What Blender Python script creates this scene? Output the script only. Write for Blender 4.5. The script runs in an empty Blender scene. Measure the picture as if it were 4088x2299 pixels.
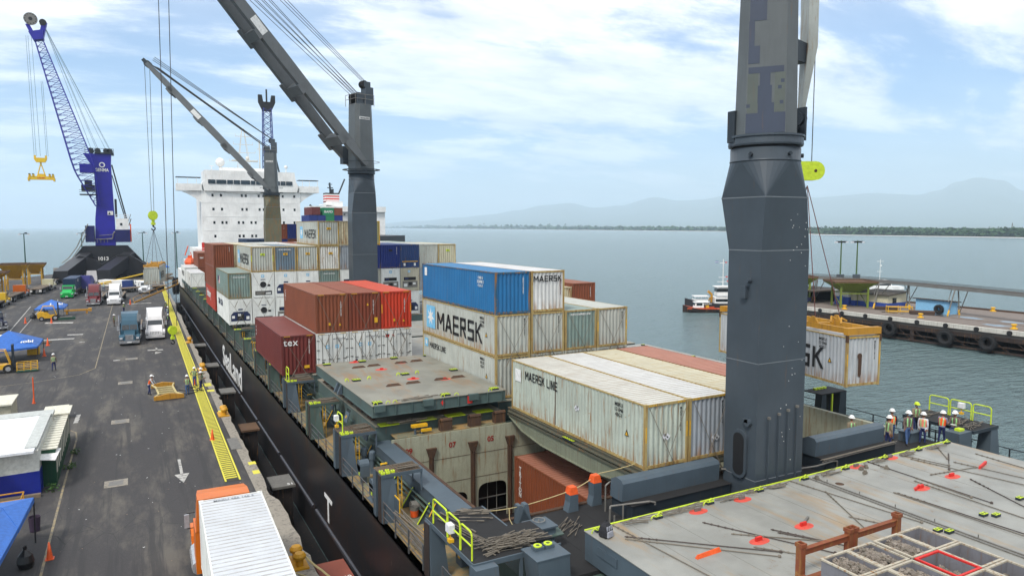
import bpy, bmesh, math, random
from mathutils import Vector, Matrix, noise
random.seed(7)
SC = bpy.context.scene
COL = SC.collection
PI = math.pi
rad = math.radians

# ------------------------------------------------------------ camera, world, sun, exposure
cam_d = bpy.data.cameras.new('camera')
cam = bpy.data.objects.new('camera', cam_d); COL.objects.link(cam)
cam_d.sensor_width = 36.0; cam_d.lens = 24.78; cam_d.clip_start = 0.3; cam_d.clip_end = 60000
_R = Vector((0.88025843, -0.47449226, -0.00148313)); _U = Vector((0.04232148, 0.07539904, 0.99625493)); _F = Vector((0.47260342, 0.87702456, -0.08645185))
_m = Matrix((_R, _U, -_F)).transposed().to_4x4(); _m.translation = Vector((0, 0, 19))
cam.matrix_world = _m
SC.camera = cam

SUN_EL, SUN_AZ = 52.0, 236.0      # azimuth clockwise from +y
w = bpy.data.worlds.new("World"); SC.world = w; w.use_nodes = True
nt = w.node_tree; N = nt.nodes; LK = nt.links; N.clear()
out = N.new('ShaderNodeOutputWorld'); bg = N.new('ShaderNodeBackground'); LK.new(bg.outputs[0], out.inputs[0])
sky = N.new('ShaderNodeTexSky'); sky.sky_type = 'NISHITA'; sky.sun_disc = False
sky.sun_elevation = rad(SUN_EL); sky.sun_rotation = rad(SUN_AZ); sky.altitude = 0; sky.air_density = 1.0; sky.dust_density = 1.6; sky.ozone_density = 1.5
tc = N.new('ShaderNodeTexCoord')
sep = N.new('ShaderNodeSeparateXYZ'); LK.new(tc.outputs['Generated'], sep.inputs[0])
def wmath(op, a, b=None, c=None):
    n = N.new('ShaderNodeMath'); n.operation = op
    for i, v in enumerate((a, b, c)):
        if v is None: continue
        if isinstance(v, (int, float)): n.inputs[i].default_value = v
        else: LK.new(v, n.inputs[i])
    return n.outputs[0]
zz = wmath('ADD', wmath('MAXIMUM', sep.outputs[2], 0.0), 0.16)
comb = N.new('ShaderNodeCombineXYZ')
LK.new(wmath('DIVIDE', sep.outputs[0], zz), comb.inputs[0]); LK.new(wmath('DIVIDE', sep.outputs[1], zz), comb.inputs[1])
mp = N.new('ShaderNodeMapping'); LK.new(comb.outputs[0], mp.inputs[0])
mp.inputs['Rotation'].default_value = (0, 0, rad(24)); mp.inputs['Scale'].default_value = (0.55, 1.0, 1); mp.inputs['Location'].default_value = (1.7, 0.6, 0)
n1 = N.new('ShaderNodeTexNoise'); LK.new(mp.outputs[0], n1.inputs[0]); n1.inputs['Scale'].default_value = 1.0; n1.inputs['Detail'].default_value = 11; n1.inputs['Roughness'].default_value = .62; n1.inputs['Distortion'].default_value = .5
n2 = N.new('ShaderNodeTexNoise'); LK.new(mp.outputs[0], n2.inputs[0]); n2.inputs['Scale'].default_value = 3.2; n2.inputs['Detail'].default_value = 8; n2.inputs['Roughness'].default_value = .62
# more cloud overhead, thin veil near the horizon
el = sep.outputs[2]
cov = wmath('MULTIPLY_ADD', n2.outputs[0], 0.30, wmath('MULTIPLY', n1.outputs[0], .93))
mr = N.new('ShaderNodeMapRange'); LK.new(cov, mr.inputs[0])
mr.inputs[1].default_value = 0.53; mr.inputs[2].default_value = 0.68; mr.interpolation_type = 'SMOOTHSTEP'
up = N.new('ShaderNodeMapRange'); LK.new(el, up.inputs[0]); up.inputs[1].default_value = .18; up.inputs[2].default_value = .42; up.inputs[3].default_value = 0; up.inputs[4].default_value = .75; up.interpolation_type = 'SMOOTHSTEP'
dens = wmath('MINIMUM', wmath('ADD', mr.outputs[0], up.outputs[0]), 1.0)
# veil near horizon
veil = N.new('ShaderNodeMapRange'); LK.new(el, veil.inputs[0]); veil.inputs[1].default_value = 0.0; veil.inputs[2].default_value = .30; veil.inputs[3].default_value = .35; veil.inputs[4].default_value = 1.0
dens = wmath('MULTIPLY', dens, veil.outputs[0])
hz = N.new('ShaderNodeMapRange'); LK.new(el, hz.inputs[0]); hz.inputs[1].default_value = 0; hz.inputs[2].default_value = .24; hz.inputs[3].default_value = .32; hz.inputs[4].default_value = 0
dens = wmath('MAXIMUM', wmath('MULTIPLY_ADD', dens, 0.93, 0.06), hz.outputs[0])
skm = N.new('ShaderNodeMix'); skm.data_type = 'RGBA'; skm.blend_type = 'MULTIPLY'; skm.inputs[0].default_value = 1
LK.new(sky.outputs[0], skm.inputs[6]); skm.inputs[7].default_value = (0.56, 0.87, 1.16, 1)
cl = N.new('ShaderNodeMix'); cl.data_type = 'RGBA'
n3 = N.new('ShaderNodeMix'); n3.data_type = 'RGBA'; cs_ = N.new('ShaderNodeMapRange'); LK.new(n2.outputs[0], cs_.inputs[0]); cs_.inputs[1].default_value = .32; cs_.inputs[2].default_value = .6; LK.new(cs_.outputs[0], n3.inputs[0]); n3.inputs[6].default_value = (5.9, 6.3, 7.1, 1); n3.inputs[7].default_value = (10.5, 10.5, 10.6, 1)
LK.new(dens, cl.inputs[0]); LK.new(skm.outputs[2], cl.inputs[6]); LK.new(n3.outputs[2], cl.inputs[7])
LK.new(cl.outputs[2], bg.inputs[0]); bg.inputs[1].default_value = 0.10

sd = bpy.data.lights.new('sun', 'SUN'); sd.energy = 2.6; sd.angle = rad(13); sd.color = (1, .95, .88)
so = bpy.data.objects.new('sun', sd); COL.objects.link(so)
_d = Vector((math.sin(rad(SUN_AZ)) * math.cos(rad(SUN_EL)), math.cos(rad(SUN_AZ)) * math.cos(rad(SUN_EL)), math.sin(rad(SUN_EL))))
so.rotation_euler = _d.to_track_quat('Z', 'Y').to_euler(); so.location = (0, 0, 60)
SC.view_settings.view_transform = 'Standard'; SC.view_settings.look = 'None'; SC.view_settings.exposure = 0.54; SC.view_settings.gamma = 1
SC.render.engine = 'CYCLES'; SC.cycles.max_bounces = 6; SC.cycles.volume_bounces = 4

# ------------------------------------------------------------ materials
MC = {}
def newmat(name):
    m = bpy.data.materials.new(name); m.use_nodes = True; nt = m.node_tree
    b = nt.nodes['Principled BSDF']
    return m, nt.nodes, nt.links, b
def mixc(n, l, fac, a, b, mode='MIX'):
    x = n.new('ShaderNodeMix'); x.data_type = 'RGBA'; x.blend_type = mode
    for i, v in ((0, fac), (6, a), (7, b)):
        if hasattr(v, 'links'): l.new(v, x.inputs[i])
        elif i == 0: x.inputs[0].default_value = v
        else: x.inputs[i].default_value = (*v, 1) if len(v) == 3 else v
    return x.outputs[2]
def mathn(n, l, op, a, b):
    x = n.new('ShaderNodeMath'); x.operation = op; x.use_clamp = True
    for i, v in enumerate((a, b)):
        if hasattr(v, 'links'): l.new(v, x.inputs[i])
        else: x.inputs[i].default_value = v
    return x.outputs[0]
def ramp(n, l, src, lo, hi):
    x = n.new('ShaderNodeMapRange'); x.interpolation_type = 'SMOOTHSTEP'
    l.new(src, x.inputs[0]); x.inputs[1].default_value = lo; x.inputs[2].default_value = hi
    return x.outputs[0]
def noisen(n, l, vec, scale, det=6, rough=.6):
    x = n.new('ShaderNodeTexNoise'); l.new(vec, x.inputs[0]); x.inputs['Scale'].default_value = scale; x.inputs['Detail'].default_value = det; x.inputs['Roughness'].default_value = rough
    return x.outputs[0]
def coords(n, l, world=False, sc=(1, 1, 1), rot=0):
    t = n.new('ShaderNodeTexCoord'); src = t.outputs['Object']
    if world:
        g = n.new('ShaderNodeNewGeometry'); src = g.outputs['Position']
    oi = n.new('ShaderNodeObjectInfo')
    mp = n.new('ShaderNodeMapping'); l.new(src, mp.inputs[0]); mp.inputs['Scale'].default_value = sc; mp.inputs['Rotation'].default_value = (0, 0, rot)
    if world: return mp.outputs[0]
    a = n.new('ShaderNodeVectorMath'); a.operation = 'MULTIPLY_ADD'
    l.new(mp.outputs[0], a.inputs[0]); a.inputs[1].default_value = (1, 1, 1)
    c = n.new('ShaderNodeMath'); c.operation = 'MULTIPLY'; l.new(oi.outputs['Random'], c.inputs[0]); c.inputs[1].default_value = 40
    cc = n.new('ShaderNodeCombineXYZ'); l.new(c.outputs[0], cc.inputs[0]); l.new(c.outputs[0], cc.inputs[1])
    l.new(cc.outputs[0], a.inputs[2])
    return a.outputs[0]
def paint(name, rgb, rust=.2, rough=.5, dirt=.35, spec=.4, rustc=((.16, .055, .015), (.33, .17, .045)), sc=1.0, dirtc=None):
    """painted steel: tonal patches, run marks and rust spots that stay with the surface"""
    key = (name, rgb, rust, rough, dirt)
    if key in MC: return MC[key]
    rgb = tuple(c ** 1.16 for c in rgb)
    m, n, l, b = newmat(name)
    v = coords(n, l, sc=(sc, sc, sc)); vs = coords(n, l, sc=(4 * sc, 4 * sc, .35 * sc))
    pat = noisen(n, l, v, .55, 5); fine = noisen(n, l, v, 9, 8, .7); st = noisen(n, l, vs, 1.6, 6, .65)
    base = mixc(n, l, ramp(n, l, pat, .3, .7), tuple(c * .88 for c in rgb), tuple(min(1, c * 1.08) for c in rgb))
    dc = dirtc or tuple(c * .42 + .02 for c in rgb)
    dm = mathn(n, l, 'MULTIPLY', ramp(n, l, st, .42, .78), dirt)
    base = mixc(n, l, dm, base, dc)
    dm2 = mathn(n, l, 'MULTIPLY', ramp(n, l, fine, .5, .72), dirt * .5)
    base = mixc(n, l, dm2, base, dc)
    if rust > 0:
        r1 = noisen(n, l, v, 4.5, 10, .78)
        a = mathn(n, l, 'MULTIPLY', ramp(n, l, r1, .70 - .24 * rust, .78 - .22 * rust), mathn(n, l, 'ADD', ramp(n, l, noisen(n, l, v, .8, 3), .4, .65), .15))
        r2 = mathn(n, l, 'MULTIPLY', ramp(n, l, st, .64 - .22 * rust, .84 - .2 * rust), min(1, .4 + rust))
        rm = mathn(n, l, 'MAXIMUM', a, r2)
        if rust > .25 and 'container' in name or 'post_paint' in name:   # runs creeping up from the bottom rail
            t = n.new('ShaderNodeTexCoord'); sx = n.new('ShaderNodeSeparateXYZ'); l.new(t.outputs['Object'], sx.inputs[0])
            lo = ramp(n, l, sx.outputs[2], .95, .12); rm = mathn(n, l, 'MAXIMUM', rm, mathn(n, l, 'MULTIPLY', mathn(n, l, 'MULTIPLY', lo, ramp(n, l, st, .42, .62)), .75))
        rc = mixc(n, l, fine, rustc[0], rustc[1])
        base = mixc(n, l, rm, base, rc)
        rr = mixc(n, l, rm, (rough,) * 3, (.9,) * 3); l.new(rr, b.inputs['Roughness'])
    else: b.inputs['Roughness'].default_value = rough
    l.new(base, b.inputs['Base Color']); b.inputs['Specular IOR Level'].default_value = spec
    bu = n.new('ShaderNodeBump'); bu.inputs['Strength'].default_value = .12; bu.inputs['Distance'].default_value = .02; l.new(pat, bu.inputs['Height']); l.new(bu.outputs[0], b.inputs['Normal'])
    MC[key] = m
    return m
def roofmat(name, rgb, rust=.3, rc=(.22, .12, .045)):
    m, n, l, b = newmat(name); v = coords(n, l); sx = coords(n, l, sc=(.5, 3.3, 1))
    c = mixc(n, l, ramp(n, l, noisen(n, l, v, .6, 4), .3, .7), rgb, tuple(x * .86 for x in rgb))
    c = mixc(n, l, mathn(n, l, 'MULTIPLY', ramp(n, l, noisen(n, l, sx, 1.5, 7, .7), .60 - .2 * rust, .70), min(1, .25 + rust)), c, tuple((x + y) / 2 for x, y in zip(rgb, rc)))
    c = mixc(n, l, mathn(n, l, 'MULTIPLY', ramp(n, l, noisen(n, l, v, 3.2, 9, .78), .68 - .16 * rust, .76 - .1 * rust), .85), c, rc)
    t = n.new('ShaderNodeTexCoord'); sy = n.new('ShaderNodeSeparateXYZ'); l.new(t.outputs['Object'], sy.inputs[0])
    def mm(op, a, k): x = n.new('ShaderNodeMath'); x.operation = op; l.new(a, x.inputs[0]); x.inputs[1].default_value = k; return x.outputs[0]
    gr = mm('GREATER_THAN', mm('FRACT', mm('DIVIDE', mm('SUBTRACT', sy.outputs[1], .07), .3013), 0), .74)   # grime lying in the grooves
    c = mixc(n, l, mathn(n, l, 'MULTIPLY', gr, mathn(n, l, 'ADD', ramp(n, l, noisen(n, l, v, 1.4, 5), .35, .65), .25)), c, tuple(x * .62 + y * .25 for x, y in zip(rgb, rc)))
    l.new(c, b.inputs['Base Color']); b.inputs['Roughness'].default_value = .6; return m
def plain(name, rgb, rough=.6, metal=0, emit=0, spec=.5):
    if ('p', name) in MC: return MC[('p', name)]
    rgb = tuple(c ** 1.1 for c in rgb)
    m, n, l, b = newmat(name)
    v = coords(n, l); f = noisen(n, l, v, 5, 6, .65)
    l.new(mixc(n, l, ramp(n, l, f, .35, .75), rgb, tuple(c * .72 for c in rgb)), b.inputs['Base Color'])
    b.inputs['Roughness'].default_value = rough; b.inputs['Metallic'].default_value = metal; b.inputs['Specular IOR Level'].default_value = spec
    MC[('p', name)] = m
    return m
def glassy(name, rgb):
    m, n, l, b = newmat(name); b.inputs['Base Color'].default_value = (*rgb, 1); b.inputs['Roughness'].default_value = .08; b.inputs['Specular IOR Level'].default_value = .8
    return m

# ------------------------------------------------------------ mesh building
class MB:
    def __init__(s): s.v = []; s.f = []; s.m = []
    def face(s, pts, m=0):
        i = len(s.v); s.v += [tuple(p) for p in pts]; s.f.append(tuple(range(i, i + len(pts)))); s.m.append(m)
    def box(s, x0, y0, z0, x1, y1, z1, m=0, M=None):
        p = [Vector(q) for q in ((x0, y0, z0), (x1, y0, z0), (x1, y1, z0), (x0, y1, z0), (x0, y0, z1), (x1, y0, z1), (x1, y1, z1), (x0, y1, z1))]
        if M is not None: p = [M @ q for q in p]
        i = len(s.v); s.v += [tuple(q) for q in p]
        for f in ((3, 2, 1, 0), (4, 5, 6, 7), (0, 1, 5, 4), (1, 2, 6, 5), (2, 3, 7, 6), (3, 0, 4, 7)):
            s.f.append(tuple(i + k for k in f)); s.m.append(m)
        return s
    def hexa(s, a, b, m=0):
        """a, b: bottom and top quads (4 pts each, ccw)"""
        i = len(s.v); s.v += [tuple(q) for q in list(a) + list(b)]
        for f in ((3, 2, 1, 0), (4, 5, 6, 7), (0, 1, 5, 4), (1, 2, 6, 5), (2, 3, 7, 6), (3, 0, 4, 7)):
            s.f.append(tuple(i + k for k in f)); s.m.append(m)
        return s
    def beam(s, p, q, wx, wy=None, m=0, up=(0, 0, 1)):
        wy = wx if wy is None else wy
        p, q = Vector(p), Vector(q); d = (q - p).normalized(); u = Vector(up)
        if abs(d.dot(u)) > .98: u = Vector((0, 1, 0))
        a = d.cross(u).normalized() * wx / 2; b = a.cross(d).normalized() * wy / 2
        return s.hexa([p - a - b, p + a - b, p + a + b, p - a + b][::-1], [q - a - b, q + a - b, q + a + b, q - a + b][::-1], m)
    def tube(s, p, q, r, n=8, m=0, r2=None, cap=True):
        r2 = r if r2 is None else r2
        p, q = Vector(p), Vector(q); d = (q - p).normalized()
        u = Vector((0, 0, 1)) if abs(d.z) < .9 else Vector((1, 0, 0))
        a = d.cross(u).normalized(); b = d.cross(a)
        i = len(s.v)
        for k in range(n):
            t = 2 * PI * k / n; e = a * math.cos(t) + b * math.sin(t)
            s.v.append(tuple(p + e * r)); s.v.append(tuple(q + e * r2))
        for k in range(n):
            j = (k + 1) % n
            s.f.append((i + 2 * k, i + 2 * k + 1, i + 2 * j + 1, i + 2 * j)); s.m.append(m)
        if cap:
            s.f.append(tuple(i + 2 * k for k in range(n))); s.m.append(m)
            s.f.append(tuple(i + 2 * k + 1 for k in reversed(range(n)))); s.m.append(m)
        return s
    def path(s, pts, r, n=6, m=0):
        for a, b in zip(pts, pts[1:]): s.tube(a, b, r, n, m)
        return s
    def ring(s, prof, cx, cy, n=24, m=0, flip=False, a0=0, a1=2 * PI):
        """lathe: prof list of (r,z)"""
        i = len(s.v); full = abs(a1 - a0 - 2 * PI) < 1e-6; k_ = n if full else n + 1
        for k in range(k_):
            t = a0 + (a1 - a0) * k / n
            for r, z in prof: s.v.append((cx + r * math.cos(t), cy + r * math.sin(t), z))
        L = len(prof)
        for k in range(n):
            j = (k + 1) % k_
            for q in range(L - 1):
                f = (i + k * L + q, i + j * L + q, i + j * L + q + 1, i + k * L + q + 1)
                s.f.append(f[::-1] if flip else f); s.m.append(m)
        return s
    def prism(s, poly, axis, a, b, m=0):
        """poly: 2D points; axis 'x': (y,z), 'y': (x,z), 'z': (x,y)"""
        def P(u, v, t): return {'x': (t, u, v), 'y': (u, t, v), 'z': (u, v, t)}[axis]
        i = len(s.v); n = len(poly)
        s.v += [P(u, v, a) for u, v in poly] + [P(u, v, b) for u, v in poly]
        s.f.append(tuple(range(i, i + n))); s.m.append(m); s.f.append(tuple(range(i + 2 * n - 1, i + n - 1, -1))); s.m.append(m)
        for k in range(n):
            j = (k + 1) % n; s.f.append((i + k, i + n + k, i + n + j, i + j)); s.m.append(m)
        return s
    def sphere(s, c, r, n=10, m=0, sz=1, half=False):
        k = n // 2; prof = []
        for q in range(k + 1):
            t = -PI / 2 + PI * q / k
            if half and t < -1e-6: continue
            prof.append((max(1e-4, r * math.cos(t)), c[2] + r * sz * math.sin(t)))
        return s.ring(prof, c[0], c[1], n, m)
    def mesh(s, name, mats=(), smooth=False):
        me = bpy.data.meshes.new(name); me.from_pydata(s.v, [], s.f)
        for x in mats: me.materials.append(x)
        if len(mats) > 1: me.polygons.foreach_set('material_index', s.m)
        bm = bmesh.new(); bm.from_mesh(me); bmesh.ops.recalc_face_normals(bm, faces=bm.faces) if len(bm.faces) < 60000 else None; bm.to_mesh(me); bm.free()
        if smooth: me.polygons.foreach_set('use_smooth', [True] * len(me.polygons))
        me.update(); return me
def tag(o, label=None, cat=None, group=None, kind=None):
    if label: o['label'] = label
    if cat: o['category'] = cat
    if group: o['group'] = group
    if kind: o['kind'] = kind
    return o
def link(name, me, parent=None, loc=(0, 0, 0), rz=0, label=None):
    o = bpy.data.objects.new(name, me); COL.objects.link(o); o.location = loc; o.rotation_euler = (0, 0, rz)
    if parent is not None: o.parent = parent
    if label: o['label'] = label
    return o
def part(name, mb, mats, parent=None, loc=(0, 0, 0), rz=0, label=None, smooth=False):
    if not isinstance(mats, (list, tuple)): mats = [mats]
    me = mb.mesh(name, mats, smooth) if isinstance(mb, MB) else mb
    return link(name, me, parent, loc, rz, label)
def thing(name, label, cat, loc=(0, 0, 0), rz=0, group=None):
    o = bpy.data.objects.new(name, None); COL.objects.link(o); o.empty_display_size = .2
    o.location = loc; o.rotation_euler = (0, 0, rz)
    return tag(o, label, cat, group)
def single(name, mb, mats, label, cat, loc=(0, 0, 0), rz=0, group=None, smooth=False):
    return tag(part(name, mb, mats, None, loc, rz, smooth=smooth), label, cat, group)
def struct(name, mb, mats, smooth=False):
    return tag(part(name, mb, mats, smooth=smooth), kind='structure')
KIDS = {}
def copy_tree(o, loc=None, rz=None, label=None, parent=None, kids=None):
    c = o.copy(); COL.objects.link(c)
    if parent is not None: c.parent = parent
    if loc is not None: c.location = loc
    if rz is not None: c.rotation_euler = (0, 0, rz)
    if label: c['label'] = label
    for k in list(o.children): copy_tree(k, parent=c)
    return c
TXT = {}
def text_mesh(s, size=1.0, bold=.02, extrude=.004, width=None, stretch=1.0, spacing=1.0, vertical=False):
    key = (s, size, bold, extrude, width, stretch, spacing, vertical)
    if key in TXT: return TXT[key]
    cu = bpy.data.curves.new('t', 'FONT'); cu.body = '\n'.join(s) if vertical else s
    cu.size = size; cu.offset = bold * size; cu.extrude = extrude; cu.align_x = 'CENTER'; cu.align_y = 'CENTER'; cu.space_character = spacing
    if vertical: cu.space_line = .76
    cu.resolution_u = 3
    o = bpy.data.objects.new('t', cu); COL.objects.link(o)
    dg = bpy.context.evaluated_depsgraph_get(); me = bpy.data.meshes.new_from_object(o.evaluated_get(dg))
    bpy.data.objects.remove(o)
    xs = [v.co.x for v in me.vertices] or [0, 1]; ys = [v.co.y for v in me.vertices] or [0, 1]
    cx, cy = (min(xs) + max(xs)) / 2, (min(ys) + max(ys)) / 2
    k = (width / (max(xs) - min(xs))) if width else 1.0
    for v in me.vertices: v.co.x = (v.co.x - cx) * k; v.co.y = (v.co.y - cy) * stretch
    TXT[key] = me
    return me
def lettering(s, mat, loc, facing, parent, size=1.0, name='lettering', **kw):
    """facing '-y' or '-x' : readable from that side; 'z' flat, seen from above with +y up"""
    me = text_mesh(s, size, **kw)
    me2 = me.copy(); me2.materials.clear(); me2.materials.append(mat)
    o = link(name, me2, parent, loc)
    o.rotation_euler = {'-y': (PI / 2, 0, 0), '-x': (PI / 2, 0, -PI / 2), 'z': (0, 0, 0), '+y': (PI / 2, 0, PI)}.get(facing, facing)
    return o

GL = {'M': [(0, 0, 0, 1), (0, 1, .42, .35), (.42, .35, .84, 1), (.84, 1, .84, 0)], 'A': [(0, 0, .38, 1), (.38, 1, .76, 0), (.17, .3, .6, .3)], 'E': [(0, 0, 0, 1), (0, .95, .58, .95), (0, .5, .54, .5), (0, .05, .58, .05)],
      'R': [(0, 0, 0, 1), (0, .95, .56, .95), (.56, .95, .56, .5), (0, .5, .56, .5), (.3, .5, .62, 0)], 'S': [(.6, .95, .02, .95), (.02, .95, .02, .5), (.02, .5, .6, .5), (.6, .5, .6, .05), (.6, .05, 0, .05)], 'K': [(0, 0, 0, 1), (.06, .45, .58, 1), (.2, .56, .64, 0)],
      'L': [(0, 0, 0, 1), (0, .05, .54, .05)], 'I': [(0, 0, 0, 1)], 'N': [(0, 0, 0, 1), (0, 1, .58, 0), (.58, 0, .58, 1)]}
GW = {'M': .84, 'A': .76, 'I': 0, 'L': .54, ' ': .1}
def block(s, mat, loc, facing, parent, size, width, st=.17):
    """broad stencil capitals built from bars"""
    g = MB(); x = 0
    for ch in s:
        for (a, b, c, d) in GL.get(ch, []):
            p, q = Vector((a, b, 0)), Vector((c, d, 0)); u = (q - p).normalized(); e = .0 if abs(u.y) > .9 else .0
            n = Vector((-u.y, u.x, 0)) * st / 2
            if abs(u.x) > .99: p -= u * st * .5; q += u * st * .5
            if abs(u.y) < .99 and abs(u.x) < .99: n = Vector((st * .62, 0, 0)) if u.x * u.y < 0 else Vector((-st * .62, 0, 0))
            P = [p - n, q - n, q + n, p + n]
            g.hexa([(x + k.x, k.y, 0) for k in P], [(x + k.x, k.y, .006) for k in P])
        x += GW.get(ch, .62) + .34
    x -= .34; k = width / x
    g.v = [((v[0] - x / 2) * k, (v[1] - .5) * size, v[2]) for v in g.v]
    o = link('lettering', g.mesh('lettering', [mat]), parent, loc); o.rotation_euler = {'-y': (PI / 2, 0, 0), '-x': (PI / 2, 0, -PI / 2)}.get(facing, facing); return o

# palette
WHITE = (.62, .64, .62)
M_black = plain('black_marking', (.012, .012, .014), .6)
M_white = plain('white_marking', (.75, .75, .73), .6)
M_yel = plain('yellow_paint', (.72, .42, .02), .5)
M_lime = plain('lime_yellow_paint', (.55, .68, .03), .5)
M_orange = plain('orange_paint', (.75, .12, .02), .5)
M_red = plain('red_paint', (.62, .03, .02), .6)
M_rust = paint('rusty_steel', (.085, .05, .032), .7, .85, rustc=((.06, .028, .014), (.16, .075, .03)))
M_steel = plain('dull_steel', (.22, .21, .19), .55, .3)
M_dark = plain('dark_rubber', (.018, .018, .02), .8)
M_rope = plain('wire_rope', (.05, .05, .055), .7)
M_fibre = plain('fibre_rope', (.5, .42, .22), .9)
M_rod = plain('weathered_lashing_steel', (.20, .175, .14), .7, .2)
M_grey = paint('ship_grey_paint', (.095, .125, .15), .12, .5, .3)
M_greyd = paint('dark_grey_ship_paint', (.03, .042, .054), .1, .5, .3)
M_greyg = paint('green_grey_ship_paint', (.085, .125, .11), .35, .55, .5)
M_crane = paint('crane_grey_paint', (.070, .087, .104), .06, .42, .25)
M_crane2 = paint('worn_crane_grey_paint', (.15, .16, .165), .16, .5, .35)
M_blackgrate = plain('black_deck_coating', (.014, .014, .015), .85)
M_glass = glassy('dark_window_glass', (.012, .018, .022))
M_skyblue = plain('light_blue_logo_paint', (.20, .50, .72), .6)
M_navy = plain('navy_panel', (.012, .025, .09), .5)
# ------------------------------------------------------------ shipping containers
CW = 2.438
def corr_strip(a0, a1, pitch, depth):
    """trapezoid wave: list of (along, offset)"""
    n = max(2, round((a1 - a0) / pitch)); p = (a1 - a0) / n; o = []
    for k in range(n):
        b = a0 + k * p
        o += [(b, 0), (b + .26 * p, 0), (b + .5 * p, depth), (b + .76 * p, depth)]
    o.append((a1, 0)); return o
CM = {}
def cmesh(kind, L, h):
    key = (kind, L, h)
    if key in CM: return CM[key]
    b = MB(); W = CW
    if kind == 'frame':
        for x in (0, W - .13):
            for y in (0, L - .13): b.box(x, y, .11, x + .13, y + .13, h - .11)
        for x in (0, W - .178):
            for y in (-.004, L - .162):
                for z in (0, h - .118): b.box(x - .003, y, z, x + .181, y + .166, z + .118)
        for x in (.012, W - .072): b.box(x, .17, .03, x + .06, L - .17, .16); b.box(x, .17, h - .085, x + .06, L - .17, h - .012)
        for y in (.012, L - .072): b.box(.18, y, .03, W - .18, y + .06, .17); b.box(.18, y, h - .12, W - .18, y + .06, h - .012)
        for y in (2.2, L - 2.5): b.box(.075, y, .02, W - .075, y + .3, .1)
    elif kind == 'side_panel':
        z0, z1 = .16, h - .085; pts = corr_strip(.13, L - .13, .278, .038); i = len(b.v)
        for t, o in pts: b.v += [(.02 + o, t, z0), (.02 + o, t, z1)]
        for k in range(len(pts) - 1): b.f.append((2 * k, 2 * k + 1, 2 * k + 3, 2 * k + 2)); b.m.append(0)
    elif kind == 'far_side_panel':
        z0, z1 = .16, h - .085; pts = corr_strip(.13, L - .13, .278, .038)
        for t, o in pts: b.v += [(W - .02 - o, t, z0), (W - .02 - o, t, z1)]
        for k in range(len(pts) - 1): b.f.append((2 * k, 2 * k + 2, 2 * k + 3, 2 * k + 1)); b.m.append(0)
    elif kind == 'smooth_side':
        b.box(.015, .13, .16, .05, L - .13, h - .085)
    elif kind == 'end_panel':
        z0, z1 = .17, h - .12; pts = corr_strip(.13, W - .13, .272, .055)
        for t, o in pts: b.v += [(t, .03 + o, z0), (t, .03 + o, z1)]
        for k in range(len(pts) - 1): b.f.append((2 * k, 2 * k + 2, 2 * k + 3, 2 * k + 1)); b.m.append(0)
    elif kind == 'roof_panel':
        pts = []; n = round((L - .14) / .3); p = (L - .14) / n; dd = .045
        for k in range(n): t = .07 + k * p; pts += [(t, 0), (t + .7 * p, 0), (t + .78 * p, dd), (t + .92 * p, dd)]
        pts.append((L - .07, 0))
        for t, o in pts: b.v += [(.07, t, h - .014 - o), (W - .07, t, h - .014 - o)]
        for k in range(len(pts) - 1): b.f.append((2 * k, 2 * k + 1, 2 * k + 3, 2 * k + 2)); b.m.append(0)
    elif kind == 'floor':
        b.box(.07, .07, .12, W - .07, L - .07, .16)
    elif kind == 'rear_panel':
        b.box(.13, L - .07, .17, W - .13, L - .03, h - .12)
    elif kind == 'door':
        b.box(.13, .03, .17, W / 2 - .01, .07, h - .12); b.box(W / 2 - .01, .045, .17, W / 2 + .01, .055, h - .12, 0)
    me = b.mesh(kind); me.materials.append(None); CM[key] = me; return me
def setmat(o, m):
    o.material_slots[0].link = 'OBJECT'; o.material_slots[0].material = m; return o
FR = ((.13, .075, .03), (.30, .20, .08))
def mats_for(name, rgb, rust, frame=None, roof=None):
    body = paint(name, rgb, rust, .5, .3 + rust * .35)
    fr = frame or paint(name + '_frame', rgb, min(1, rust * 1.5 + .12), .6, .5, rustc=FR)
    rf = roof or roofmat(name + '_roof', tuple(min(.58, c * 1.02) for c in rgb), rust)
    return body, fr, rf
C_GREY = mats_for('pale_grey_container_paint', (.44, .455, .415), .40)
C_GREYD = mats_for('weathered_pale_green_container_paint', (.45, .49, .43), .52, roof=roofmat('rust_stained_white_roof', (.50, .49, .44), .6))
C_GREYV = mats_for('faded_lilac_grey_container_paint', (.33, .36, .39), .42, roof=roofmat('bright_white_roof', (.54, .54, .52), .3))
C_WHITE = mats_for('white_reefer_paint', (.70, .71, .68), .12)
C_BEIGE = mats_for('beige_reefer_paint', (.50, .47, .37), .32)
C_BROWN = mats_for('brown_container_paint', (.235, .078, .036), .08)
C_MAROON = mats_for('maroon_container_paint', (.165, .034, .028), .02)
C_RED = mats_for('orange_red_container_paint', (.50, .055, .02), .02)
C_OXIDE = mats_for('oxide_orange_container_paint', (.235, .078, .036), .22, roof=roofmat('salmon_faded_roof', (.36, .15, .10), .35))
C_BLUE = mats_for('mid_blue_container_paint', (.022, .17, .36), .18)
C_DBLUE = mats_for('deep_blue_container_paint', (.015, .04, .21), .14)
C_TEAL = mats_for('green_grey_container_paint', (.22, .29, .265), .42)
C_RUSTY = mats_for('rust_streaked_cream_container_paint', (.55, .50, .36), .75)
C_GREEN = mats_for('green_container_paint', (.02, .24, .11), .08)
C_NAVY = mats_for('navy_container_paint', (.02, .05, .11), .1)
M_diam = plain('hazard_label_white', (.7, .7, .72), .6)
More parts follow.
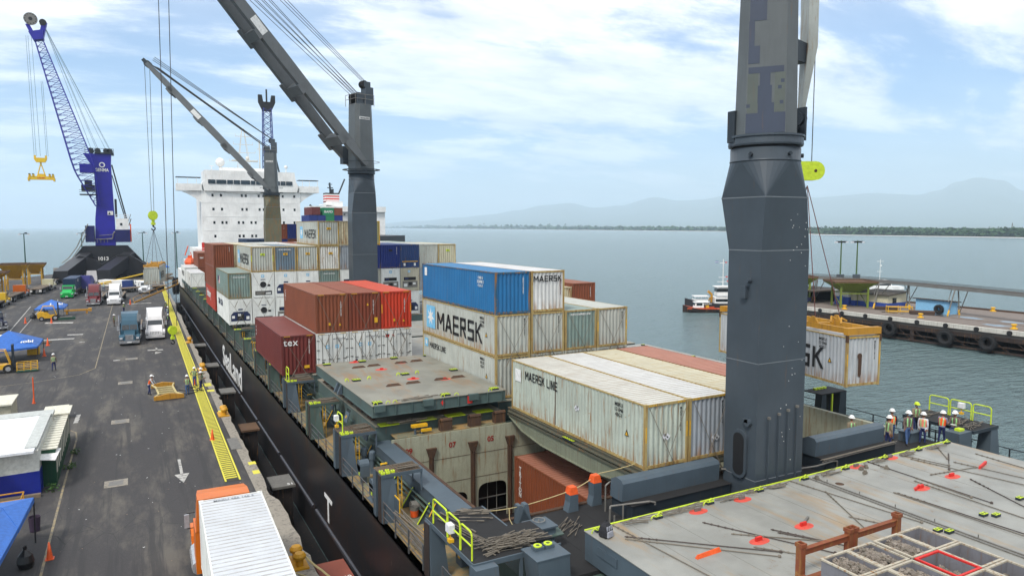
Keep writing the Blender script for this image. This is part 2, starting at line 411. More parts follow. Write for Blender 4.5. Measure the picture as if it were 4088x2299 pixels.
def star(b, cx, cz, r, y, th=.004, m=0, n=7, plane='y'):
    pts = []
    for k in range(2 * n):
        t = PI / 2 + PI * k / n; q = r if k % 2 == 0 else r * .42
        pts.append((cx + q * math.cos(t), cz + q * math.sin(t)))
    b.prism(pts, plane, y, y + th, m)
def logo_square(parent, x, z, s, plane='-y', y=.01, name='logo'):
    """light-blue square carrying a white seven-pointed star"""
    b = MB()
    if plane == '-y':
        b.box(x - s / 2, y, z - s / 2, x + s / 2, y + .004, z + s / 2, 0); star(b, x, z, s * .4, y - .005, .004, 1, plane='y')
    else:
        b.box(y, x - s / 2, z - s / 2, y + .004, x + s / 2, z + s / 2, 0); star(b, x, z, s * .4, y - .005, .004, 1, plane='x')
    return part(name, b, [M_skyblue, M_white], parent)
def haz_label(parent, plane, u, z, s=.17, off=-.004):
    b = MB()
    d = [(u - s, z), (u, z - s), (u + s, z), (u, z + s)]
    d2 = [(u + .06 - 2.2 * s, z + .03), (u + .06 - 1.2 * s, z - s + .03), (u + .06 - .2 * s - .2, z + .03), (u + .06 - 1.2 * s, z + s + .03)]
    ax = 'y' if plane == '-y' else 'x'
    for k, q in enumerate((d, d2)): b.prism(q, ax, off - .003 * k, off + .003 - .003 * k, 0)
    cx = u
    b.prism([(cx - .05, z - .05), (cx + .05, z - .05), (cx + .02, z + .02), (cx - .03, z + .03)], ax, off - .008, off - .004, 1)
    for k in range(4):
        uu = u + .06 - 1.2 * s - .07 + k * .045; b.prism([(uu, z + .02), (uu + .02, z + .02), (uu + .02, z + .15), (uu, z + .15)], ax, off - .008, off - .004, 1)
    return part('hazard_label', b, [M_diam, M_black], parent)
def hatch_marks(parent, h, L, mat):
    """yellow/black height stripes by the top corners of a high-cube"""
    for x0 in (.2, CW - .62):
        b = MB()
        for k in range(5): b.prism([(x0 + .09 * k, h - .1), (x0 + .09 * k + .045, h - .1), (x0 + .09 * k + .075, h - .03), (x0 + .09 * k + .03, h - .03)], 'y', .0, .004, 0)
        part('height_stripes', b, [mat], parent)
def vtext(parent, s, x, z, mat, size=.16, y=.012, name='number'):
    return lettering(s, mat, (x, y, z), '-y', parent, size, name=name, vertical=True, bold=.012)
def reefer_unit(parent, h, kind, mat):
    """refrigeration machinery built into the end wall"""
    W = CW; b = MB()
    b.box(.13, .02, .17, W - .13, .06, h - .12, 0)
    b.box(.2, .006, h * .52, W - .2, .022, h - .2, 0)
    part('front_wall', b, [mat], parent)
    if kind == 'navy':
        u = MB(); z0, z1 = .42, h * .5
        oct_ = [(.2, z0), (W - .2, z0), (W - .2, z1 - .35), (W - .5, z1), (.5, z1), (.2, z1 - .35)]
        u.prism(oct_, 'y', -.002, .018, 0)
        u.box(.85, -.02, z0 + .1, W - .85, -.002, z1 - .3, 1); u.box(.3, -.015, z0 + .3, .6, -.002, z0 + .6, 2); u.box(W - .62, -.015, z0 + .15, W - .3, -.002, z0 + .5, 2)
        u.box(.95, -.035, z0 + .55, 1.25, -.02, z0 + .8, 2)
        part('machinery_recess', u, [M_navy, M_dark, M_white], parent)
        v = MB(); v.prism([(W / 2 - .22, h * .56), (W / 2 + .22, h * .56), (W / 2 + .26, h * .585), (W / 2 + .22, h * .61), (W / 2 - .22, h * .61), (W / 2 - .26, h * .585)], 'y', -.003, .006, 0)
        part('maker_badge', v, [M_navy], parent)
    elif kind == 'fan':
        u = MB(); u.ring([(.001, 0), (.3, 0), (.3, .03), (.34, .03), (.34, -.02)], 0, 0, 20, 0)
        me = u.mesh('fan_guard', [M_dark]); o = link('fan_guard', me, parent, (W * .5, .004, h * .52)); o.rotation_euler = (PI / 2, 0, 0)
        v = MB(); v.box(.35, -.008, .34, W - .3, .018, .78, 0); v.box(.45, -.014, .42, W * .55, -.008, .7, 1); v.box(W * .6, -.014, .42, W - .4, -.008, .6, 2); v.box(W - .75, -.012, 1.3, W - .45, .0, 1.5, 0)
        part('machinery_recess', v, [M_dark, M_steel, M_white], parent)
        v = MB(); v.box(W / 2 - .25, -.003, h * .70, W / 2 + .25, .006, h * .73, 0); part('maker_badge', v, [M_navy], parent)
    else:
        v = MB(); v.box(.25, -.008, .45, W - .25, .018, 1.25, 1); v.box(.4, -.016, .55, .85, -.008, .95, 2); v.box(1.0, -.016, .7, 1.45, -.008, 1.1, 0); v.box(1.6, -.016, .8, 1.95, -.008, 1.05, 2); v.box(.4, -.006, 1.35, W - .45, .018, 1.75, 0); v.box(.55, -.012, 1.42, 1.0, -.006, 1.7, 3)
        part('machinery_recess', v, [M_dark, M_steel, M_white, M_navy], parent)
CONTS = []
def container(label, mats, k=None, y=0, z=0, h=2.896, L=12.192, front='panel', logo=None, extra=None, x=None, rz=0, group='shipping containers on the ship', frame=None, sides='side_panel', small=False):
    body, fr, rf = mats
    if x is None: x = col(k)
    o = thing('shipping_container', label, 'container', (x, y, z), rz, group)
    setmat(link('frame', cmesh('frame', L, h), o), frame or fr)
    setmat(link('side_panel', cmesh(sides, L, h), o), body)
    setmat(link('side_panel', cmesh('far_side_panel', L, h), o), body)
    setmat(link('roof_panel', cmesh('roof_panel', L, h), o), rf)
    setmat(link('floor', cmesh('floor', L, h), o), M_rust)
    setmat(link('end_wall', cmesh('rear_panel', L, h), o), body)
    if front == 'panel': setmat(link('end_panel', cmesh('end_panel', L, h), o), body)
    elif front == 'doors': reefer_doors(o, h, body)
    else: reefer_unit(o, h, front, body)
    if logo: logo_square(o, *logo)
    return o
def reefer_doors(o, h, body, detail=True):
    W = CW
    for s in (0, 1):
        b = MB(); x0 = .14 if s == 0 else W / 2 + .012; x1 = W / 2 - .012 if s == 0 else W - .14
        b.box(x0, .03, .18, x1, .07, h - .13)
        d = part('door', b, [body], o)
        g = MB()
        for x in (x0 + .3, x1 - .28):
            g.tube((x, .005, .14), (x, .005, h - .1), .018, 6)
            g.box(x - .05, -.01, .9, x + .2, .02, .94)
            g.box(x - .04, 0, h - .42, x + .04, .03, h - .38); g.box(x - .04, 0, .4, x + .04, .03, .44)
        part('locking_bar', g, [M_steel], d)
        hg = MB(); xx = x0 if s == 0 else x1
        for z in (.4, .95, 1.6, 2.3): hg.box(xx - .10, .0, z, xx + .10, .03, z + .07)
        part('hinge', hg, [M_steel], d)
        if s == 0: pass
    b = MB(); b.box(W / 2 - .012, .02, .18, W / 2 + .012, .05, h - .13); b.box(.128, .02, .15, .14, .05, h - .1); b.box(W - .14, .02, .15, W - .128, .05, h - .1)
    part('door_gasket', b, [M_black], o)
def rust_post_stickers(o, h, mat=None):
    for x in (.03, CW - .09): b = MB(); b.box(x, -.006, h * .42, x + .055, -.002, h * .66, 0); part('warning_strip', b, [mat or M_yel], o)
def info_block(o, L, h, y=None, mat=None, n=3):
    """id number and size code near the end of the long side"""
    y = 1.9 if y is None else y
    lettering(('MSKU\n13 046\n45G1' if n == 3 else 'MRKU\n05 33\n42G1'), mat or M_black, (.012, y, h - .62), '-x', o, .24, name='number', bold=.012)
    b = MB(); b.prism([(y - .75, h * .42), (y - .45, h * .42), (y - .6, h * .42 + .3)], 'x', .0, .012, 0); b.prism([(y - .69, h * .42 + .03), (y - .51, h * .42 + .03), (y - .6, h * .42 + .21)], 'x', -.004, .0, 1)
    part('warning_label', b, [M_black, M_yel], o)
def endnum(o, s, x, h, mat, size=.17):
    me = text_mesh(s, size, bold=.014, vertical=True).copy(); me.materials.clear(); me.materials.append(mat)
    q = link('number', me, o, (x, .012, h * .58)); q.rotation_euler = (PI / 2, 0, 0)
    zs = [v.co.y for v in me.vertices]; q.location.z = h - .3 - max(zs)
# ------------------------------------------------------------ ship layout helpers
X0, CP = 9.211, 2.505
def col(k): return X0 + CP * k
DZ = 6.0          # main deck
CT = 7.2          # coaming / cross deck level
ROD_N = [0]
def lash(x0, x1, y, z0, z1, label='thin steel lashing rods crossed over a container end', r=.014, both=True):
    """one crossed pair of lashing rods, hooked at the corner castings"""
    b = MB(); b.tube((x0 + .12, y, z1), (x1 - .6, y - .12, z0), r, 6)
    b2 = None
    b.tube((x1 - .12, y, z1), (x0 + .6, y - .15, z0), r, 6)
    for (xa, xb) in ((x0 + .12, x1 - .6), (x1 - .12, x0 + .6)):
        q = Vector((xb, y - .13, z0)); p = Vector((xa, y, z1)); d = (p - q).normalized()
        b.tube(q, q + d * .7, r * 2.4, 6); b.tube(q + d * .95, q + d * 1.05, r * 2, 6)
    return b
def lashpair(x0, x1, y, z0, z1, label):
    return single('lashing_rods', lash(x0, x1, y, z0, z1), [M_rod], label, 'lashing rods', group='crossed lashing rods on container ends')

# ---- water, quay, far pier
def water():
    m, n, l, b = newmat('sea_water')
    v = coords(n, l, True)
    d = n.new('ShaderNodeVectorMath'); d.operation = 'LENGTH'; l.new(v, d.inputs[0])
    a = noisen(n, l, coords(n, l, True, (.35, .95, 1), rad(28)), 1, 5, .6); a2 = noisen(n, l, coords(n, l, True, (.08, .22, 1), rad(20)), 1, 5, .6); a3 = noisen(n, l, coords(n, l, True, (.012, .006, 1)), 1, 4, .5)
    hh = mathn(n, l, 'ADD', mathn(n, l, 'MULTIPLY', a, .5), mathn(n, l, 'MULTIPLY', a2, .5))
    bu = n.new('ShaderNodeBump'); bu.inputs['Distance'].default_value = 4; bu.inputs['Strength'].default_value = 1.0
    l.new(hh, bu.inputs['Height']); l.new(bu.outputs[0], b.inputs['Normal'])
    l.new(mixc(n, l, a3, (.12, .175, .18), (.14, .20, .205)), b.inputs['Base Color'])
    b.inputs['Roughness'].default_value = .18; b.inputs['IOR'].default_value = 1.33
    g = MB(); S = 28000
    g.face([(-S, -400, 0), (S, -400, 0), (S, S, 0), (-S, S, 0)])
    struct('sea_water', g, m)
    g2 = MB(); g2.face([(-S, -400, -6), (S, -400, -6), (S, S, -6), (-S, S, -6)])
water()
def asphalt():
    m, n, l, b = newmat('quay_asphalt')
    v = coords(n, l, True); f = noisen(n, l, v, 14, 6, .8); p = noisen(n, l, v, .16, 6, .6); s = noisen(n, l, coords(n, l, True, (1, .25, 1)), .5, 6, .7)
    c = mixc(n, l, p, (.028, .026, .028), (.044, .041, .040))
    c = mixc(n, l, mathn(n, l, 'MULTIPLY', ramp(n, l, s, .46, .68), 1), c, (.098, .088, .074))
    c = mixc(n, l, mathn(n, l, 'MULTIPLY', ramp(n, l, noisen(n, l, v, .45, 8, .7), .60, .74), .6), c, (.032, .031, .031))
    c = mixc(n, l, mathn(n, l, 'MULTIPLY', ramp(n, l, f, .45, .8), .5), c, (.085, .083, .082))
    tm = noisen(n, l, coords(n, l, True, (1.6, .05, 1)), 1, 5, .7); c = mixc(n, l, mathn(n, l, 'MULTIPLY', ramp(n, l, tm, .50, .62), .8), c, (.028, .027, .028))
    vo = n.new('ShaderNodeTexVoronoi'); vo.feature = 'DISTANCE_TO_EDGE'; l.new(coords(n, l, True, (.16, .09, 1)), vo.inputs[0]); cr = ramp(n, l, vo.outputs['Distance'], .012, .0); c = mixc(n, l, mathn(n, l, 'MULTIPLY', cr, ramp(n, l, p, .45, .6)), c, (.02, .02, .02))
    c = mixc(n, l, ramp(n, l, noisen(n, l, v, 1.3, 9, .8), .70, .76), c, (.02, .02, .02))
    l.new(c, b.inputs['Base Color']); b.inputs['Roughness'].default_value = .85
    bu = n.new('ShaderNodeBump'); bu.inputs['Strength'].default_value = .35; bu.inputs['Distance'].default_value = .02; l.new(f, bu.inputs['Height']); l.new(bu.outputs[0], b.inputs['Normal'])
    return m
def concrete(name, c1, c2, c3, sc=1):
    m, n, l, b = newmat(name)
    v = coords(n, l, True); f = noisen(n, l, v, 6 * sc, 9, .75); p = noisen(n, l, v, .5 * sc, 6, .6)
    c = mixc(n, l, p, c1, c2); c = mixc(n, l, ramp(n, l, f, .48, .66), c, c3)
    l.new(c, b.inputs['Base Color']); b.inputs['Roughness'].default_value = .9
    bu = n.new('ShaderNodeBump'); bu.inputs['Strength'].default_value = .6; bu.inputs['Distance'].default_value = .05; l.new(f, bu.inputs['Height']); l.new(bu.outputs[0], b.inputs['Normal'])
    return m
def hatchmat(name, a, c1, c2, amt):
    m, n, l, b = newmat(name)
    v = coords(n, l, True); st = coords(n, l, True, (.9, .16, 1))
    c = mixc(n, l, ramp(n, l, noisen(n, l, v, .55, 5, .6), .35, .65), a, tuple(x * .78 for x in a))
    c = mixc(n, l, mathn(n, l, 'MULTIPLY', ramp(n, l, noisen(n, l, st, .9, 7, .7), .50, .68), amt), c, c1)
    c = mixc(n, l, mathn(n, l, 'MULTIPLY', ramp(n, l, noisen(n, l, v, 1.1, 9, .78), .60, .70), amt), c, c2)
    c = mixc(n, l, ramp(n, l, noisen(n, l, v, 6, 9, .8), .69, .74), c, (.10, .06, .035))
    l.new(c, b.inputs['Base Color']); b.inputs['Roughness'].default_value = .55
    bu = n.new('ShaderNodeBump'); bu.inputs['Strength'].default_value = .25; bu.inputs['Distance'].default_value = .03; l.new(noisen(n, l, v, .9, 4), bu.inputs['Height']); l.new(bu.outputs[0], b.inputs['Normal'])
    return m
M_asph = asphalt()
M_conc = concrete('old_concrete', (.22, .195, .16), (.30, .275, .23), (.10, .09, .075))
M_pierc = concrete('pier_concrete', (.13, .105, .09), (.19, .155, .13), (.13, .11, .095))
QZ = 3.9
rng = random.Random(3)
edge = []
y = -60.0
while y < 345:
    base = 6.6 if y < 40 else (6.35 if y < 70 else 6.35 + (y - 70) * .0085)
    edge.append((base + rng.uniform(-.12, .10) * (1 if y < 130 else 2), y)); y += rng.uniform(.5, 1.6) if y < 120 else 6
edge.append((8.8, 345))
def ein(y): return 6.05 if y < 60 else 6.05 + (y - 60) * .0095
asp = [(-34, -60)] + [(ein(e[1]) - .35, e[1]) for e in edge] + [(-34, 246)]
g = MB(); n_ = len(asp)
g.prism(asp, 'z', -5, QZ)
struct('quay_pavement', g, M_asph)
g = MB()
cap = [(ein(e[1]) - .35, e[1]) for e in edge][::-1] + edge
pts = cap
for a, b_ in zip(edge, edge[1:]):
    ia, ib = ein(a[1]) - .35, ein(b_[1]) - .35
    z = QZ + .012
    g.face([(ia, a[1], z), (a[0], a[1], z), (b_[0], b_[1], z), (ib, b_[1], z)])
    g.face([(a[0], a[1], z), (a[0] - .1, a[1], 1.6), (b_[0] - .1, b_[1], 1.6), (b_[0], b_[1], z)])
    g.face([(a[0] - .1, a[1], 1.6), (ia, a[1], 1.6), (ib, b_[1], 1.6), (b_[0] - .1, b_[1], 1.6)])
struct('quay_edge', g, M_conc)
# painted markings on the quay, all sheets a few mm thick
def sheet(name, quads, z, mat, th=.004):
    b = MB()
    for q in quads: b.prism(q, 'z', z, z + th)
    return struct(name, b, mat)
def sc_(y): # centre line of the yellow strip
    return 4.72 + max(0, y - 45) * .0090 + (0.004 * max(0, y - 100))
qd = []; yy = 44.5
while yy < 205:
    x = sc_(yy); qd.append([(x - .34, yy), (x + .34, yy), (x + .34, yy + .17), (x - .34, yy + .17)]); yy += .40
for a in range(44, 206, 6):
    for s in (-.42, .38):
        x, x2 = sc_(a) + s, sc_(a + 6) + s; qd.append([(x, a), (x + .1, a), (x2 + .1, a + 6), (x2, a + 6)])
m_, n, l, b_ = newmat('worn_yellow_road_paint')
v = coords(n, l, True); l.new(mixc(n, l, ramp(n, l, noisen(n, l, v, 3, 9, .75), .56, .68), (.62, .56, .06), (.20, .18, .08)), b_.inputs['Base Color']); b_.inputs['Roughness'].default_value = .7
M_ypaint = m_
m_, n, l, b_ = newmat('worn_white_road_paint')
v = coords(n, l, True); l.new(mixc(n, l, ramp(n, l, noisen(n, l, v, 4, 9, .8), .45, .60), (.42, .41, .38), (.13, .125, .12)), b_.inputs['Base Color']); b_.inputs['Roughness'].default_value = .8
M_wpaint = m_
m_, n, l, b_ = newmat('faded_ochre_road_paint')
v = coords(n, l, True); l.new(mixc(n, l, ramp(n, l, noisen(n, l, v, 3, 9, .8), .40, .62), (.27, .215, .12), (.12, .11, .10)), b_.inputs['Base Color']); b_.inputs['Roughness'].default_value = .8
M_opaint = m_
sheet('yellow_walkway_base', [[(sc_(a) - .46, a), (sc_(a) + .5, a), (sc_(a + 6) + .5, a + 6), (sc_(a + 6) - .46, a + 6)] for a in range(44, 206, 6)], QZ + .016, plain('dark_drain_channel', (.06, .055, .04), .9))
sheet('yellow_walkway_bars', qd, QZ + .022, M_ypaint, .03)
def lineq(pts, w): 
    o = []
    for a, b in zip(pts, pts[1:]):
        a, b = Vector(a), Vector(b); d = (b - a).normalized(); p = Vector((-d.y, d.x)) * w / 2
        o.append([tuple(a - p), tuple(b - p), tuple(b + p), tuple(a + p)][::1])
    return o
sheet('lane_line', lineq([(-3.7, 170), (-3.8, 146.2), (-4.0, 87.3), (-5.3, 84.1), (-8.5, 82.3), (-13, 81)], .10), QZ + .004, M_opaint)
sheet('lane_line_far', lineq([(-17.5, 162), (-16.1, 122), (-15.5, 105)], .14) + lineq([(-15.4, 153), (-14.6, 118)], .10) + lineq([(-14.2, 176), (-13.6, 168)], .12), QZ + .004, M_wpaint)
sheet('ochre_curve_line', lineq([(-5.1, 60.9), (-4.6, 61.0), (-4.2, 60.2), (-4.05, 58.4), (-4.1, 48.1), (-4.1, 41.8), (-4.08, 24)], .11), QZ + .004, M_opaint)
sheet('white_marks', [[(-8.5, 116), (-6.6, 115.6), (-6.6, 116.6), (-8.5, 117)], [(-11.4, 112), (-7.4, 111.7), (-7.4, 112.7), (-11.4, 113)], [(-12.6, 132), (-8.7, 130.4), (-8.7, 132), (-12.6, 133.6)], [(-6.6, 108), (-6.0, 108), (-6.0, 108.4), (-6.6, 108.4)],
    [(-4.55, 63.2), (-4.25, 63.2), (-4.2, 66), (-4.5, 66)], [(-2.4, 91), (-1.7, 91), (-1.7, 91.6), (-2.4, 91.6)], [(-1.2, 157.5), (3.0, 157.5), (3.0, 158.6), (-1.2, 158.6)]], QZ + .005, M_wpaint)
sheet('white_arrow_mark', [[(2.05, 46.8), (2.22, 46.8), (2.22, 49.9), (2.05, 49.9)], [(1.72, 46.8), (2.13, 45.1), (2.55, 46.8)]], QZ + .005, M_wpaint)
sheet('white_arrow_mark', [[(2.1, 96.4), (2.3, 96.4), (2.3, 98.4), (2.1, 98.4)], [(1.2, 96.6), (2.9, 96.2), (2.9, 97), (1.2, 97.4)], [(1.9, 93.6), (2.7, 94.8), (2.0, 95.2)]], QZ + .005, M_wpaint)
for (x, y) in ((-1.35, 62.0), (-1.4, 46.9), (-1.1, 77.5), (-.55, 91.5)):
    b = MB(); b.box(-.62, -.62, QZ + .002, .62, .62, QZ + .02, 0); b.box(-.38, -.40, QZ + .02, .38, .40, QZ + .03, 1)
    single('drain_cover', b, [M_conc, M_steel], 'grey steel drain cover in a concrete square, %s' % {62.0: 'beside the white hut', 46.9: 'nearest the camera on the quay', 77.5: 'farthest-out one left of the workers', 91.5: 'behind the workers on open asphalt'}[y], 'drain cover', (x, y, 0), group='drain covers in the quay')
# ------------------------------------------------------------ the ship
SHIP = thing('cargo_ship', 'long black-hulled container ship moored along the quay with white bridge block', 'ship', (9.15, 0, 0))
def sp(name, mb, mats, label=None, smooth=False, parent=None):
    o = part(name, mb, mats, None, smooth=smooth, label=label); o.parent = parent or SHIP
    o.location = (-9.15, 0, 0) if parent is None else (0, 0, 0); return o
XL, XR = 9.15, 41.5
m_, n, l, b_ = newmat('black_hull_paint')
v = coords(n, l, True); vs = coords(n, l, True, (2, 2, .25))
c = mixc(n, l, ramp(n, l, noisen(n, l, v, .35, 6, .65), .45, .7), (.012, .012, .014), (.028, .015, .011))
c = mixc(n, l, mathn(n, l, 'MULTIPLY', ramp(n, l, noisen(n, l, vs, 2.4, 7, .7), .55, .72), .6), c, (.10, .045, .02))
c = mixc(n, l, ramp(n, l, noisen(n, l, vs, 3.5, 7, .75), .655, .70), c, (.30, .25, .20))
l.new(c, b_.inputs['Base Color']); b_.inputs['Roughness'].default_value = .42
M_hull = m_
m_, n, l, b_ = newmat('ochre_rusted_deck')
v = coords(n, l, True)
c = mixc(n, l, ramp(n, l, noisen(n, l, v, .9, 8, .7), .38, .62), (.29, .18, .065), (.13, .14, .095))
c = mixc(n, l, ramp(n, l, noisen(n, l, v, 5, 8, .75), .52, .66), c, (.28, .18, .08))
l.new(c, b_.inputs['Base Color']); b_.inputs['Roughness'].default_value = .85
M_deck = m_
g = MB()
g.prism([(XL, -30), (XL, 176), (10.6, 192), (14, 204), (20, 214), (30, 214), (37, 204), (40.4, 192), (XR, 176), (XR, -30)], 'z', -3, 2.0, 0)
g.box(XL, -30, 2.0, XL + .25, 176, DZ, 0); g.box(XR - .25, -30, 2.0, XR, 176, DZ, 0)
g.prism([(XL, 176), (10.6, 192), (14, 204), (20, 214), (30, 214), (37, 204), (40.4, 192), (XR, 176)], 'z', 2.0, DZ + .6, 0)
sp('hull', g, M_hull)
g = MB()
for a, b in zip((-20, 42.4, 53.8, 64.2, 75.2, 93.4, 112.7), (42.3, 53.7, 64.1, 75.1, 93.3, 112.6, 170)): g.tube((XL - .03, a, 2.05), (XL - .03, b - .6, 2.05), .13, 8)
sp('rubbing_bar', g, paint('worn_bar', (.05, .05, .06), .3, .35))
g = MB(); g.box(XL, -30, DZ - .1, 11.95, 176, DZ); g.box(37.7, -30, DZ - .1, XR, 176, DZ)
sp('main_deck', g, M_deck)
g = MB()   # solid blocks under the hatches, hold of the open bay left free
g.box(11.25, -30, 2, 39.2, 22.0, CT - .15); g.box(11.25, 40.0, 2, 39.2, 176, CT); g.box(11.25, 36.02, 4.4, 39.2, 40.0, CT)
sp('coaming_block', g, M_greyg)
g = MB()   # cross deck between the hold and the near hatch, coated black
g.box(12.6, 19.2, CT - .14, 38.5, 24.3, CT)
for x in range(14, 38, 2): g.box(x, 19.25, CT, x + .02, 24.28, CT + .006, 0)
sp('cross_deck', g, M_blackgrate)
g = MB(); g.box(11.95, 24.3, CT - .9, 38, 24.42, CT + .02); g.box(12.6, 24.24, CT, 37.7, 24.42, CT + .06)
sp('hatch_lip', g, M_rust)
g = MB()   # longitudinal coaming beam, port side of the hold
g.box(11.2, 22.5, 6.55, 11.95, 36.6, 7.28); g.box(11.12, 22.5, 7.28, 12.05, 36.6, 7.34)
sp('hatch_coaming', g, M_grey)
g = MB(); g.box(12.05, 24.0, 7.26, 12.2, 36.0, 7.36)
sp('coaming_edge', g, M_rust)
for k, y in enumerate((34.4, 32.6, 30.4, 28.3, 26.3)):
    g = MB(); g.hexa([(10.5, y, DZ), (11.2, y, DZ), (11.2, y + .05, DZ), (10.5, y + .05, DZ)], [(11.1, y, 6.9), (11.2, y, 6.9), (11.2, y + .05, 6.9), (11.1, y + .05, 6.9)])
    g.tube((10.5, y - .02, DZ), (11.1, y - .02, 6.9), .03, 6, 1)
    sp('coaming_bracket', g, [M_grey, M_lime])
# far bulkhead of the hold, with arched openings at its foot, cell guides and numbers
M_hold = paint('pale_green_hold_paint', (.36, .365, .28), .48, .6, .6)
g = MB(); yb = 35.9
def arch(x0, x1, zt, r=.5):
    return [(x0, -2), (x0, zt - r)] + [(x0 + r - r * math.cos(t), zt - r + r * math.sin(t)) for t in (PI / 8, PI / 4, 3 * PI / 8, PI / 2)] + [(x1 - r + r * math.cos(t), zt - r + r * math.sin(t)) for t in (PI / 2, 3 * PI / 8, PI / 4, PI / 8)] + [(x1, zt - r), (x1, -2)]
prev = 11.95
for (x0, x1, zt) in ((15.0, 16.45, 3.9), (17.1, 19.0, 4.15), (19.8, 21.6, 4.1)):
    g.box(prev, yb, -2, x0, yb + .1, zt + .001)
    a = arch(x0, x1, zt); top = a[1:-1]
    g.prism([(x0, zt + .001)] + top[1:4] + [(x0 + .5, zt)] if False else [(x0, zt - .5), (x0, zt), (x0 + .5, zt), (x0 + .3, zt - .04), (x0 + .14, zt - .14), (x0 + .04, zt - .3)], 'y', yb, yb + .1)
    g.prism([(x1, zt - .5), (x1, zt), (x1 - .5, zt), (x1 - .3, zt - .04), (x1 - .14, zt - .14), (x1 - .04, zt - .3)], 'y', yb, yb + .1)
    prev = x1
g.box(prev, yb, -2, 38, yb + .1, 4.151); g.box(11.95, yb, 4.151, 38, yb + .1, CT + .3); g.box(15, yb + .002, 3.9, 16.45, yb + .1, 4.151)
sp('hold_bulkhead', g, M_hold)
g = MB(); g.box(11.97, 24.4, -2, 12.05, 35.9, 7.2); g.box(37.6, 24.4, -2, 37.9, 36, 7.55); g.box(12.0, 24.42, -2, 38, 24.5, 7.0)
sp('hold_side', g, M_hold)
g = MB(); g.box(11.95, 24.4, -2.1, 38, 36, -1.9); sp('hold_floor', g, M_rust)
g = MB()
for z in (6.0, 4.6): g.box(12.05, yb - .015, z, 37.5, yb - .001, z + .02)
sp('bulkhead_seam', g, M_rust)
for x in (14.2, 16.75, 19.15, 21.7, 24.2):
    g = MB(); g.box(x - .13, yb - .12, -1.9, x + .13, yb - .002, 6.4); g.hexa([(x - .13, yb - .16, 6.2), (x + .13, yb - .16, 6.2), (x + .13, yb - .003, 6.2), (x - .13, yb - .003, 6.2)], [(x - .3, yb - .2, 6.75), (x + .3, yb - .2, 6.75), (x + .3, yb - .003, 6.75), (x - .3, yb - .003, 6.75)])
    g.box(x - .02, yb - .17, -1.9, x + .02, yb - .12, 6.2)
    sp('cell_guide', g, M_rust)
M_num = plain('dark_red_lettering', (.30, .03, .02), .7)
for s, x in (('09', 12.9), ('07', 15.5), ('05', 17.9)): lettering(s, M_num, (x - 9.15, yb - .02, 6.75), '-y', SHIP, .42, name='bay_number', bold=.03)
lettering('05', M_num, (37.58 - 9.15, 27.2, 6.6), '-x', SHIP, .4, name='bay_number', bold=.03)
# rails and rows of boxes seen through the arches
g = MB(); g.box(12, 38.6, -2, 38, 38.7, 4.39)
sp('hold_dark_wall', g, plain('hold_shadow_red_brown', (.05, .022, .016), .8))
g = MB()
for z in (1.5, 2.3, 3.1): g.tube((16.9, 36.3, z), (19.2, 36.3, z), .03, 6)
for x in (17.3, 17.9, 18.5): g.tube((x, 36.3, -1), (x, 36.3, 4), .025, 6)
sp('hold_guard_rail', g, M_steel)
# deck over bay-end strip, between hold and stacked covers, with rollers and sockets
g = MB(); g.box(12.2, 35.98, CT + .31, 19.0, 36.9, CT + .36); sp('bay_end_deck', g, M_deck)
for x in (15.2, 17.0, 18.6): g = MB(); g.box(x - .35, 36.0, 6.9, x + .35, 36.35, 8.15, 0); g.tube((x - .35, 36.1, 8.15), (x + .35, 36.1, 8.15), .13, 8); sp('guide_horn', g, M_rust)
for x in (11.3, 12.6): pass
for x in (12.1, 14.3, 16.1, 17.9): 
    g = MB(); g.box(x - .55, 36.6, 8.12, x + .55, 37.2, 8.17); sp('yellow_socket_plate', g, M_lime)
g = MB()
for x in (13.4, 13.8): g.tube((x, 36.2, 7.5), (x, 36.2, 7.95), .07, 8, 1)
g.box(13.2, 36.1, 7.95, 14.1, 36.35, 8.1, 0); g.box(13.7, 36.0, 7.7, 14.3, 36.1, 7.85, 0)
sp('valve_stand', g, [M_yel, M_grey])

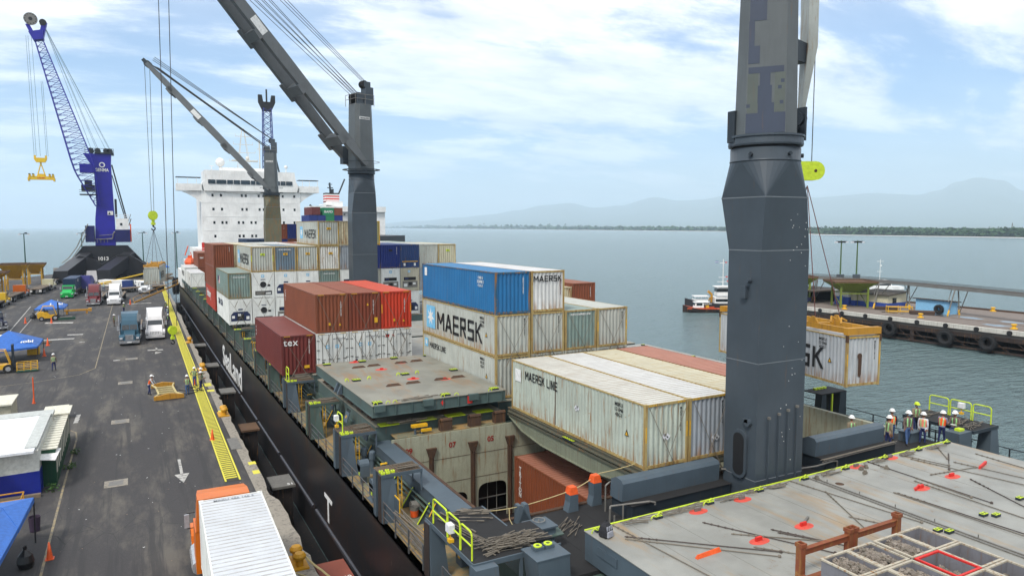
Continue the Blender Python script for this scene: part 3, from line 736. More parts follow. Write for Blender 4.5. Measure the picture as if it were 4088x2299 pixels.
# --- side lashing posts, platforms, railings along the port deck
POSTS = [(50.3, 52.2), (43.2, 44.5), (35.9, 37.6), (29.2, 30.4)] + [(57.4 + 7.2 * k, 58.6 + 7.2 * k) for k in range(15)]
M_postout = paint('rust_black_post_face', (.045, .032, .028), .25, .6)
M_gr = paint('rusty_grating', (.11, .085, .06), .5, .8)
for i, (a, b) in enumerate(POSTS):
    pm = M_greyg if i in (1,) or i > 3 else M_grey
    g = MB(); g.hexa([(9.2, a - .1, DZ), (10.0, a - .25, DZ), (10.0, a + .55, DZ), (9.2, a + .4, DZ)], [(9.2, a, 8.12), (9.78, a, 8.12), (9.78, a + .45, 8.12), (9.2, a + .45, 8.12)], 0)
    g.box(9.17, a + .02, DZ, 9.195, a + .40, 8.1, 1)
    g.hexa([(9.2, b - .4, DZ), (9.9, b - .4, DZ), (9.9, b, DZ), (9.2, b, DZ)], [(9.2, b - .4, 8.12), (9.6, b - .4, 8.12), (9.6, b, 8.12), (9.2, b, 8.12)], 0)
    sp('lashing_post', g, [pm, M_postout])
    g = MB(); g.box(9.22, a, 8.12, 11.1, b, 8.15, 0)
    for q in range(9): g.box(9.95 + q * .13, a + .05, 8.151, 9.99 + q * .13, b - .05, 8.175, 0)
    g.box(9.22, a - .04, 8.02, 11.12, a - .001, 8.17, 1); g.box(11.06, a, 7.2, 11.12, a + .07, 8.1, 1); g.box(11.06, b - .07, 7.2, 11.12, b, 8.1, 1)
    sp('walkway_platform', g, [M_gr, pm])
    g = MB(); g.box(9.97, a + .08, DZ, 10.02, a + .14, 8.1); g.box(10.16, a + .08, DZ, 10.19, a + .12, 8.1)
    for q in range(7): g.box(10.02, a + .1, 6.25 + .27 * q, 10.16, a + .115, 6.265 + .27 * q)
    sp('ladder', g, M_yel)
    g = MB()
    for (x, y) in ((9.32, a + .1), (9.55, a + .1), (9.32, a + .38), (9.6, a + .38), (9.8, a + .2)):
        g.box(x - .08, y - .08, 8.15, x + .08, y + .08, 8.24, 0); g.box(x - .03, y - .03, 8.241, x + .03, y + .03, 8.246, 1)
    sp('twistlock_socket', g, [M_lime, M_dark])
    if i < 12:
        g = MB(); rr = random.Random(i)
        for q in range(7 if i else 14):
            x0 = 9.9 + rr.random() * .3; yy_ = a + .15 + rr.random() * (b - a - .4)
            g.tube((x0, yy_, 8.20 + q * .012), (x0 + .75 + rr.random() * .3, yy_ + rr.uniform(-.15, .15), 8.21 + q * .012), .02, 5)
        sp('stowed_turnbuckles', g, M_rod)
# vents, goosenecks and fittings
def vent(x, y, h=.95, r=.17):
    g = MB(); g.tube((x, y, DZ), (x, y, DZ + h), r * .7, 10); g.tube((x, y, DZ + h * .8), (x, y, DZ + h + .18), r, 12); g.sphere((x, y, DZ + h + .18), r, 12, 0, .6, True)
    return sp('air_vent', g, M_grey, smooth=False)
for (x, y) in ((10.1, 51.3), (10.3, 45.4), (10.55, 36.4), (10.75, 35.6), (10.4, 40.6), (10.5, 60), (10.4, 67)): vent(x, y)
for (x, y) in ((9.95, 34.5), (9.7, 31.6), (11.3, 26.6)):
    g = MB(); g.box(x - .25, y - .3, DZ + .35, x + .25, y + .3, DZ + .95, 0); g.tube((x - .25, y, DZ + .9), (x + .25, y, DZ + .9), .3, 12, 0); g.box(x - .15, y - .1, DZ, x + .15, y + .1, DZ + .4, 0); g.box(x - .27, y - .22, DZ + .4, x - .255, y - .05, DZ + .6, 1)
    sp('vent_box', g, [M_grey, M_lime])
g = MB(); g.hexa([(9.5, 31.6, DZ), (10.2, 31.6, DZ), (10.2, 32.4, DZ), (9.5, 32.4, DZ)], [(9.75, 31.9, DZ + .3), (10, 31.9, DZ + .3), (10, 32.1, DZ + .3), (9.75, 32.1, DZ + .3)], 0); g.tube((9.85, 31.75, DZ + .45), (9.85, 32.25, DZ + .45), .25, 14, 0); g.box(9.7, 31.85, DZ + .72, 10, 32.15, DZ + .76, 1)
sp('mooring_roller', g, [M_grey, M_lime])
g = MB(); g.box(9.75, 29.3, DZ, 9.8, 30.3, DZ + 1.05, 0); g.box(9.74, 28.5, DZ, 9.79, 29.2, DZ + 1.15, 0); g.tube((9.79, 28.5, DZ), (9.79, 28.5, DZ + 1.18), .03, 6, 1); g.tube((9.79, 28.5, DZ + 1.18), (9.79, 29.2, DZ + 1.18), .03, 6, 1)
sp('spray_screen', g, [M_grey, M_yel])
# pipes along the coaming
g = MB()
for x, z in ((11.02, 6.55), (10.95, 6.35), (11.05, 6.8)): g.tube((x, 25, z), (x, 175, z), .05, 6)
sp('deck_pipe', g, M_greyg)
g = MB(); g.box(7.25, -20, -.4, 9.0, 168, .22); g.box(7.0, -20, .22, 7.3, 168, .5)  # invented strip, added only to darken the water between quay and hull
single('gap_shade_strip', g, [paint('gap_shade_black', (.014, .011, .01), .25, .7)], 'long low black pontoon floating between quay and hull', 'shade_strip')
rr = random.Random(12)
for k in range(34):   # reels, boxes and bottles along the side deck
    y = 21 + k * 2.15 + rr.random(); g = MB(); t = k % 4
    if t == 0: g.tube((10.7, y, DZ + .3), (11.1, y, DZ + .3), .26, 12, 0)
    elif t == 1: g.box(10.6, y, DZ, 11.1, y + .5, DZ + .55, 0); g.box(10.59, y + .1, DZ + .3, 10.6, y + .3, DZ + .45, 1)
    elif t == 2: g.tube((10.9, y, DZ), (10.9, y, DZ + .9), .09, 8, 0); g.tube((10.75, y, DZ + .9), (11.1, y, DZ + .9), .06, 6, 1)
    else: g.hexa([(10.5, y, DZ), (11.2, y, DZ), (11.2, y + .05, DZ), (10.5, y + .05, DZ)], [(11.1, y, 7.1), (11.2, y, 7.1), (11.2, y + .05, 7.1), (11.1, y + .05, 7.1)], 0); g.tube((10.5, y, DZ), (11.1, y, 7.1), .03, 5, 1)
    sp(['hose_reel', 'deck_box', 'sounding_pipe', 'coaming_bracket'][t], g, [[M_steel, M_grey, M_greyg, M_grey][t], M_yel])
# bulwark railing in short runs between the posts
M_rail = paint('rusty_railing', (.10, .105, .11), .5, .6)
def railing(y0, y1, x=9.25, z=DZ, n=3, h=1.0, name='railing', mat=None):
    g = MB()
    for k in range(1, n + 1): g.tube((x, y0, z + h * k / n), (x, y1, z + h * k / n), .022, 6)
    m = max(1, round((y1 - y0) / 1.6))
    for k in range(m + 1): y = y0 + (y1 - y0) * k / m; g.box(x - .025, y - .04, z, x + .025, y + .04, z + h)
    return sp(name, g, mat or M_rail)
ps = sorted(POSTS)
railing(17, 22.4); railing(24.3, 29.1)
for (a, b), (c_, d_) in zip(ps, ps[1:]): railing(b + .05, c_ - .05)
g = MB(); rr = random.Random(8)
for q in range(14): g.tube((9.5 + rr.random() * .45, 24.3 + rr.random() * .3, DZ + .1 + q * .05), (9.5 + rr.random() * .45, 28.5, DZ + .15 + q * .05), .025, 5)
sp('stowed_lashing_bars', g, M_rod)
# starboard rail and posts
for y in (30.0, 38, 46, 54):
    g = MB()
    g.hexa([(38.8, y, DZ), (39.5, y, DZ), (39.5, y + .5, DZ), (38.8, y + .5, DZ)], [(39.0, y, 8.1), (39.4, y, 8.1), (39.4, y + .5, 8.1), (39.0, y + .5, 8.1)], 0); sp('lashing_post', g, [M_greyd]); g = MB()
    g.hexa([(40.6, y, DZ), (41.4, y, DZ), (41.4, y + 1.2, DZ), (40.6, y + 1.2, DZ)], [(40.8, y, 8.1), (41.4, y, 8.1), (41.4, y + 1.2, 8.1), (40.8, y + 1.2, 8.1)], 0)
    sp('lashing_post', g, [M_greyd]); g = MB(); g.box(38.9, y, 8.1, 41.4, y + 1.4, 8.16, 1); sockets_ = [g.box(39.6 + .3 * k, y + 1.0, 8.16, 39.8 + .3 * k, y + 1.2, 8.28, 2) for k in range(4)]; g.box(40.0, y + .02, DZ, 40.1, y + .1, 8.1, 2)
    sp('walkway_platform', g, [M_greyd, M_blackgrate, M_lime])
g = MB()
for z in (.5, 1.0): g.tube((XR - .1, 8, DZ + z), (XR - .1, 175, DZ + z), .03, 6)
for y in range(8, 176, 2): g.box(XR - .13, y, DZ, XR - .07, y + .06, DZ + 1)
sp('railing', g, M_greyd)
# hull lettering, read from the quay, running from far to near
def hull_text(s, y_mid, z_mid, width, height, bold=.0):
    me = text_mesh(s, 1.0, bold=bold, extrude=.01).copy(); me.materials.clear(); me.materials.append(M_white)
    xs = [v.co.x for v in me.vertices]; ys = [v.co.y for v in me.vertices]; w0 = max(xs) - min(xs); h0 = max(ys) - min(ys)
    for v in me.vertices: v.co.x *= width / w0; v.co.y *= height / h0
    o = link('hull_lettering', me, SHIP, (-.015, y_mid, z_mid)); o.rotation_euler = (PI / 2, 0, -PI / 2); return o
hull_text('SeaLand', 82.2, 3.8, 16.5, 2.5, .02)
hull_text('T', 38.8, 3.15, 1.7, 1.5, .01)

# --- near platform at the port side with lime guard rail, plates and heaps of lashing gear
g = MB(); g.box(9.3, 19.9, 8.10, 11.6, 24.1, 8.14, 0); g.box(11.6, 20.4, 8.10, 12.6, 22.0, 8.14, 0)
g.box(9.26, 19.86, 7.98, 9.3, 24.1, 8.15, 1); g.box(9.3, 19.84, 7.98, 12.6, 19.9, 8.15, 1); g.box(11.6, 22.0, 8.0, 11.66, 24.1, 8.15, 1)
sp('near_platform', g, [M_blackgrate, M_grey])
g = MB(); g.hexa([(9.2, 23.3, DZ), (9.9, 23.3, DZ), (9.9, 24.0, DZ), (9.2, 24.0, DZ)], [(9.2, 23.5, 8.1), (9.7, 23.5, 8.1), (9.7, 24.0, 8.1), (9.2, 24.0, 8.1)], 0); g.box(9.17, 23.5, DZ, 9.195, 24.0, 8.09, 1)
g.hexa([(9.2, 19.3, DZ), (10.1, 19.3, DZ), (10.1, 20.0, DZ), (9.2, 20.0, DZ)], [(9.2, 19.5, 8.1), (10, 19.5, 8.1), (10, 20.0, 8.1), (9.2, 20.0, 8.1)], 0); g.box(11.0, 19.85, 6.2, 11.1, 19.95, 8, 0); g.tube((9.9, 21.5, DZ), (9.9, 21.5, 8.1), .03, 6, 0)
sp('lashing_post', g, [M_grey, M_postout])
g = MB(); r_ = .035
def hoop(g, x, y0, y1, z0, h, r=.032, axis='y', m=0):
    P = (lambda t, z: (x, t, z)) if axis == 'y' else (lambda t, z: (t, x, z))
    c = .14; s = 1 if y1 > y0 else -1
    pts = [P(y0, z0), P(y0, z0 + h - c), P(y0 + s * c * .3, z0 + h - c * .3), P(y0 + s * c, z0 + h), P(y1 - s * c, z0 + h), P(y1 - s * c * .3, z0 + h - c * .3), P(y1, z0 + h - c), P(y1, z0)]
    g.path(pts, r, 8, m); g.tube(P(y0, z0 + h * .5), P(y1, z0 + h * .5), r * .9, 8, m)
hoop(g, 9.36, 23.5, 22.2, 8.14, .95); hoop(g, 9.36, 22.15, 21.1, 8.14, .95); hoop(g, 9.36, 21.05, 20.15, 8.14, .95)
sp('lime_guard_rail', g, M_lime)
g = MB(); hoop(g, 9.42, 37.4, 36.4, 8.15, .95); sp('lime_guard_rail', g, M_lime)
g = MB(); g.box(9.24, 50.3, 8.15, 9.28, 51.5, 8.17); hoop(g, 9.34, 50.4, 51.3, 8.17, .95); sp('lime_guard_rail', g, M_lime)
def flood(x, y, z, label=None):
    g = MB(); g.box(-.10, -.16, -.15, .10, .16, .15, 0); g.box(-.12, -.14, -.13, -.10, .14, .13, 1); g.tube((0, 0, -.15), (0, 0, -.4), .025, 6, 2); g.box(-.08, -.1, -.5, .1, .1, -.38, 2)
    return single('floodlight', g, [M_white, M_diam, M_yel], label, 'floodlight', (x, y, z), group='deck floodlights')
flood(9.28, 21.75, 8.65, 'white deck floodlight clamped to the lime guard rail nearest the quay')
flood(9.33, 37.3, 8.75, 'white floodlight on the lime hoop beside the stacked hatch cover')
def heap(x0, y0, x1, y1, z, n, L, seed, name='lashing_bar_heap', ang=0, spread=.5, label='', r=.013, both=False):
    rr = random.Random(seed); g = MB()
    for q in range(n):
        x, y = rr.uniform(x0, x1), rr.uniform(y0, y1); a = ang + rr.uniform(-spread, spread); zz = z + .03 + rr.random() * min(.25, n * .006); k = L * rr.uniform(.6, 1)
        d = Vector((math.cos(a), math.sin(a), 0)); p = Vector((x, y, zz))
        g.tube(p - d * k / 2, p + d * k / 2, r * .62, 5)
        for e in (-1, 1): g.tube(p + d * e * k * .5, p + d * e * (k * .5 - .28), r * 1.5, 6)
    return single('lashing_gear_heap', g, [M_rod], label, 'lashing gear', group='heaps of lashing gear')
heap(10.3, 20.2, 11.8, 20.9, 8.14, 80, 1.4, 1, ang=.05, spread=.35, label='big heap of rusty turnbuckles and bars on the near black platform')
heap(10.6, 22.9, 11.2, 23.8, 8.14, 12, 1.3, 2, ang=-.5, spread=.4, label='small bundle of lashing bars at the far end of the near black platform')
heap(9.9, 21.0, 10.2, 23.2, 8.14, 9, 2.9, 3, ang=-1.35, spread=.06, label='long thin lashing rods laid beside the near lime guard rail', r=.016)
heap(14.3, 22.0, 15.3, 23.0, CT, 12, 1.3, 4, ang=.6, spread=.25, label='bundle of lashing bars on the black deck behind the grey vent hatch')
# socket box pillar and vent hatch
g = MB(); g.hexa([(11.5, 19.0, DZ), (12.5, 19.0, DZ), (12.5, 19.9, DZ), (11.5, 19.9, DZ)], [(11.1, 18.9, 8.2), (12.35, 18.9, 8.2), (12.35, 19.95, 8.2), (11.1, 19.95, 8.2)], 0); g.box(11.08, 18.88, 8.2, 12.37, 19.97, 8.24, 0)
for x in (11.55, 11.95):
    g.box(x - .17, 19.5, 8.24, x + .17, 19.8, 8.36, 0); g.ring([(.07, 8.361), (.15, 8.361), (.15, 8.39), (.07, 8.39)], x, 19.65, 12, 1)
sp('socket_pillar', g, [M_grey, M_lime])
g = MB(); g.prism([(12.9 + .6 * math.cos(t) * (1 if abs(math.cos(t)) < .8 else .93), 21.8 + .55 * math.sin(t)) for t in [PI * k / 8 for k in range(16)]], 'z', CT, CT + .55, 0)
g.box(12.45, 21.4, CT + .55, 13.35, 22.2, CT + .78, 0); g.box(12.38, 21.33, CT + .78, 13.42, 22.27, CT + .84, 0)
g.ring([(.2, CT + .92), (.225, CT + .935), (.25, CT + .92), (.225, CT + .905), (.2, CT + .92)], 12.95, 21.95, 16, 1); g.tube((12.95, 21.95, CT + .84), (12.95, 21.95, CT + .92), .03, 6, 1)
g.prism([(12.2, 21.2), (13.6, 21.2), (13.7, 21.8), (13.6, 22.4), (12.2, 22.4), (12.1, 21.8)], 'z', CT + .50, CT + .54, 2)
sp('vent_hatch', g, [M_grey, M_steel, M_greyg])
g = MB(); g.hexa([(13.05, 23.7, CT), (13.65, 23.7, CT), (13.65, 24.1, CT), (13.05, 24.1, CT)], [(13.1, 23.8, CT + .75), (13.25, 23.8, CT + .75), (13.25, 24.1, CT + .75), (13.1, 24.1, CT + .75)], 0); g.hexa([(13.05, 23.7, CT), (13.65, 23.7, CT), (13.65, 24.1, CT), (13.05, 24.1, CT)], [(13.4, 23.8, CT + .75), (13.55, 23.8, CT + .75), (13.55, 24.1, CT + .75), (13.4, 24.1, CT + .75)], 0)
sp('rope_fairlead', g, M_grey)
def opost(x, y, h, c=0):
    g = MB(); g.hexa([(x - .3, y - .21, CT), (x + .21, y - .21, CT), (x + .21, y + .2, CT), (x - .3, y + .2, CT)], [(x - .2, y - .2, CT + .4), (x + .2, y - .2, CT + .4), (x + .2, y + .2, CT + .4), (x - .2, y + .2, CT + .4)], 0)
    g.box(x - .2, y - .2, CT + .4, x + .2, y + .2, CT + h - .28, 0)
    g.hexa([(x - .205, y - .205, CT + h - .28), (x + .205, y - .205, CT + h - .28), (x + .205, y + .205, CT + h - .28), (x - .205, y + .205, CT + h - .28)], [(x - .15, y - .15, CT + h + .02), (x + .15, y - .15, CT + h + .02), (x + .15, y + .15, CT + h + .02), (x - .15, y + .15, CT + h + .02)], 1)
    sp('orange_capped_guide', g, [M_grey, M_orange])
opost(15.75, 24.0, 1.0); opost(17.0, 24.1, 1.25); opost(22.95, 24.0, 1.1)
# folded wind shields and their dark pedestals on the cross deck
for (x0, x1, yy_) in ((17.1, 22.4, 22.35), (28.75, 34.0, 22.4)):
    g = MB(); g.prism([(yy_, 7.86), (yy_ - .05, 8.6), (yy_ + .06, 8.74), (yy_ + .42, 8.78), (yy_ + .75, 8.62), (yy_ + .8, 7.86)], 'x', x0, x1)
    sp('wind_shield', g, M_grey)
    g = MB(); g.box(x0 + .1, yy_ - .55, CT, x1 + .15, yy_ + .8, 7.84, 0); g.box(x0 + .05, yy_ - .6, 7.84, x1 + .2, yy_ + .85, 7.86, 1)
    sp('shield_pedestal', g, [M_greyd, M_blackgrate])
g = MB()
g.path([(16.4, 22.2, CT), (16.4, 22.2, 7.75), (16.45, 22.25, 7.85), (17.1, 22.0, 7.9), (17.9, 21.6, 8.0), (18.2, 21.6, 7.9), (18.2, 21.6, 7.8)], .04, 8)
g.path([(16.9, 23.2, CT), (16.9, 23.2, 8.3), (17.1, 23.2, 8.42), (17.5, 23.2, 8.45)], .035, 8); g.path([(16.4, 21.9, CT), (16.4, 21.9, 7.6)], .035, 8); g.tube((16.9, 22.0, CT), (16.9, 22.0, 7.9), .035, 8)
g.path([(22.5, 22.3, 8.35), (23.3, 21.9, 8.3), (23.5, 21.7, 8.2), (23.2, 21.5, 8.0), (22.7, 21.4, 7.9)], .035, 8)
g.path([(26.3, 21.6, 7.9), (28.0, 21.7, 7.75), (29.3, 21.8, 7.75), (29.6, 21.8, 7.7), (29.6, 21.8, CT)], .04, 8)
sp('pipe_handrail', g, M_steel)
g = MB()
for z, y in ((7.95, 21.55), (8.02, 21.65), (8.06, 21.5)): g.tube((28.2, y, z), (33.9, y + .1, z + .03), .022, 6)
sp('stowed_lashing_bars', g, M_rod)
g = MB(); g.box(38.9, 20.6, 8.1, 41.2, 24.5, 8.16, 0); g.box(38.86, 20.56, 8.0, 41.24, 20.6, 8.18, 1); g.box(38.86, 20.6, 8.0, 38.9, 24.5, 8.18, 1); g.box(38.9, 22.9, 7.2, 38.96, 23.0, 8.1, 1); g.box(38.86, 20.6, 7.6, 38.9, 24.5, 7.66, 1)
sp('starboard_platform', g, [M_blackgrate, M_greyd])
g = MB(); g.hexa([(40.4, 20.5, DZ), (41.45, 20.5, DZ), (41.45, 21.3, DZ), (40.4, 21.3, DZ)], [(40.6, 20.6, 8.1), (41.2, 20.6, 8.1), (41.2, 21.2, 8.1), (40.6, 21.2, 8.1)], 0); sp('lashing_post', g, [M_grey, M_lime]); g = MB(); g.hexa([(38.0, 20.7, DZ), (38.9, 20.7, DZ), (38.9, 21.35, DZ), (38.0, 21.35, DZ)], [(37.7, 20.65, 8.16), (38.85, 20.65, 8.16), (38.85, 21.4, 8.16), (37.7, 21.4, 8.16)], 0); g.box(38.2, 20.9, 8.16, 38.6, 21.2, 8.28, 1)
sp('lashing_post', g, [M_grey, M_lime])
g = MB(); hoop(g, 41.1, 24.3, 23.2, 8.16, .95, r=.035); hoop(g, 41.1, 23.1, 21.95, 8.16, .95, r=.035); hoop(g, 41.1, 21.85, 20.9, 8.16, .95, r=.035)
sp('lime_guard_rail', g, M_lime)
flood(40.95, 22.4, 8.9, 'white floodlight on the lime guard rail behind the workers')
heap(39.3, 20.9, 40.8, 22.0, 8.16, 24, 1.2, 31, ang=.2, spread=.5, label='heap of lashing gear on the platform right of the workers')
heap(39.2, 23.4, 40.6, 24.2, 8.16, 16, 1.3, 32, ang=.1, spread=.4, label='heap of lashing gear on the platform behind the yellow hard hat')
g = MB(); g.box(37.0, 22.8, CT, 37.9, 23.5, CT + .5); g.box(36.95, 22.75, CT + .5, 37.95, 23.55, CT + .56); sp('grey_hatch_box', g, M_grey)
# the ropes along the edge of the open hold
def rope(pts, r, mat, label, name='rope', sag=0):
    g = MB()
    q = []
    for a, b in zip(pts, pts[1:]):
        a, b = Vector(a), Vector(b)
        for k in range(8): t = k / 8; p = a.lerp(b, t); p.z -= sag * 4 * t * (1 - t); q.append(p)
    q.append(Vector(pts[-1])); g.path(q, r, 5)
    return single(name, g, mat, label, 'rope')
rope([(11.5, 23.9, 8.0), (13.35, 23.95, 7.85), (16.0, 24.15, 8.0), (17.3, 24.2, 8.45), (19.2, 24.2, 8.55)], .02, M_fibre, 'thin yellowish rope strung along the open hold between the posts', sag=.03)
g = MB(); rr = random.Random(5)
for q in range(7):
    a = rr.random() * 6; r = .22 + .05 * rr.random(); cx, cy = 12.45 + rr.uniform(-.08, .08), 22.75 + rr.uniform(-.06, .06)
    g.path([(cx + r * 1.3 * math.cos(a + t * .5), cy + r * math.sin(a + t * .5), CT + .03 + q * .015) for t in range(13)], .018, 5)
g.path([(12.5, 22.9, CT + .03), (12.95, 23.0, CT + .03), (13.5, 23.1, CT + .03), (13.6, 23.3, CT + .03), (13.1, 23.55, CT + .03), (12.75, 23.5, CT + .03), (12.7, 23.8, CT + .3), (12.75, 23.93, 7.9)], .018, 5)
single('rope_coil', g, M_fibre, 'loose coil of yellowish rope lying beside the grey vent hatch', 'rope')
# bucket on the deck
g = MB(); g.ring([(.001, DZ + .01), (.17, DZ + .01), (.2, DZ + .5), (.19, DZ + .5), (.16, DZ + .06), (.001, DZ + .05)], 10.7, 29.15, 18, 0); g.ring([(.172, DZ + .04), (.192, DZ + .34)], 10.7, 29.15, 18, 1)
single('paint_drum', g, [M_steel, M_orange], 'small open orange drum standing on the ochre side deck', 'drum')
# ------------------------------------------------------------ hatch covers
M_hatch = hatchmat('hatch_top_paint', (.265, .265, .24), (.27, .19, .105), (.19, .12, .065), .95)
M_hatch2 = hatchmat('worn_hatch_top_paint', (.225, .22, .18), (.24, .15, .08), (.13, .08, .045), 1)
M_cover_side = paint('hatch_side_paint', (.10, .145, .14), .28, .5, .5)
def sockets(b, x, y, z, nx=2, ny=1, m0=0, m1=1):
    for i in range(nx):
        for j in range(ny):
            X, Y = x + i * .17, y + j * .2
            b.box(X - .075, Y - .09, z + .001, X + .075, Y + .09, z + .10, m0); b.box(X - .07, Y - .085, z + .10, X + .07, Y + .085, z + .112, m1); b.box(X - .03, Y - .05, z + .112, X + .03, Y + .05, z + .116, 2)
def dring(b, x, y, z, m=1, r=.11):
    b.path([(x - r, y, z), (x - r * .9, y, z + r * .8), (x, y, z + r * 1.3), (x + r * .9, y, z + r * .8), (x + r, y, z)], .022, 5, m)
M_redwash = plain('red_wash_paint', (.62, .09, .06), .7)
# stacked cover over the far hatch
HC = thing('hatch_cover', 'rust-stained grey hatch cover lifted on top of another, in front of the white reefer doors', 'hatch cover', (11.05, 36.3, 8.78))
g = MB(); g.box(0, 0, .03, 8.05, 13.1, .60, 0); g.box(-.05, -.06, .60, 8.1, 13.15, .64, 1); g.box(-.06, -.08, 0, 8.1, 13.16, .03, 0)
part('cover_panel', g, [M_cover_side, M_hatch2], HC)
for k in range(9):
    g = MB(); y = -.085; x = .35 + k * .93
    if k % 3 == 0: g.box(x - .3, y - .12, .30, x + .3, y + .09, .655, 0)
    else: g.box(x - .02, y, .03, x + .02, y + .08, .6, 0)
    part('rib', g, [M_cover_side], HC)
for (y0, y1) in ((6.1, 6.3), (6.9, 7.1)):
    g = MB(); g.hexa([(-.35, y0, 0), (-.05, y0, 0), (-.05, y1, 0), (-.35, y1, 0)], [(-.12, y0, .55), (-.05, y0, .55), (-.05, y1, .55), (-.12, y1, .55)]); part('side_bracket', g, [M_grey], HC)
g = MB()
for (x, y) in ((.4, .45), (4.4, .4), (7.5, .4), (1.0, 6.6), (4.3, 6.9), (7.6, 6.6), (.6, 12.5), (3.1, 12.5), (5.5, 12.6)): sockets(g, x - .2, y - .15, .64, 3, 2); part('twistlock_sockets', g, [M_greyd, M_lime, M_dark], HC); g = MB()
for (x, y) in ((.2, .15), (.9, .15), (1.3, .15), (4.1, .1), (4.95, .1), (.4, 6.6), (.45, 6.9), (1.8, 6.6), (1.9, 6.9), (3.8, 6.8), (3.9, 7.1), (5.1, 6.8), (5.2, 7.1), (7.1, .1)): g = MB(); dring(g, x, y, .64); part('lashing_ring', g, [M_greyd, M_lime, M_dark], HC)
g = MB(); sockets(g, 7.8, 12.4, .64, 1, 1)
part('twistlock_sockets', g, [M_greyd, M_lime, M_dark], HC)
for (x, y) in ((1.8, 10.4), (2.9, 10.5), (2.1, 4.0), (3.4, 4.1), (4.9, 10.6), (6.1, 10.7), (5.3, 4.2), (6.5, 4.3)): g = MB(); g.hexa([(x, y, .641), (x + .95, y, .641), (x + .95, y + .22, .641), (x, y + .22, .641)], [(x + .15, y + .18, .76), (x + .8, y + .18, .76), (x + .8, y + .22, .76), (x + .15, y + .22, .76)]); part('stacking_ramp', g, [M_rust], HC)

for (x, y) in ((3.45, 9.2), (4.3, 5.4), (5.4, 10.8), (6.0, 4.35), (2.6, 12.6)):
    g = MB(); g.prism([(x + .42 * math.cos(t), y + .3 * math.sin(t)) for t in [PI * k / 8 for k in range(16)]], 'z', .641, .646, 0); g.box(x - .1, y - .05, .646, x + .12, y + .05, .75, 1)
    part('red_lifting_lug', g, [M_redwash, M_red], HC)
g = MB(); g.prism([(3.9, .12), (4.02, .3), (4.14, .12), (4.06, .12), (4.06, 0.02), (3.98, .02), (3.98, .12)], 'y', -.075, -.065, 0); o_ = part('red_arrow', g, [M_red], HC); o_.location = (0, 0, .2)
g = MB(); g.box(5.55, -.10, .12, 5.85, -.085, .55, 0); part('red_plate', g, [M_red], HC)
heap(13.0, 36.5, 15.4, 36.7, 9.44, 9, 1.9, 11, ang=.08, spread=.12, label='lashing bars lying along the front edge of the stacked hatch cover', r=.016)
heap(12.6, 36.4, 14.5, 36.8, 8.2, 14, 1.9, 12, ang=.05, spread=.15, label='lashing bars in the slot beneath the stacked hatch cover', r=.018)
# covers lying in place
def cover(name_label, x0, y0, x1, y1, zt=8.3, zb=7.25, top=None):
    o = thing('hatch_cover', name_label, 'hatch cover', (x0, y0, 0))
    g = MB(); g.box(0, 0, zb, x1 - x0, y1 - y0, zt - .05, 0); g.box(-.04, -.04, zt - .05, x1 - x0 + .04, y1 - y0 + .04, zt, 1)
    part('cover_panel', g, [M_cover_side, top or M_hatch2], o); return o
o = cover('green-grey lower hatch cover lying under the lifted one', 11.4, 36.9, 19.05, 50.6, 8.1, 7.2)
for k in range(6): g = MB(); g.hexa([(.1, 1.2 + k * 2.1, 8.101), (.4, 1.2 + k * 2.1, 8.101), (.4, 2.2 + k * 2.1, 8.101), (.1, 2.2 + k * 2.1, 8.101)], [(.2, 1.3 + k * 2.1, 8.2), (.3, 1.3 + k * 2.1, 8.2), (.3, 2.1 + k * 2.1, 8.2), (.2, 2.1 + k * 2.1, 8.2)]); part('stacking_ramp', g, [M_rust], o)
for (yy_, rot) in ((4.2, .5), (0.2, .5), (7.5, .5)):
    g = MB(); g.box(-.03, -.35, -.3, .03, .35, .3, 0)
    for q in range(5): g.tube((0, -.3 + .15 * q, .3), (0, -.3 + .15 * q, .48), .018, 5, 1)
    g.box(-.05, -.06, -.08, -.031, .06, .08, 2)
    p_ = part('hinged_flap', g, [M_grey, M_black, M_yel], o, (-.5, yy_, 7.7)); p_.rotation_euler = (0, .35, 0)
cover('hatch cover carrying the three-high stack with the mid-blue container', 19.2, 37.4, 29.3, 50.6, 8.43)
o = cover('starboard hatch cover with bare grey top beyond the brown roof', 29.45, 37.4, 41.0, 50.6, 8.3, 7.2, M_hatch)
g = MB()
for (x, y) in ((11.2, .6), (11.2, 12.5), (11.2, 6), (6, .4)): sockets(g, x - .4, y, 8.3, 2, 1)
part('twistlock_sockets', g, [M_greyd, M_lime, M_dark], o)
cover('hatch cover under the front row of brown and orange-red containers', 11.4, 51.9, 19.1, 64.8, 8.2)
o = cover('far hatch cover with a grey top between the orange-red container and the blue one', 19.2, 51.9, 33.9, 64.8, 8.2, 7.2, M_hatch)
cover('hatch cover beyond the starboard one, beneath the single brown container', 34.05, 51.9, 41.0, 64.8, 8.2)
cover('long far hatch cover ahead of the second deck crane', 11.4, 66.4, 41.0, 77.0, 8.1, 7.2, M_hatch)
cover('hatch cover beneath the tall second block of stacks', 11.4, 83, 41.0, 96.0, 8.1)
for k, (a, b, nm) in enumerate(((97.6, 110.5, 'hatch cover behind the second block of stacks'), (112, 125, 'hatch cover midway to the third crane'), (126.3, 134.6, 'hatch cover just short of the third crane'), (141, 154, 'hatch cover beyond the third crane'), (155.6, 168, 'hatch cover nearest the white bridge block'))): cover(nm, 9.3 if k > 2 else 11.4, a, 41.0, b, 8.05)
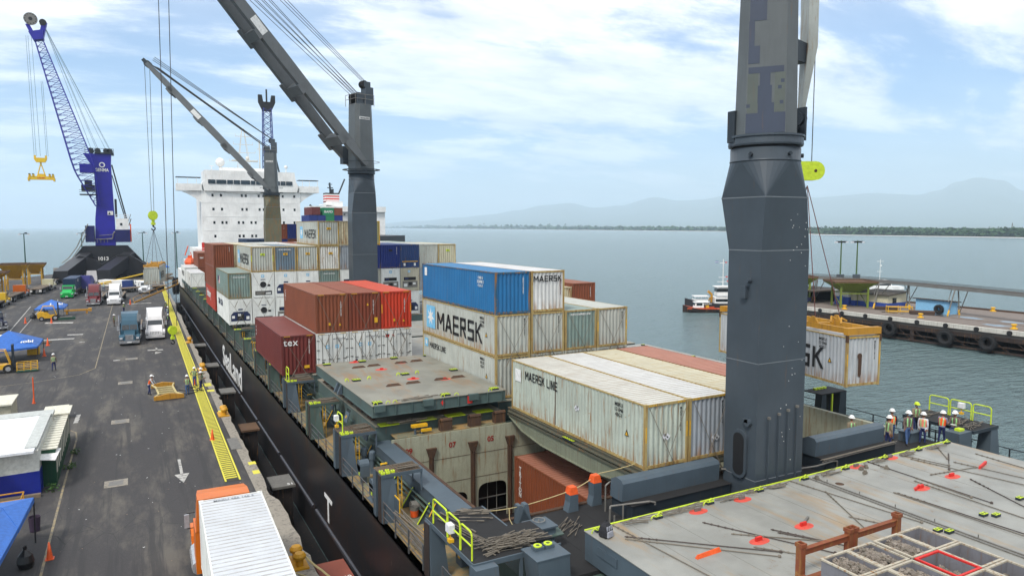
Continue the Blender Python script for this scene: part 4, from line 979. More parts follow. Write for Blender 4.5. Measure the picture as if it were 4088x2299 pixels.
# the cover that carries the big white containers, with fish-belly beams
HA = thing('hatch_cover', 'hatch cover with curved deep girders under the big MAERSK LINE container', 'hatch cover', (19.2, 23.6, 0))
g = MB(); g.box(0, 0, 8.12, 10.1, 12.5, 8.36, 0); g.box(-.04, -.03, 8.36, 10.14, 12.53, 8.41, 0); g.box(-.12, .1, 7.98, 0, 12.4, 8.1, 0); g.box(-.18, .2, 8.2, -.04, 12.3, 8.26, 0)
part('cover_panel', g, [paint('green_brown_cover_side', (.12, .12, .09), .5, .6, .6)], HA)
M_girder = paint('girder_paint', (.22, .235, .175), .3, .6, .6)
for k, x in enumerate((-.02, 1.6, 3.3, 5.0, 6.7, 8.4, 10.0)):
    g = MB(); g.prism([(.3, 8.11), (.3, 7.95), (1.8, 7.45), (4, 7.2), (8.5, 7.2), (10.7, 7.45), (12.2, 7.95), (12.2, 8.11)], 'x', x, x + .06, 0)
    for q, (a, b) in enumerate((((.3, 7.95), (1.8, 7.45)), ((1.8, 7.45), (4, 7.2)), ((4, 7.2), (8.5, 7.2)), ((8.5, 7.2), (10.7, 7.45)), ((10.7, 7.45), (12.2, 7.95)))): g.beam((x + .03, a[0], a[1] - .02), (x + .03, b[0], b[1] - .02), .28, .04)
    part('girder', g, [M_girder], HA)
g = MB(); sockets(g, -.12, 5.4, 8.20, 1, 5); part('twistlock_sockets', g, [M_greyd, M_lime, M_dark], HA)

# ------------------------------------------------------------ near hatch with loose gear (top z 8.3)
EX0, EX1, EY0, EY1, EZ = 13.7, 35.5, 4.5, 20.0, 8.3
HE = thing('hatch_cover', 'wide pale grey hatch cover in the foreground strewn with lashing bars', 'hatch cover', (0, 0, 0))
g = MB()
for (a, b) in ((EX0, 25.05), (25.13, EX1)): g.box(a, EY0, 7.25, b, EY1, EZ - .03, 0); g.box(a - (.03 if a == EX0 else 0), EY0, EZ - .03, b, EY1 + .03, EZ, 1)
part('cover_panel', g, [M_grey, M_hatch], HE)
g = MB(); g.box(25.05, EY0, EZ - .2, 25.13, EY1, EZ - .03, 0)
g.box(24.95, EY0, EZ, 25.02, EY1 - .3, EZ + .045, 0); g.box(25.16, EY0, EZ, 25.22, EY1 - .3, EZ + .045, 0)
for k in range(8): g.tube((25.2, 19 - 1.5 * k, EZ + .04), (25.2, 19 - 1.5 * k, EZ + .16), .02, 6, 0)
part('cover_joint', g, [M_steel], HE)
g = MB(); g.box(EX0, EY1 - .02, EZ + .001, EX1, EY1 + .05, EZ + .025); part('lime_edge_strip', g, [M_lime], HE)
g = MB()
for x in (15.4, 16.9, 18.6, 20.4, 22.2, 23.6, 26.6, 28.4, 30.2, 32, 33.8): g.box(x, EY0 + .1, EZ, x + .012, EY1 - .15, EZ + .005)
part('weld_seam', g, [plain('weld_seam_grey', (.22, .215, .19), .8)], HE)  # thin raised seams in one grey, slightly darker than the hatch top
g = MB(); g.box(13.66, 18.1, 7.75, 13.69, 19.2, 8.05, 0); part('raised_plate', g, [M_grey], HE)
g = MB(); g.ring([(.001, EZ + .004), (.16, EZ + .004), (.18, EZ + .001)], 25.6, 18.7, 16, 0); part('access_hole', g, [M_rust], HE)
for (x, y) in ((22.0, 19.7), (19.3, 19.7), (16.65, 19.6), (24.75, 19.75), (30.2, 19.8), (32.8, 19.8), (27.4, 19.75), (27.4, 14.0), (27.75, 13.75), (30.3, 14.2), (24.55, 14.0), (24.8, 13.75), (35.1, 19.8), (14.1, 19.7), (33.0, 13.6)):
    g = MB(); sockets(g, x - .08, y, EZ, 2, 1)
    if y > 19: dring(g, x - .22, y - .02, EZ); dring(g, x + .2, y + .12, EZ)
    part('twistlock_socket', g, [M_greyd, M_lime, M_dark], HE)
for (x, y, dx) in ((20.75, 19.45, 0), (18.4, 19.4, 0), (18.45, 16.5, 0), (20.8, 16.6, 1), (28.1, 19.75, 0), (30.6, 19.8, 0), (30.6, 17.0, 0), (28.1, 16.8, -1), (33.0, 16.9, 2)):
    g = MB()
    if dx != 2:
        pr_ = [(x + .42 * math.cos(t), y - .05 + .24 * math.sin(t)) for t in [PI * k / 9 for k in range(-3, 14)]]
        g.prism(pr_, 'z', EZ + .001, EZ + .005, 0); g.box(x - .13, y - .04, EZ + .005, x + .15, y + .04, EZ + .14, 1 if y < 19 else 2)
    if dx == 1: g.hexa([(x + .1, y + .02, EZ), (x + .7, y + .3, EZ), (x + .66, y + .36, EZ), (x + .06, y + .08, EZ)], [(x + .1, y + .02, EZ + .1), (x + .7, y + .3, EZ + .1), (x + .66, y + .36, EZ + .1), (x + .06, y + .08, EZ + .1)], 2)
    if dx == -1: g.hexa([(x - .5, y - .12, EZ), (x, y + .05, EZ), (x, y + .1, EZ), (x - .5, y - .05, EZ)], [(x - .5, y - .12, EZ + .1), (x, y + .05, EZ + .15), (x, y + .1, EZ + .15), (x - .5, y - .05, EZ + .1)], 1)
    if dx == 2: g.hexa([(x - .35, y, EZ), (x + .6, y + .25, EZ), (x + .55, y + .32, EZ), (x - .4, y + .07, EZ)], [(x - .35, y, EZ + .12), (x + .6, y + .25, EZ + .14), (x + .55, y + .32, EZ + .14), (x - .4, y + .07, EZ + .12)], 1)
    part('red_lifting_lug', g, [M_redwash, M_red, M_steel], HE)
g = MB(); g.hexa([(15.65, 16.45, EZ), (16.75, 16.5, EZ), (16.75, 16.62, EZ), (15.65, 16.57, EZ)], [(15.7, 16.5, EZ + .12), (16.7, 16.55, EZ + .14), (16.7, 16.58, EZ + .14), (15.7, 16.53, EZ + .12)], 0)
single('steel_ramp_bar', g, [M_orange], 'lone orange-edged bar lying on the near hatch left of the rods', 'steel bar')
BARS = [((14.6, 18.9), (18.4, 15.5)), ((14.5, 18.75), (18.1, 15.3)), ((14.8, 19.9), (15.25, 14.5)), ((17.8, 18.5), (19.9, 14.6)), ((18.0, 17.3), (20.4, 15.3)), ((17.9, 16.2), (18.8, 15.1)), ((19.5, 16.9), (20.9, 14.4)),
 ((24.0, 19.9), (24.75, 14.7)), ((24.3, 18.4), (22.4, 15.2)), ((29.1, 19.9), (28.9, 14.5)), ((31.2, 19.2), (32.2, 14.6)), ((26.6, 17.0), (26.8, 11.5)), ((26.68, 16.9), (27.0, 11.6)), ((34.3, 19.9), (32.7, 18.4)), ((29.9, 17.5), (32.6, 17.1)), ((33.5, 18.8), (31.3, 17.5)), ((32.5, 18.0), (33.1, 14.8)), ((34.6, 18.2), (34.3, 15.0)), ((30.9, 16.4), (29.2, 12.9)), ((31.3, 19.8), (31.8, 17.8)), ((28.6, 17.4), (28.4, 12.8)), ((19.5, 16.6), (20.6, 15.0)), ((29.0, 17.6), (28.8, 15.2)), ((22.9, 16.3), (23.6, 14.9))]
near_words = ['with its knobbed end far left', 'second of the far-left pair', 'reaching the front corner by the backpack', 'passing the first red lug', 'running under the second red lug', 'short, beside the second red lug', 'ending at the rack', 'along the seam between the panels', 'crossing the left panel diagonally', 'long one right of the seam', 'fourth from the right edge', 'long one of the parallel pair', 'right one of the parallel pair', 'short one near the workers', 'lying crosswise by the bent red lug', 'short one crossing beside the crosswise bar', 'near the right edge below the red bar', 'nearest the right edge', 'slanting between the parallel pair and the red lug', 'short one by the lime edge', 'beside the bent red lug', 'short one tucked by the rack post', 'short one between red lugs', 'short one near the twistlock sockets']
for q, (a, b) in enumerate(BARS):
    g = MB(); A, B = Vector((*a, EZ + .03)), Vector((*b, EZ + .035)); d = (B - A).normalized()
    g.tube(A, B, .019, 6)
    for t in (.05, .3, .55, .8, 1.05): g.tube(A + d * t, A + d * (t + .06), .034, 6)
    g.sphere(tuple(B), .06, 8)
    single('lashing_bar', g, [M_rod if q % 3 else plain('brown_bar', (.08, .06, .05), .7)], 'lashing bar on the near hatch, ' + near_words[q], 'lashing bar', group='lashing bars lying on the near hatch')
rr = random.Random(21)
for q, x in enumerate((15.6, 17.0, 18.2, 20.2, 21.4, 23.0, 26.0, 29.2, 31.6, 33.8)):
    g = MB()
    for k in range(9):
        xa = x + rr.uniform(-.6, .3); ya = 19.7 + rr.uniform(-.18, .15); g.tube((xa, ya, EZ + .05 + rr.random() * .06), (xa + rr.uniform(.4, .9), ya + rr.uniform(-.22, .12), EZ + .05 + rr.random() * .08), .02, 5)
    tag(part('turnbuckle_row', g, [M_rod]), 'turnbuckles along the lime hatch edge, %s' % ('bundle %s' % ['by the backpack', 'left of the first red mark', 'at the first red mark', 'between the two red marks', 'left of the crane foot', 'in front of the crane foot', 'right of the crane foot', 'by the two orange caps', 'in front of the workers in orange', 'by the far corner'][q]), 'turnbuckles', group='turnbuckle bundles along the hatch edge')
for q, (x, y) in enumerate(((27.9, 19.35), (28.3, 19.4), (29.0, 18.9), (27.6, 18.95), (25.2, 19.5))):
    g = MB(); g.box(-.09, -.07, 0, .09, .07, .1); g.box(-.05, -.05, .1, .05, .05, .17); g.tube((.05, 0, .07), (.25, .06, .05), .02, 5)
    single('twistlock', g, [M_rod], 'loose rusty twistlock on the near hatch, %s' % ['just below the red mark', 'right of the one below the red mark', 'out alone toward the rods', 'left of the lone one', 'beside the panel joint'][q], 'twistlock', (x, y, EZ + .002), q * 1.1, group='loose twistlocks')
# backpack
g = MB()
prof = [(.0, .16, .13), (.08, .2, .16), (.25, .2, .16), (.4, .17, .13), (.5, .1, .08), (.54, .02, .02)]
for (z0, a0, b0), (z1, a1, b1) in zip(prof, prof[1:]):
    A = [(-a0, -b0, z0), (a0, -b0, z0), (a0, b0, z0), (-a0, b0, z0)]; B = [(-a1, -b1, z1), (a1, -b1, z1), (a1, b1, z1), (-a1, b1, z1)]; g.hexa(A, B, 0)
g.box(-.14, -.22, .05, .14, -.16, .24, 1); g.box(-.02, -.17, .26, .02, -.14, .42, 1); g.box(-.14, -.165, .28, -.07, -.135, .42, 1); g.box(.07, -.165, .28, .14, -.135, .42, 1); g.path([(-.05, 0, .5), (-.03, 0, .6), (.03, 0, .6), (.05, 0, .5)], .012, 6, 0)
single('backpack', g, [plain('black_nylon', (.02, .02, .025), .8), plain('grey_nylon', (.35, .36, .4), .8)], 'black and grey backpack standing at the corner of the near hatch', 'backpack', (14.05, 19.25, EZ), .3)
# ---- flat racks with bins of twistlocks
M_rack = paint('orange_rusted_rack_paint', (.24, .075, .032), .7, .7, .6)
M_bin = paint('grey_bin_paint', (.22, .22, .24), .4, .6, .6)
M_binw = paint('white_bin_rim_paint', (.46, .42, .34), .6, .6, .6)
M_scrap = plain('scrap_iron', (.26, .225, .19), .9)
for q, (rx, nm) in enumerate(((17.45, 'left'), (19.9, 'right'))):
    o = thing('flat_rack', 'orange rusted flat rack holding bins, the %s one of the pair' % nm, 'flat rack', (rx, 14.05, EZ), 0, 'orange flat racks')
    for x in (0, 2.24):
        g = MB(); g.box(x, -.1, 0, x + .2, .1, 1.0, 0)
        g.box(x - .02, -.13, 1.0, x + .22, -.08, 1.12, 0); g.box(x - .02, .08, 1.0, x + .22, .13, 1.12, 0); g.box(x - .02, -.08, 1.0, x + .03, .08, 1.12, 0); g.box(x + .17, -.08, 1.0, x + .22, .08, 1.12, 0); part('end_post', g, [M_rack], o)
    g = MB(); g.box(.2, -.05, .72, 2.24, .05, .90, 0); g.box(.2, -.08, .90, 2.24, .08, .92, 0); part('end_beam', g, [M_rack], o)
    g = MB(); g.box(0, -7.5, .001, .15, -.1, .16, 0); g.box(2.29, -7.5, .001, 2.44, -.1, .16, 0); g.box(.15, -7.4, .08, 2.29, -.15, .13, 0); part('rack_base', g, [M_rack], o)
BIN = None
def make_bin(w, d, h, red=False, fill=.5, seed=0, label=''):
    o = thing('steel_bin', label, 'steel bin', (0, 0, 0), 0, 'open bins of lashing gear')
    g = MB(); t = .035; f = .05
    for (x0, y0, x1, y1) in ((0, 0, w, t), (0, d - t, w, d), (0, t, t, d - t), (w - t, t, w, d - t)): g.box(x0, y0, 0, x1, y1, h, 0)
    g.box(t, t, 0.05, w - t, d - t, .08, 0)
    part('bin_wall', g, [M_bin], o)
    g = MB()
    for (x0, y0, x1, y1) in ((-.03, -.03, w + .03, .04), (-.03, d - .04, w + .03, d + .03), (-.03, .04, .04, d - .04), (w - .04, .04, w + .03, d - .04)): g.box(x0, y0, h, x1, y1, h + .05, 0)
    part('rim', g, [M_red if red else M_binw], o)
    if fill > 0:
        rr = random.Random(seed); g = MB(); n = int(330 * fill)
        for k in range(n):
            x, y = rr.uniform(.1, w - .1), rr.uniform(.1, d - .1); z = .1 + h * (.30 + .62 * fill) * (1 - .9 * abs(x / w - .5) ** 1.5) * rr.uniform(.75, 1.0); s = rr.uniform(.03, .07)
            M = Matrix.Translation((x, y, z)) @ Matrix.Rotation(rr.random() * 6, 4, 'Z') @ Matrix.Rotation(rr.random() * 3, 4, 'X')
            g.box(-s, -s * .6, -s * .7, s, s * .6, s * .7, rr.choice((0, 0, 1)), M)
            g.box(-s * .4, -s * .4, s * .7, s * .4, s * .4, s * 1.5, 0, M)
        g.box(.05, .05, .09, w - .05, d - .05, .1 + h * .35 * fill, 1)
        tag(part('scrap_fill', g, [M_scrap, M_rod], o), kind='stuff')
    return o
bi = 0
pos = {0: 'first', 1: 'second', 2: 'third', 3: 'fourth', 4: 'fifth'}
for r in range(4):
    for c in range(4):
        x = 17.55 + c * 1.17 + (.12 if c > 1 else 0); y = 13.35 - 1.25 - r * 1.32
        red = (r == 1 and c == 2); fill = [[.9, .95, .9, .25], [.8, .8, .3, .2], [.5, .3, .4, .3], [.6, .5, .4, .3]][r][c]
        if r == 3 and c == 0: continue
        o = make_bin(1.1, 1.22, .72, red, fill, bi, '')
        o.location = (x, y, EZ + .17)
        o['label'] = ('red-rimmed open bin of twistlocks on the orange rack' if red else '%s %s in the %s row behind the orange beam' % ('full bin,' if fill > .7 else ('half-filled bin,' if fill > .35 else 'nearly empty bin,'), pos[c] + ' from the left', pos[r])); bi += 1
        if r == 0 and c == 1: lettering('SEALAND', M_black, (.55, -.002, .55), '-y', o, .17, name='lettering', bold=.02)

# ------------------------------------------------------------ container stacks
za = 8.42
def std(o, h, L=12.192, num='MSKU 1330476', strip=True, stripes=True, nm=None, info=True):
    if num: endnum(o, num.replace(' ', ''), CW - .42, h, nm or M_black, .13)
    if strip: rust_post_stickers(o, h)
    if stripes: hatch_marks(o, h, L, M_yel)
    if info: info_block(o, L, h, mat=nm)
FRY = paint('rusty_yellow_post_paint', (.42, .33, .15), .74, .7, .6, rustc=((.14, .06, .02), (.36, .21, .05)))
c1 = container('pale green-grey rust-streaked container lettered MAERSK LINE, leftmost of the low block by the crane', C_GREYD, 4, 23.555, za, frame=FRY); std(c1, 2.896)
block('MAERSK LINE', M_black, (.008, 8.9, 2.25), '-x', c1, 0.46, 3.35)
haz_label(c1, '-x', 5.4, 1.55); haz_label(c1, '-y', 1.25, 1.35)
b = MB(); b.box(.0, 11.1, 1.75, .012, 11.75, 2.45); part('white_placard', b, [M_white], c1)
b = MB(); b.box(.008, 7.35, .2, .02, 7.42, 2.8); part('yellowed_seam', b, [M_rust], c1)
c2 = container('lilac-grey container beside the MAERSK LINE one, half hidden by the crane foot', C_GREYV, 5, 23.555, za, frame=FRY); std(c2, 2.896, num='MSKU8027714', info=False); haz_label(c2, '-y', 1.7, .9)
c3 = container('pale container with the yellow-stained roof, third in the low block', C_WHITE[:2] + (roofmat('yellow_stained_roof', (.50, .47, .35), .8, (.34, .22, .07)),), 6, 23.555, za, frame=FRY)
c4 = container('oxide orange-brown container, last in the low block right of the white roofs', C_OXIDE, 7, 23.555, za)
for q, (a, nm) in enumerate(((4, 'on the front of the MAERSK LINE container'), (5, 'on the lilac-grey container by the crane foot'))): lashpair(col(a), col(a) + CW, 23.45, 7.9, za + 2.8, 'crossed lashing rods ' + nm)
# in the hold
c = container('oxide orange container down in the open hold, lettered TRITON', C_OXIDE, x=19.35, y=23.45 + 0, z=2.65, group='containers in the hold'); lettering('TRITON', M_white, (.004, 11.5, 1.55), (PI / 2, 0, -PI / 2), c, .40, bold=.02, vertical=True)
c = container('deep blue container beneath the orange one in the hold', C_DBLUE, x=19.35, y=23.45, z=-.25, group='containers in the hold'); lettering('sealand', M_white, (.004, 9.4, 2.3), '-x', c, .75, bold=.02)
# B block, 8.5 ft boxes
zb = 8.46; hb = 2.6; B = 37.81
c = container('pale grey container lettered MAERSK LINE, bottom of the three-high stack', C_GREY, 4, B, zb, hb, frame=FRY); block('MAERSK LINE', M_black, (.008, 9.3, 1.85), '-x', c, 0.38, 3.00); logo_square(c, 11.45, 1.95, .62, '-x', .006); info_block(c, 12, hb, n=2)
for k, nm in ((5, 'second'), (6, 'third'), (7, 'fourth')): container('grey container at the bottom of the three-high block, %s from the left, mostly hidden' % nm, C_GREY, k, B, zb, hb)
c = container('pale grey container with huge MAERSK lettering in the middle of the stack', C_GREY, 4, B, zb + hb, hb, frame=FRY); std(c, hb, num='MRKU0516299', strip=False, stripes=False)
block('MAERSK', M_black, (.008, 5.6, 1.22), '-x', c, 1.26, 7.20); logo_square(c, 10.55, 1.35, 1.65, '-x', .006)
c = container('pale grey container second in the middle row of the block', C_GREY, 5, B, zb + hb, hb, frame=FRY); std(c, hb, num='MRKU8122345', strip=False, stripes=False)
c = container('green-grey container with a white lettered strip, third in the middle row', C_TEAL, 6, B, zb + hb, hb, frame=FRY); lettering('PONY EXPRESS LINE', M_white, (1.2, .002, 2.3), '-y', c, .17, bold=.02)
c = container('pale grey container at the right end of the middle row of the block', C_GREY, 7, B, zb + hb, hb, frame=FRY); std(c, hb, num='MRKU8126346', strip=True, stripes=False)
cb = container('mid-blue container on top of the three-high stack', C_BLUE, 4, B, zb + 2 * hb, hb, frame=paint('blue_rusty_post', (.03, .12, .20), .8, .7, .6)); endnum(cb, 'INBU5238982', CW - .5, hb, M_white, .13)
lettering('I NB U\n523898 2\n4 3 G 1', M_white, (.008, 2.1, 1.9), '-x', cb, .25, name='number', bold=.01)
b = MB(); b.box(.0, 11.2, 1.75, .012, 11.65, 2.35); part('white_placard', b, [M_white], cb)
c = container('dirty white container lettered MAERSK on its end, beside the blue one', mats_for('dirty_white_container_paint', (.60, .61, .60), .38), 5, B, zb + 2 * hb, hb, frame=FRY); block('MAERSK', M_black, (1.2, .002, 2.1), '-y', c, 0.36, 2.00); endnum(c, 'MAEU8084640', CW - .3, hb - .35, plain('dark_red_num', (.2, .03, .03), .6), .11)
for k, nm in ((4, 'under the blue container'), (5, 'on the second container of the middle row'), (6, 'on the green-grey container of the middle row'), (7, 'on the right end container of the middle row')): lashpair(col(k), col(k) + CW, B - .1, zb + hb - .6, zb + 2 * hb - .1, 'crossed lashing rods ' + nm)
# C block
zc = 8.25; Cy = 52.27
M_tex = plain('white_tex', (.8, .8, .78), .6)
c = container('maroon container with tex lettering, lowest left of the brown group', C_MAROON, 0, Cy, zc); lettering('tex', M_white, (.68, .0, 2.35), '-y', c, .72, bold=.008, spacing=1.1); endnum(c, 'TGHU8522880', CW - .45, 2.85, M_white, .13); hatch_marks(c, 2.896, 12, M_yel)
b = MB(); b.box(1.6, -.004, .42, 1.98, .0, .64); part('yellow_plate', b, [M_yel], c)
lettering('tex', M_white, (.004, 11.6, 1.9), (PI / 2, 0, -PI / 2), c, .4, bold=.02, vertical=True)
for k, nm, dk in ((1, 'leftmost', 0), (2, 'middle', 0), (3, 'right, with red arrow marks', 1)):
    c = container('white reefer with closed doors under the brown row, %s' % nm, C_WHITE, k, Cy, zc, front='doors', frame=C_WHITE[0]); hatch_marks(c, 2.896, 12, M_yel)
    if not dk:
        for x in (.85, 1.55): logo_square(c, x, 1.85, .26, '-y', .026)
        b = MB(); b.box(.4, .022, .45, .6, .029, .75); part('blue_sticker', b, [M_navy], c)
    else:
        b = MB(); b.prism([(.3, 2.25), (.65, 2.45), (.55, 2.2), (.35, 2.5)], 'y', .02, .028); b.prism([(.8, 2.4), (1.05, 2.25), (.95, 2.45)], 'y', .02, .028); part('red_arrow', b, [M_red], c)
    lettering('MNBU 9042 472\n45R1', plain('grey_num', (.3, .32, .35), .6), (1.75, .024, 2.35), '-y', c, .14, name='number')
    lashpair(col(k), col(k) + CW, Cy - .08, zc - .3, zc + 2.8, 'crossed lashing rods on the %s white reefer doors' % nm.split(',')[0])
    single('lashing_rods', lash(col(k) + .5, col(k) + CW - .5, Cy - .16, zc - .3, zc + 1.9, r=.014), [M_rod], 'shorter inner lashing rods on the %s white reefer doors' % nm.split(',')[0], 'lashing rods', group='crossed lashing rods on container ends')
for k, mt, nm in ((1, C_BROWN, 'brown container at the left of the upper row, with its long side showing'), (2, mats_for('red_brown_container_paint', (.22, .058, .028), .06), 'brown container between the left brown and the orange-red one'), (3, C_RED, 'bright orange-red container at the right end of the upper row')):
    c = container(nm, mt, k, Cy, zc + 2.896); endnum(c, ['', 'TCNU8882588', 'UETU5857712', 'SUDU8858312'][k], CW - .55, 2.6, M_white, .13); hatch_marks(c, 2.896, 12, M_yel)
    b = MB(); b.prism([(1.35 if k == 2 else 1.7, 1.9 if k == 2 else .5), (1.53 if k == 2 else 1.88, 1.9 if k == 2 else .5), (1.44 if k == 2 else 1.79, 2.1 if k == 2 else .7)], 'y', -.004, .0); b.box(1.95 if k == 2 else .95, -.004, .55, 2.2 if k == 2 else 1.1, .0, .95 if k == 2 else .75); part('yellow_plate', b, [M_yel], c)
    if k == 1: lettering('CAI', M_white, (.004, 11.5, 1.9), (PI / 2, 0, -PI / 2), c, .42, bold=.01, vertical=True)
    if k == 3: rust_post_stickers(c, 2.896)
    lashpair(col(k), col(k) + CW, Cy - .1, zc + 1.9, zc + 5.7, 'crossed lashing rods on the %s' % ['', 'left brown container', 'middle brown container', 'orange-red container'][k])
lashpair(col(0), col(0) + CW, Cy - .1, zc - .2, zc + 2.8, 'crossed lashing rods on the maroon tex container')
c = container('lone brown container on the starboard side beyond the blue one', C_BROWN, 10, Cy, 11.1); endnum(c, 'TRLU785341', CW - .5, 2.8, M_white, .12)
container('brown container beneath the lone starboard brown one', C_BROWN, 10, Cy, 8.2)
c = container('rust-streaked yellow-grey container left of the lone starboard brown one', C_RUSTY, 9, Cy, 11.1, hb); container('grey container beneath the rust-streaked starboard one', C_GREY, 9, Cy, 8.2)
# R block
zr = 8.13; RY = 83.4; H = 2.896
def n45(c, x=1.25, z=2.0, col_=None):
    b = MB(); b.box(x - .24, -.004, z - .13, x + .24, .0, z + .13); part('yellow_size_panel', b, [col_ or M_yel], c); lettering('45', M_black, (x, -.006, z), '-y', c, .24, name='number', bold=.03)
c = container('white reefer lettered CMA CGM at the bottom left of the second block', C_WHITE, 0, RY, zr, front='navy'); lettering('CMA CGM', M_navy, (.004, 8.3, 1.9), '-x', c, 1.0, bold=.02); 
for k, kd, nm in ((1, 'fan', 'with a round fan and red arrow, bottom row second'), (2, 'mixed', 'bottom row third, largely behind the brown group'), (3, 'mixed', 'bottom row fourth, hidden behind the brown group'), (8, 'navy', 'bottom row, right of the second crane'), (7, 'mixed', 'bottom row, right behind the second crane foot')):
    container('white reefer, ' + nm, C_WHITE, k, RY, zr, front=kd)
c = container('weathered green-grey container with a small flag, leftmost of the second tier', C_TEAL, 0, RY, zr + H, frame=paint('rusty_green_post', (.22, .22, .13), .7, .7, .5)); lettering('PONY EXPRESS', M_white, (1.2, .004, 2.4), '-y', c, .2, bold=.02)
b = MB(); b.box(.006, 8.3, 1.2, .02, 9.4, 2.1, 0); b.box(-.002, 8.9, 1.65, .006, 9.4, 2.1, 1); b.box(.0, 9.6, 1.4, .02, 10.4, 2.1, 1)
for q in range(4): b.box(-.001, 8.3, 1.25 + q * .24, .007, 8.9 if q > 1 else 9.4, 1.35 + q * .24, 2)
part('painted_flag', b, [M_white, M_navy, M_red], c)
for k, kd, nm in ((1, 'fan', 'white reefer with a round fan, second tier beside the flag container'), (2, 'navy', 'white reefer with a navy machinery recess, third in the second tier'), (3, 'navy', 'white reefer with a navy recess, fourth in the second tier'), (5, 'mixed', 'white reefer with a red mark, second tier at the second crane foot'), (7, 'mixed', 'white reefer with black machinery, second tier right of the second crane')):
    c = container(nm, C_WHITE, k, RY, zr + H, front=kd); logo_square(c, 1.2, 2.45, .32, '-y', -.004)
c = container('beige dirty reefer at the right of the second tier', C_BEIGE, 8, RY, zr + H, front='mixed'); logo_square(c, 1.1, 2.45, .3, '-y', -.004)
c = container('green-grey container fifth in the second tier', C_TEAL, 4, RY, zr + H); lettering('PONY EXPRESS', M_white, (1.2, .004, 2.5), '-y', c, .2, bold=.02)
container('grey container in the second tier hidden behind the second crane', C_GREY, 6, RY, zr + H)
c = container('white container lettered MAERSK at the left end of the third tier', C_GREY, 1, RY, zr + 2 * H, frame=FRY); block('MAERSK', M_black, (.008, 5.4, 1.35), '-x', c, 1.15, 7.00); logo_square(c, 10.2, 1.5, 1.6, '-x', .006); n45(c, col_=M_lime); rust_post_stickers(c, H, M_lime)
c = container('blue-grey rusty container marked 45, second in the third tier', mats_for('blue_grey_container_paint', (.16, .22, .27), .5), 2, RY, zr + 2 * H, frame=FRY); n45(c); lettering('PONY EXPRESS', M_white, (1.2, .002, 2.5), '-y', c, .2, bold=.02)
c = container('clean pale container marked 45, third in the third tier', C_GREY, 3, RY, zr + 2 * H, frame=FRY); n45(c); rust_post_stickers(c, H)
c = container('rust-stained white container marked 45, fourth in the third tier', mats_for('rust_stained_white_paint', (.62, .62, .58), .62), 4, RY, zr + 2 * H, frame=FRY); n45(c, 1.4)
container('light grey container, fifth in the third tier at the second crane', C_GREYV, 5, RY, zr + 2 * H)
c = container('deep blue container in the third tier just right of the second crane', C_DBLUE, 6, RY, zr + 2 * H)
c = container('deep blue container marked 45 in the third tier', C_DBLUE, 7, RY, zr + 2 * H); n45(c, 1.25, 2.2, M_black); endnum(c, 'MSKU852440', CW - .4, H, M_white, .12)
c = container('dark blue container with a yellow crossbar in the third tier', mats_for('faded_dark_blue_paint', (.03, .07, .19), .3), 8, RY, zr + 2 * H); b = MB(); b.box(.2, -.004, .75, 2.3, .0, .84); part('yellow_bar', b, [M_yel], c); b = MB(); b.box(.4, -.004, .25, .65, .0, .6); b.box(1.75, -.004, .25, 2.0, .0, .6); part('white_placard', b, [M_white], c)
c = container('light grey container, second from the right in the third tier', C_GREY, 9, RY, zr + 2 * H)
c = container('cream container marked 45 at the right end of the third tier', mats_for('cream_container_paint', (.50, .48, .36), .3), 10, RY, zr + 2 * H, frame=FRY); n45(c, 1.35, 2.1, M_lime)
for k in (9, 10): container('grey container, second tier at the right end, %s' % ('inner one' if k == 9 else 'outer one'), C_GREYV, k, RY, zr + H)
c = container('pale grey MAERSK container marked 45 on the very top of the second block', C_GREY, 4, RY, zr + 3 * H, frame=FRY); block('MAERSK', M_black, (.008, 4.2, 1.35), '-x', c, 1.01, 6.00); logo_square(c, 9.2, 1.5, 1.5, '-x', .006); n45(c); rust_post_stickers(c, H)
container('rust-streaked cream container on the top tier left of the second crane', C_RUSTY, 5, RY, zr + 3 * H); container('yellow-edged container on the top tier behind the second crane', mats_for('yellow_cream_paint', (.55, .5, .25), .3), 6, RY, zr + 3 * H, frame=M_yel)
for k, nm in ((0, 'CMA CGM reefer'), (1, 'reefer with the round fan, bottom row')): lashpair(col(k), col(k) + CW, RY - .15, zr - .1, zr + 2.7, 'crossed lashing rods on the ' + nm)
lashpair(col(1), col(1) + CW, RY - .15, zr + 2.0, zr + 5.7, 'crossed lashing rods on the second tier reefer with the fan'); lashpair(col(0), col(0) + CW, RY - .18, zr + 2.0, zr + 5.7, 'crossed lashing rods on the flag container')
# S block and beyond
SY_ = 98.1; zs = 8.15
for t, mt, nm in ((0, mats_for('hamburg_red_paint', (.42, .06, .03), .06), 'bright red container with white script on its side, bottom of the outer stack'), (1, C_BROWN, 'brown container, middle of the outer stack'), (2, C_BROWN, 'brown container on top of the outer stack')):
    c = container(nm, mt, 0, SY_, zs + 2.86 * t); 
    if t == 0: lettering('Hamburg', M_white, (.004, 8.2, 1.6), '-x', c, 1.5, bold=.02)
    if t == 2: endnum(c, 'TCNU888', CW - .5, H, M_white, .12)
for k in range(1, 11):
    mt = [None, C_RUSTY, C_GREY, C_WHITE, C_BROWN, C_WHITE, C_GREY, C_RED, C_RED, C_GREY, C_TEAL][k]
    for t in ((2,) if k > 1 else (0, 1, 2)):
        container('container in the row behind the second block, position %s%s' % (['', 'beside the outer brown stack', 'second', 'third', 'fourth', 'fifth', 'sixth', 'with a bright red roof, left one', 'with a bright red roof, right one', 'ninth', 'at the right end'][k], '' if k > 1 else ', ' + ['bottom', 'middle', 'top'][t]), mt, k, SY_, zs + 2.86 * t)
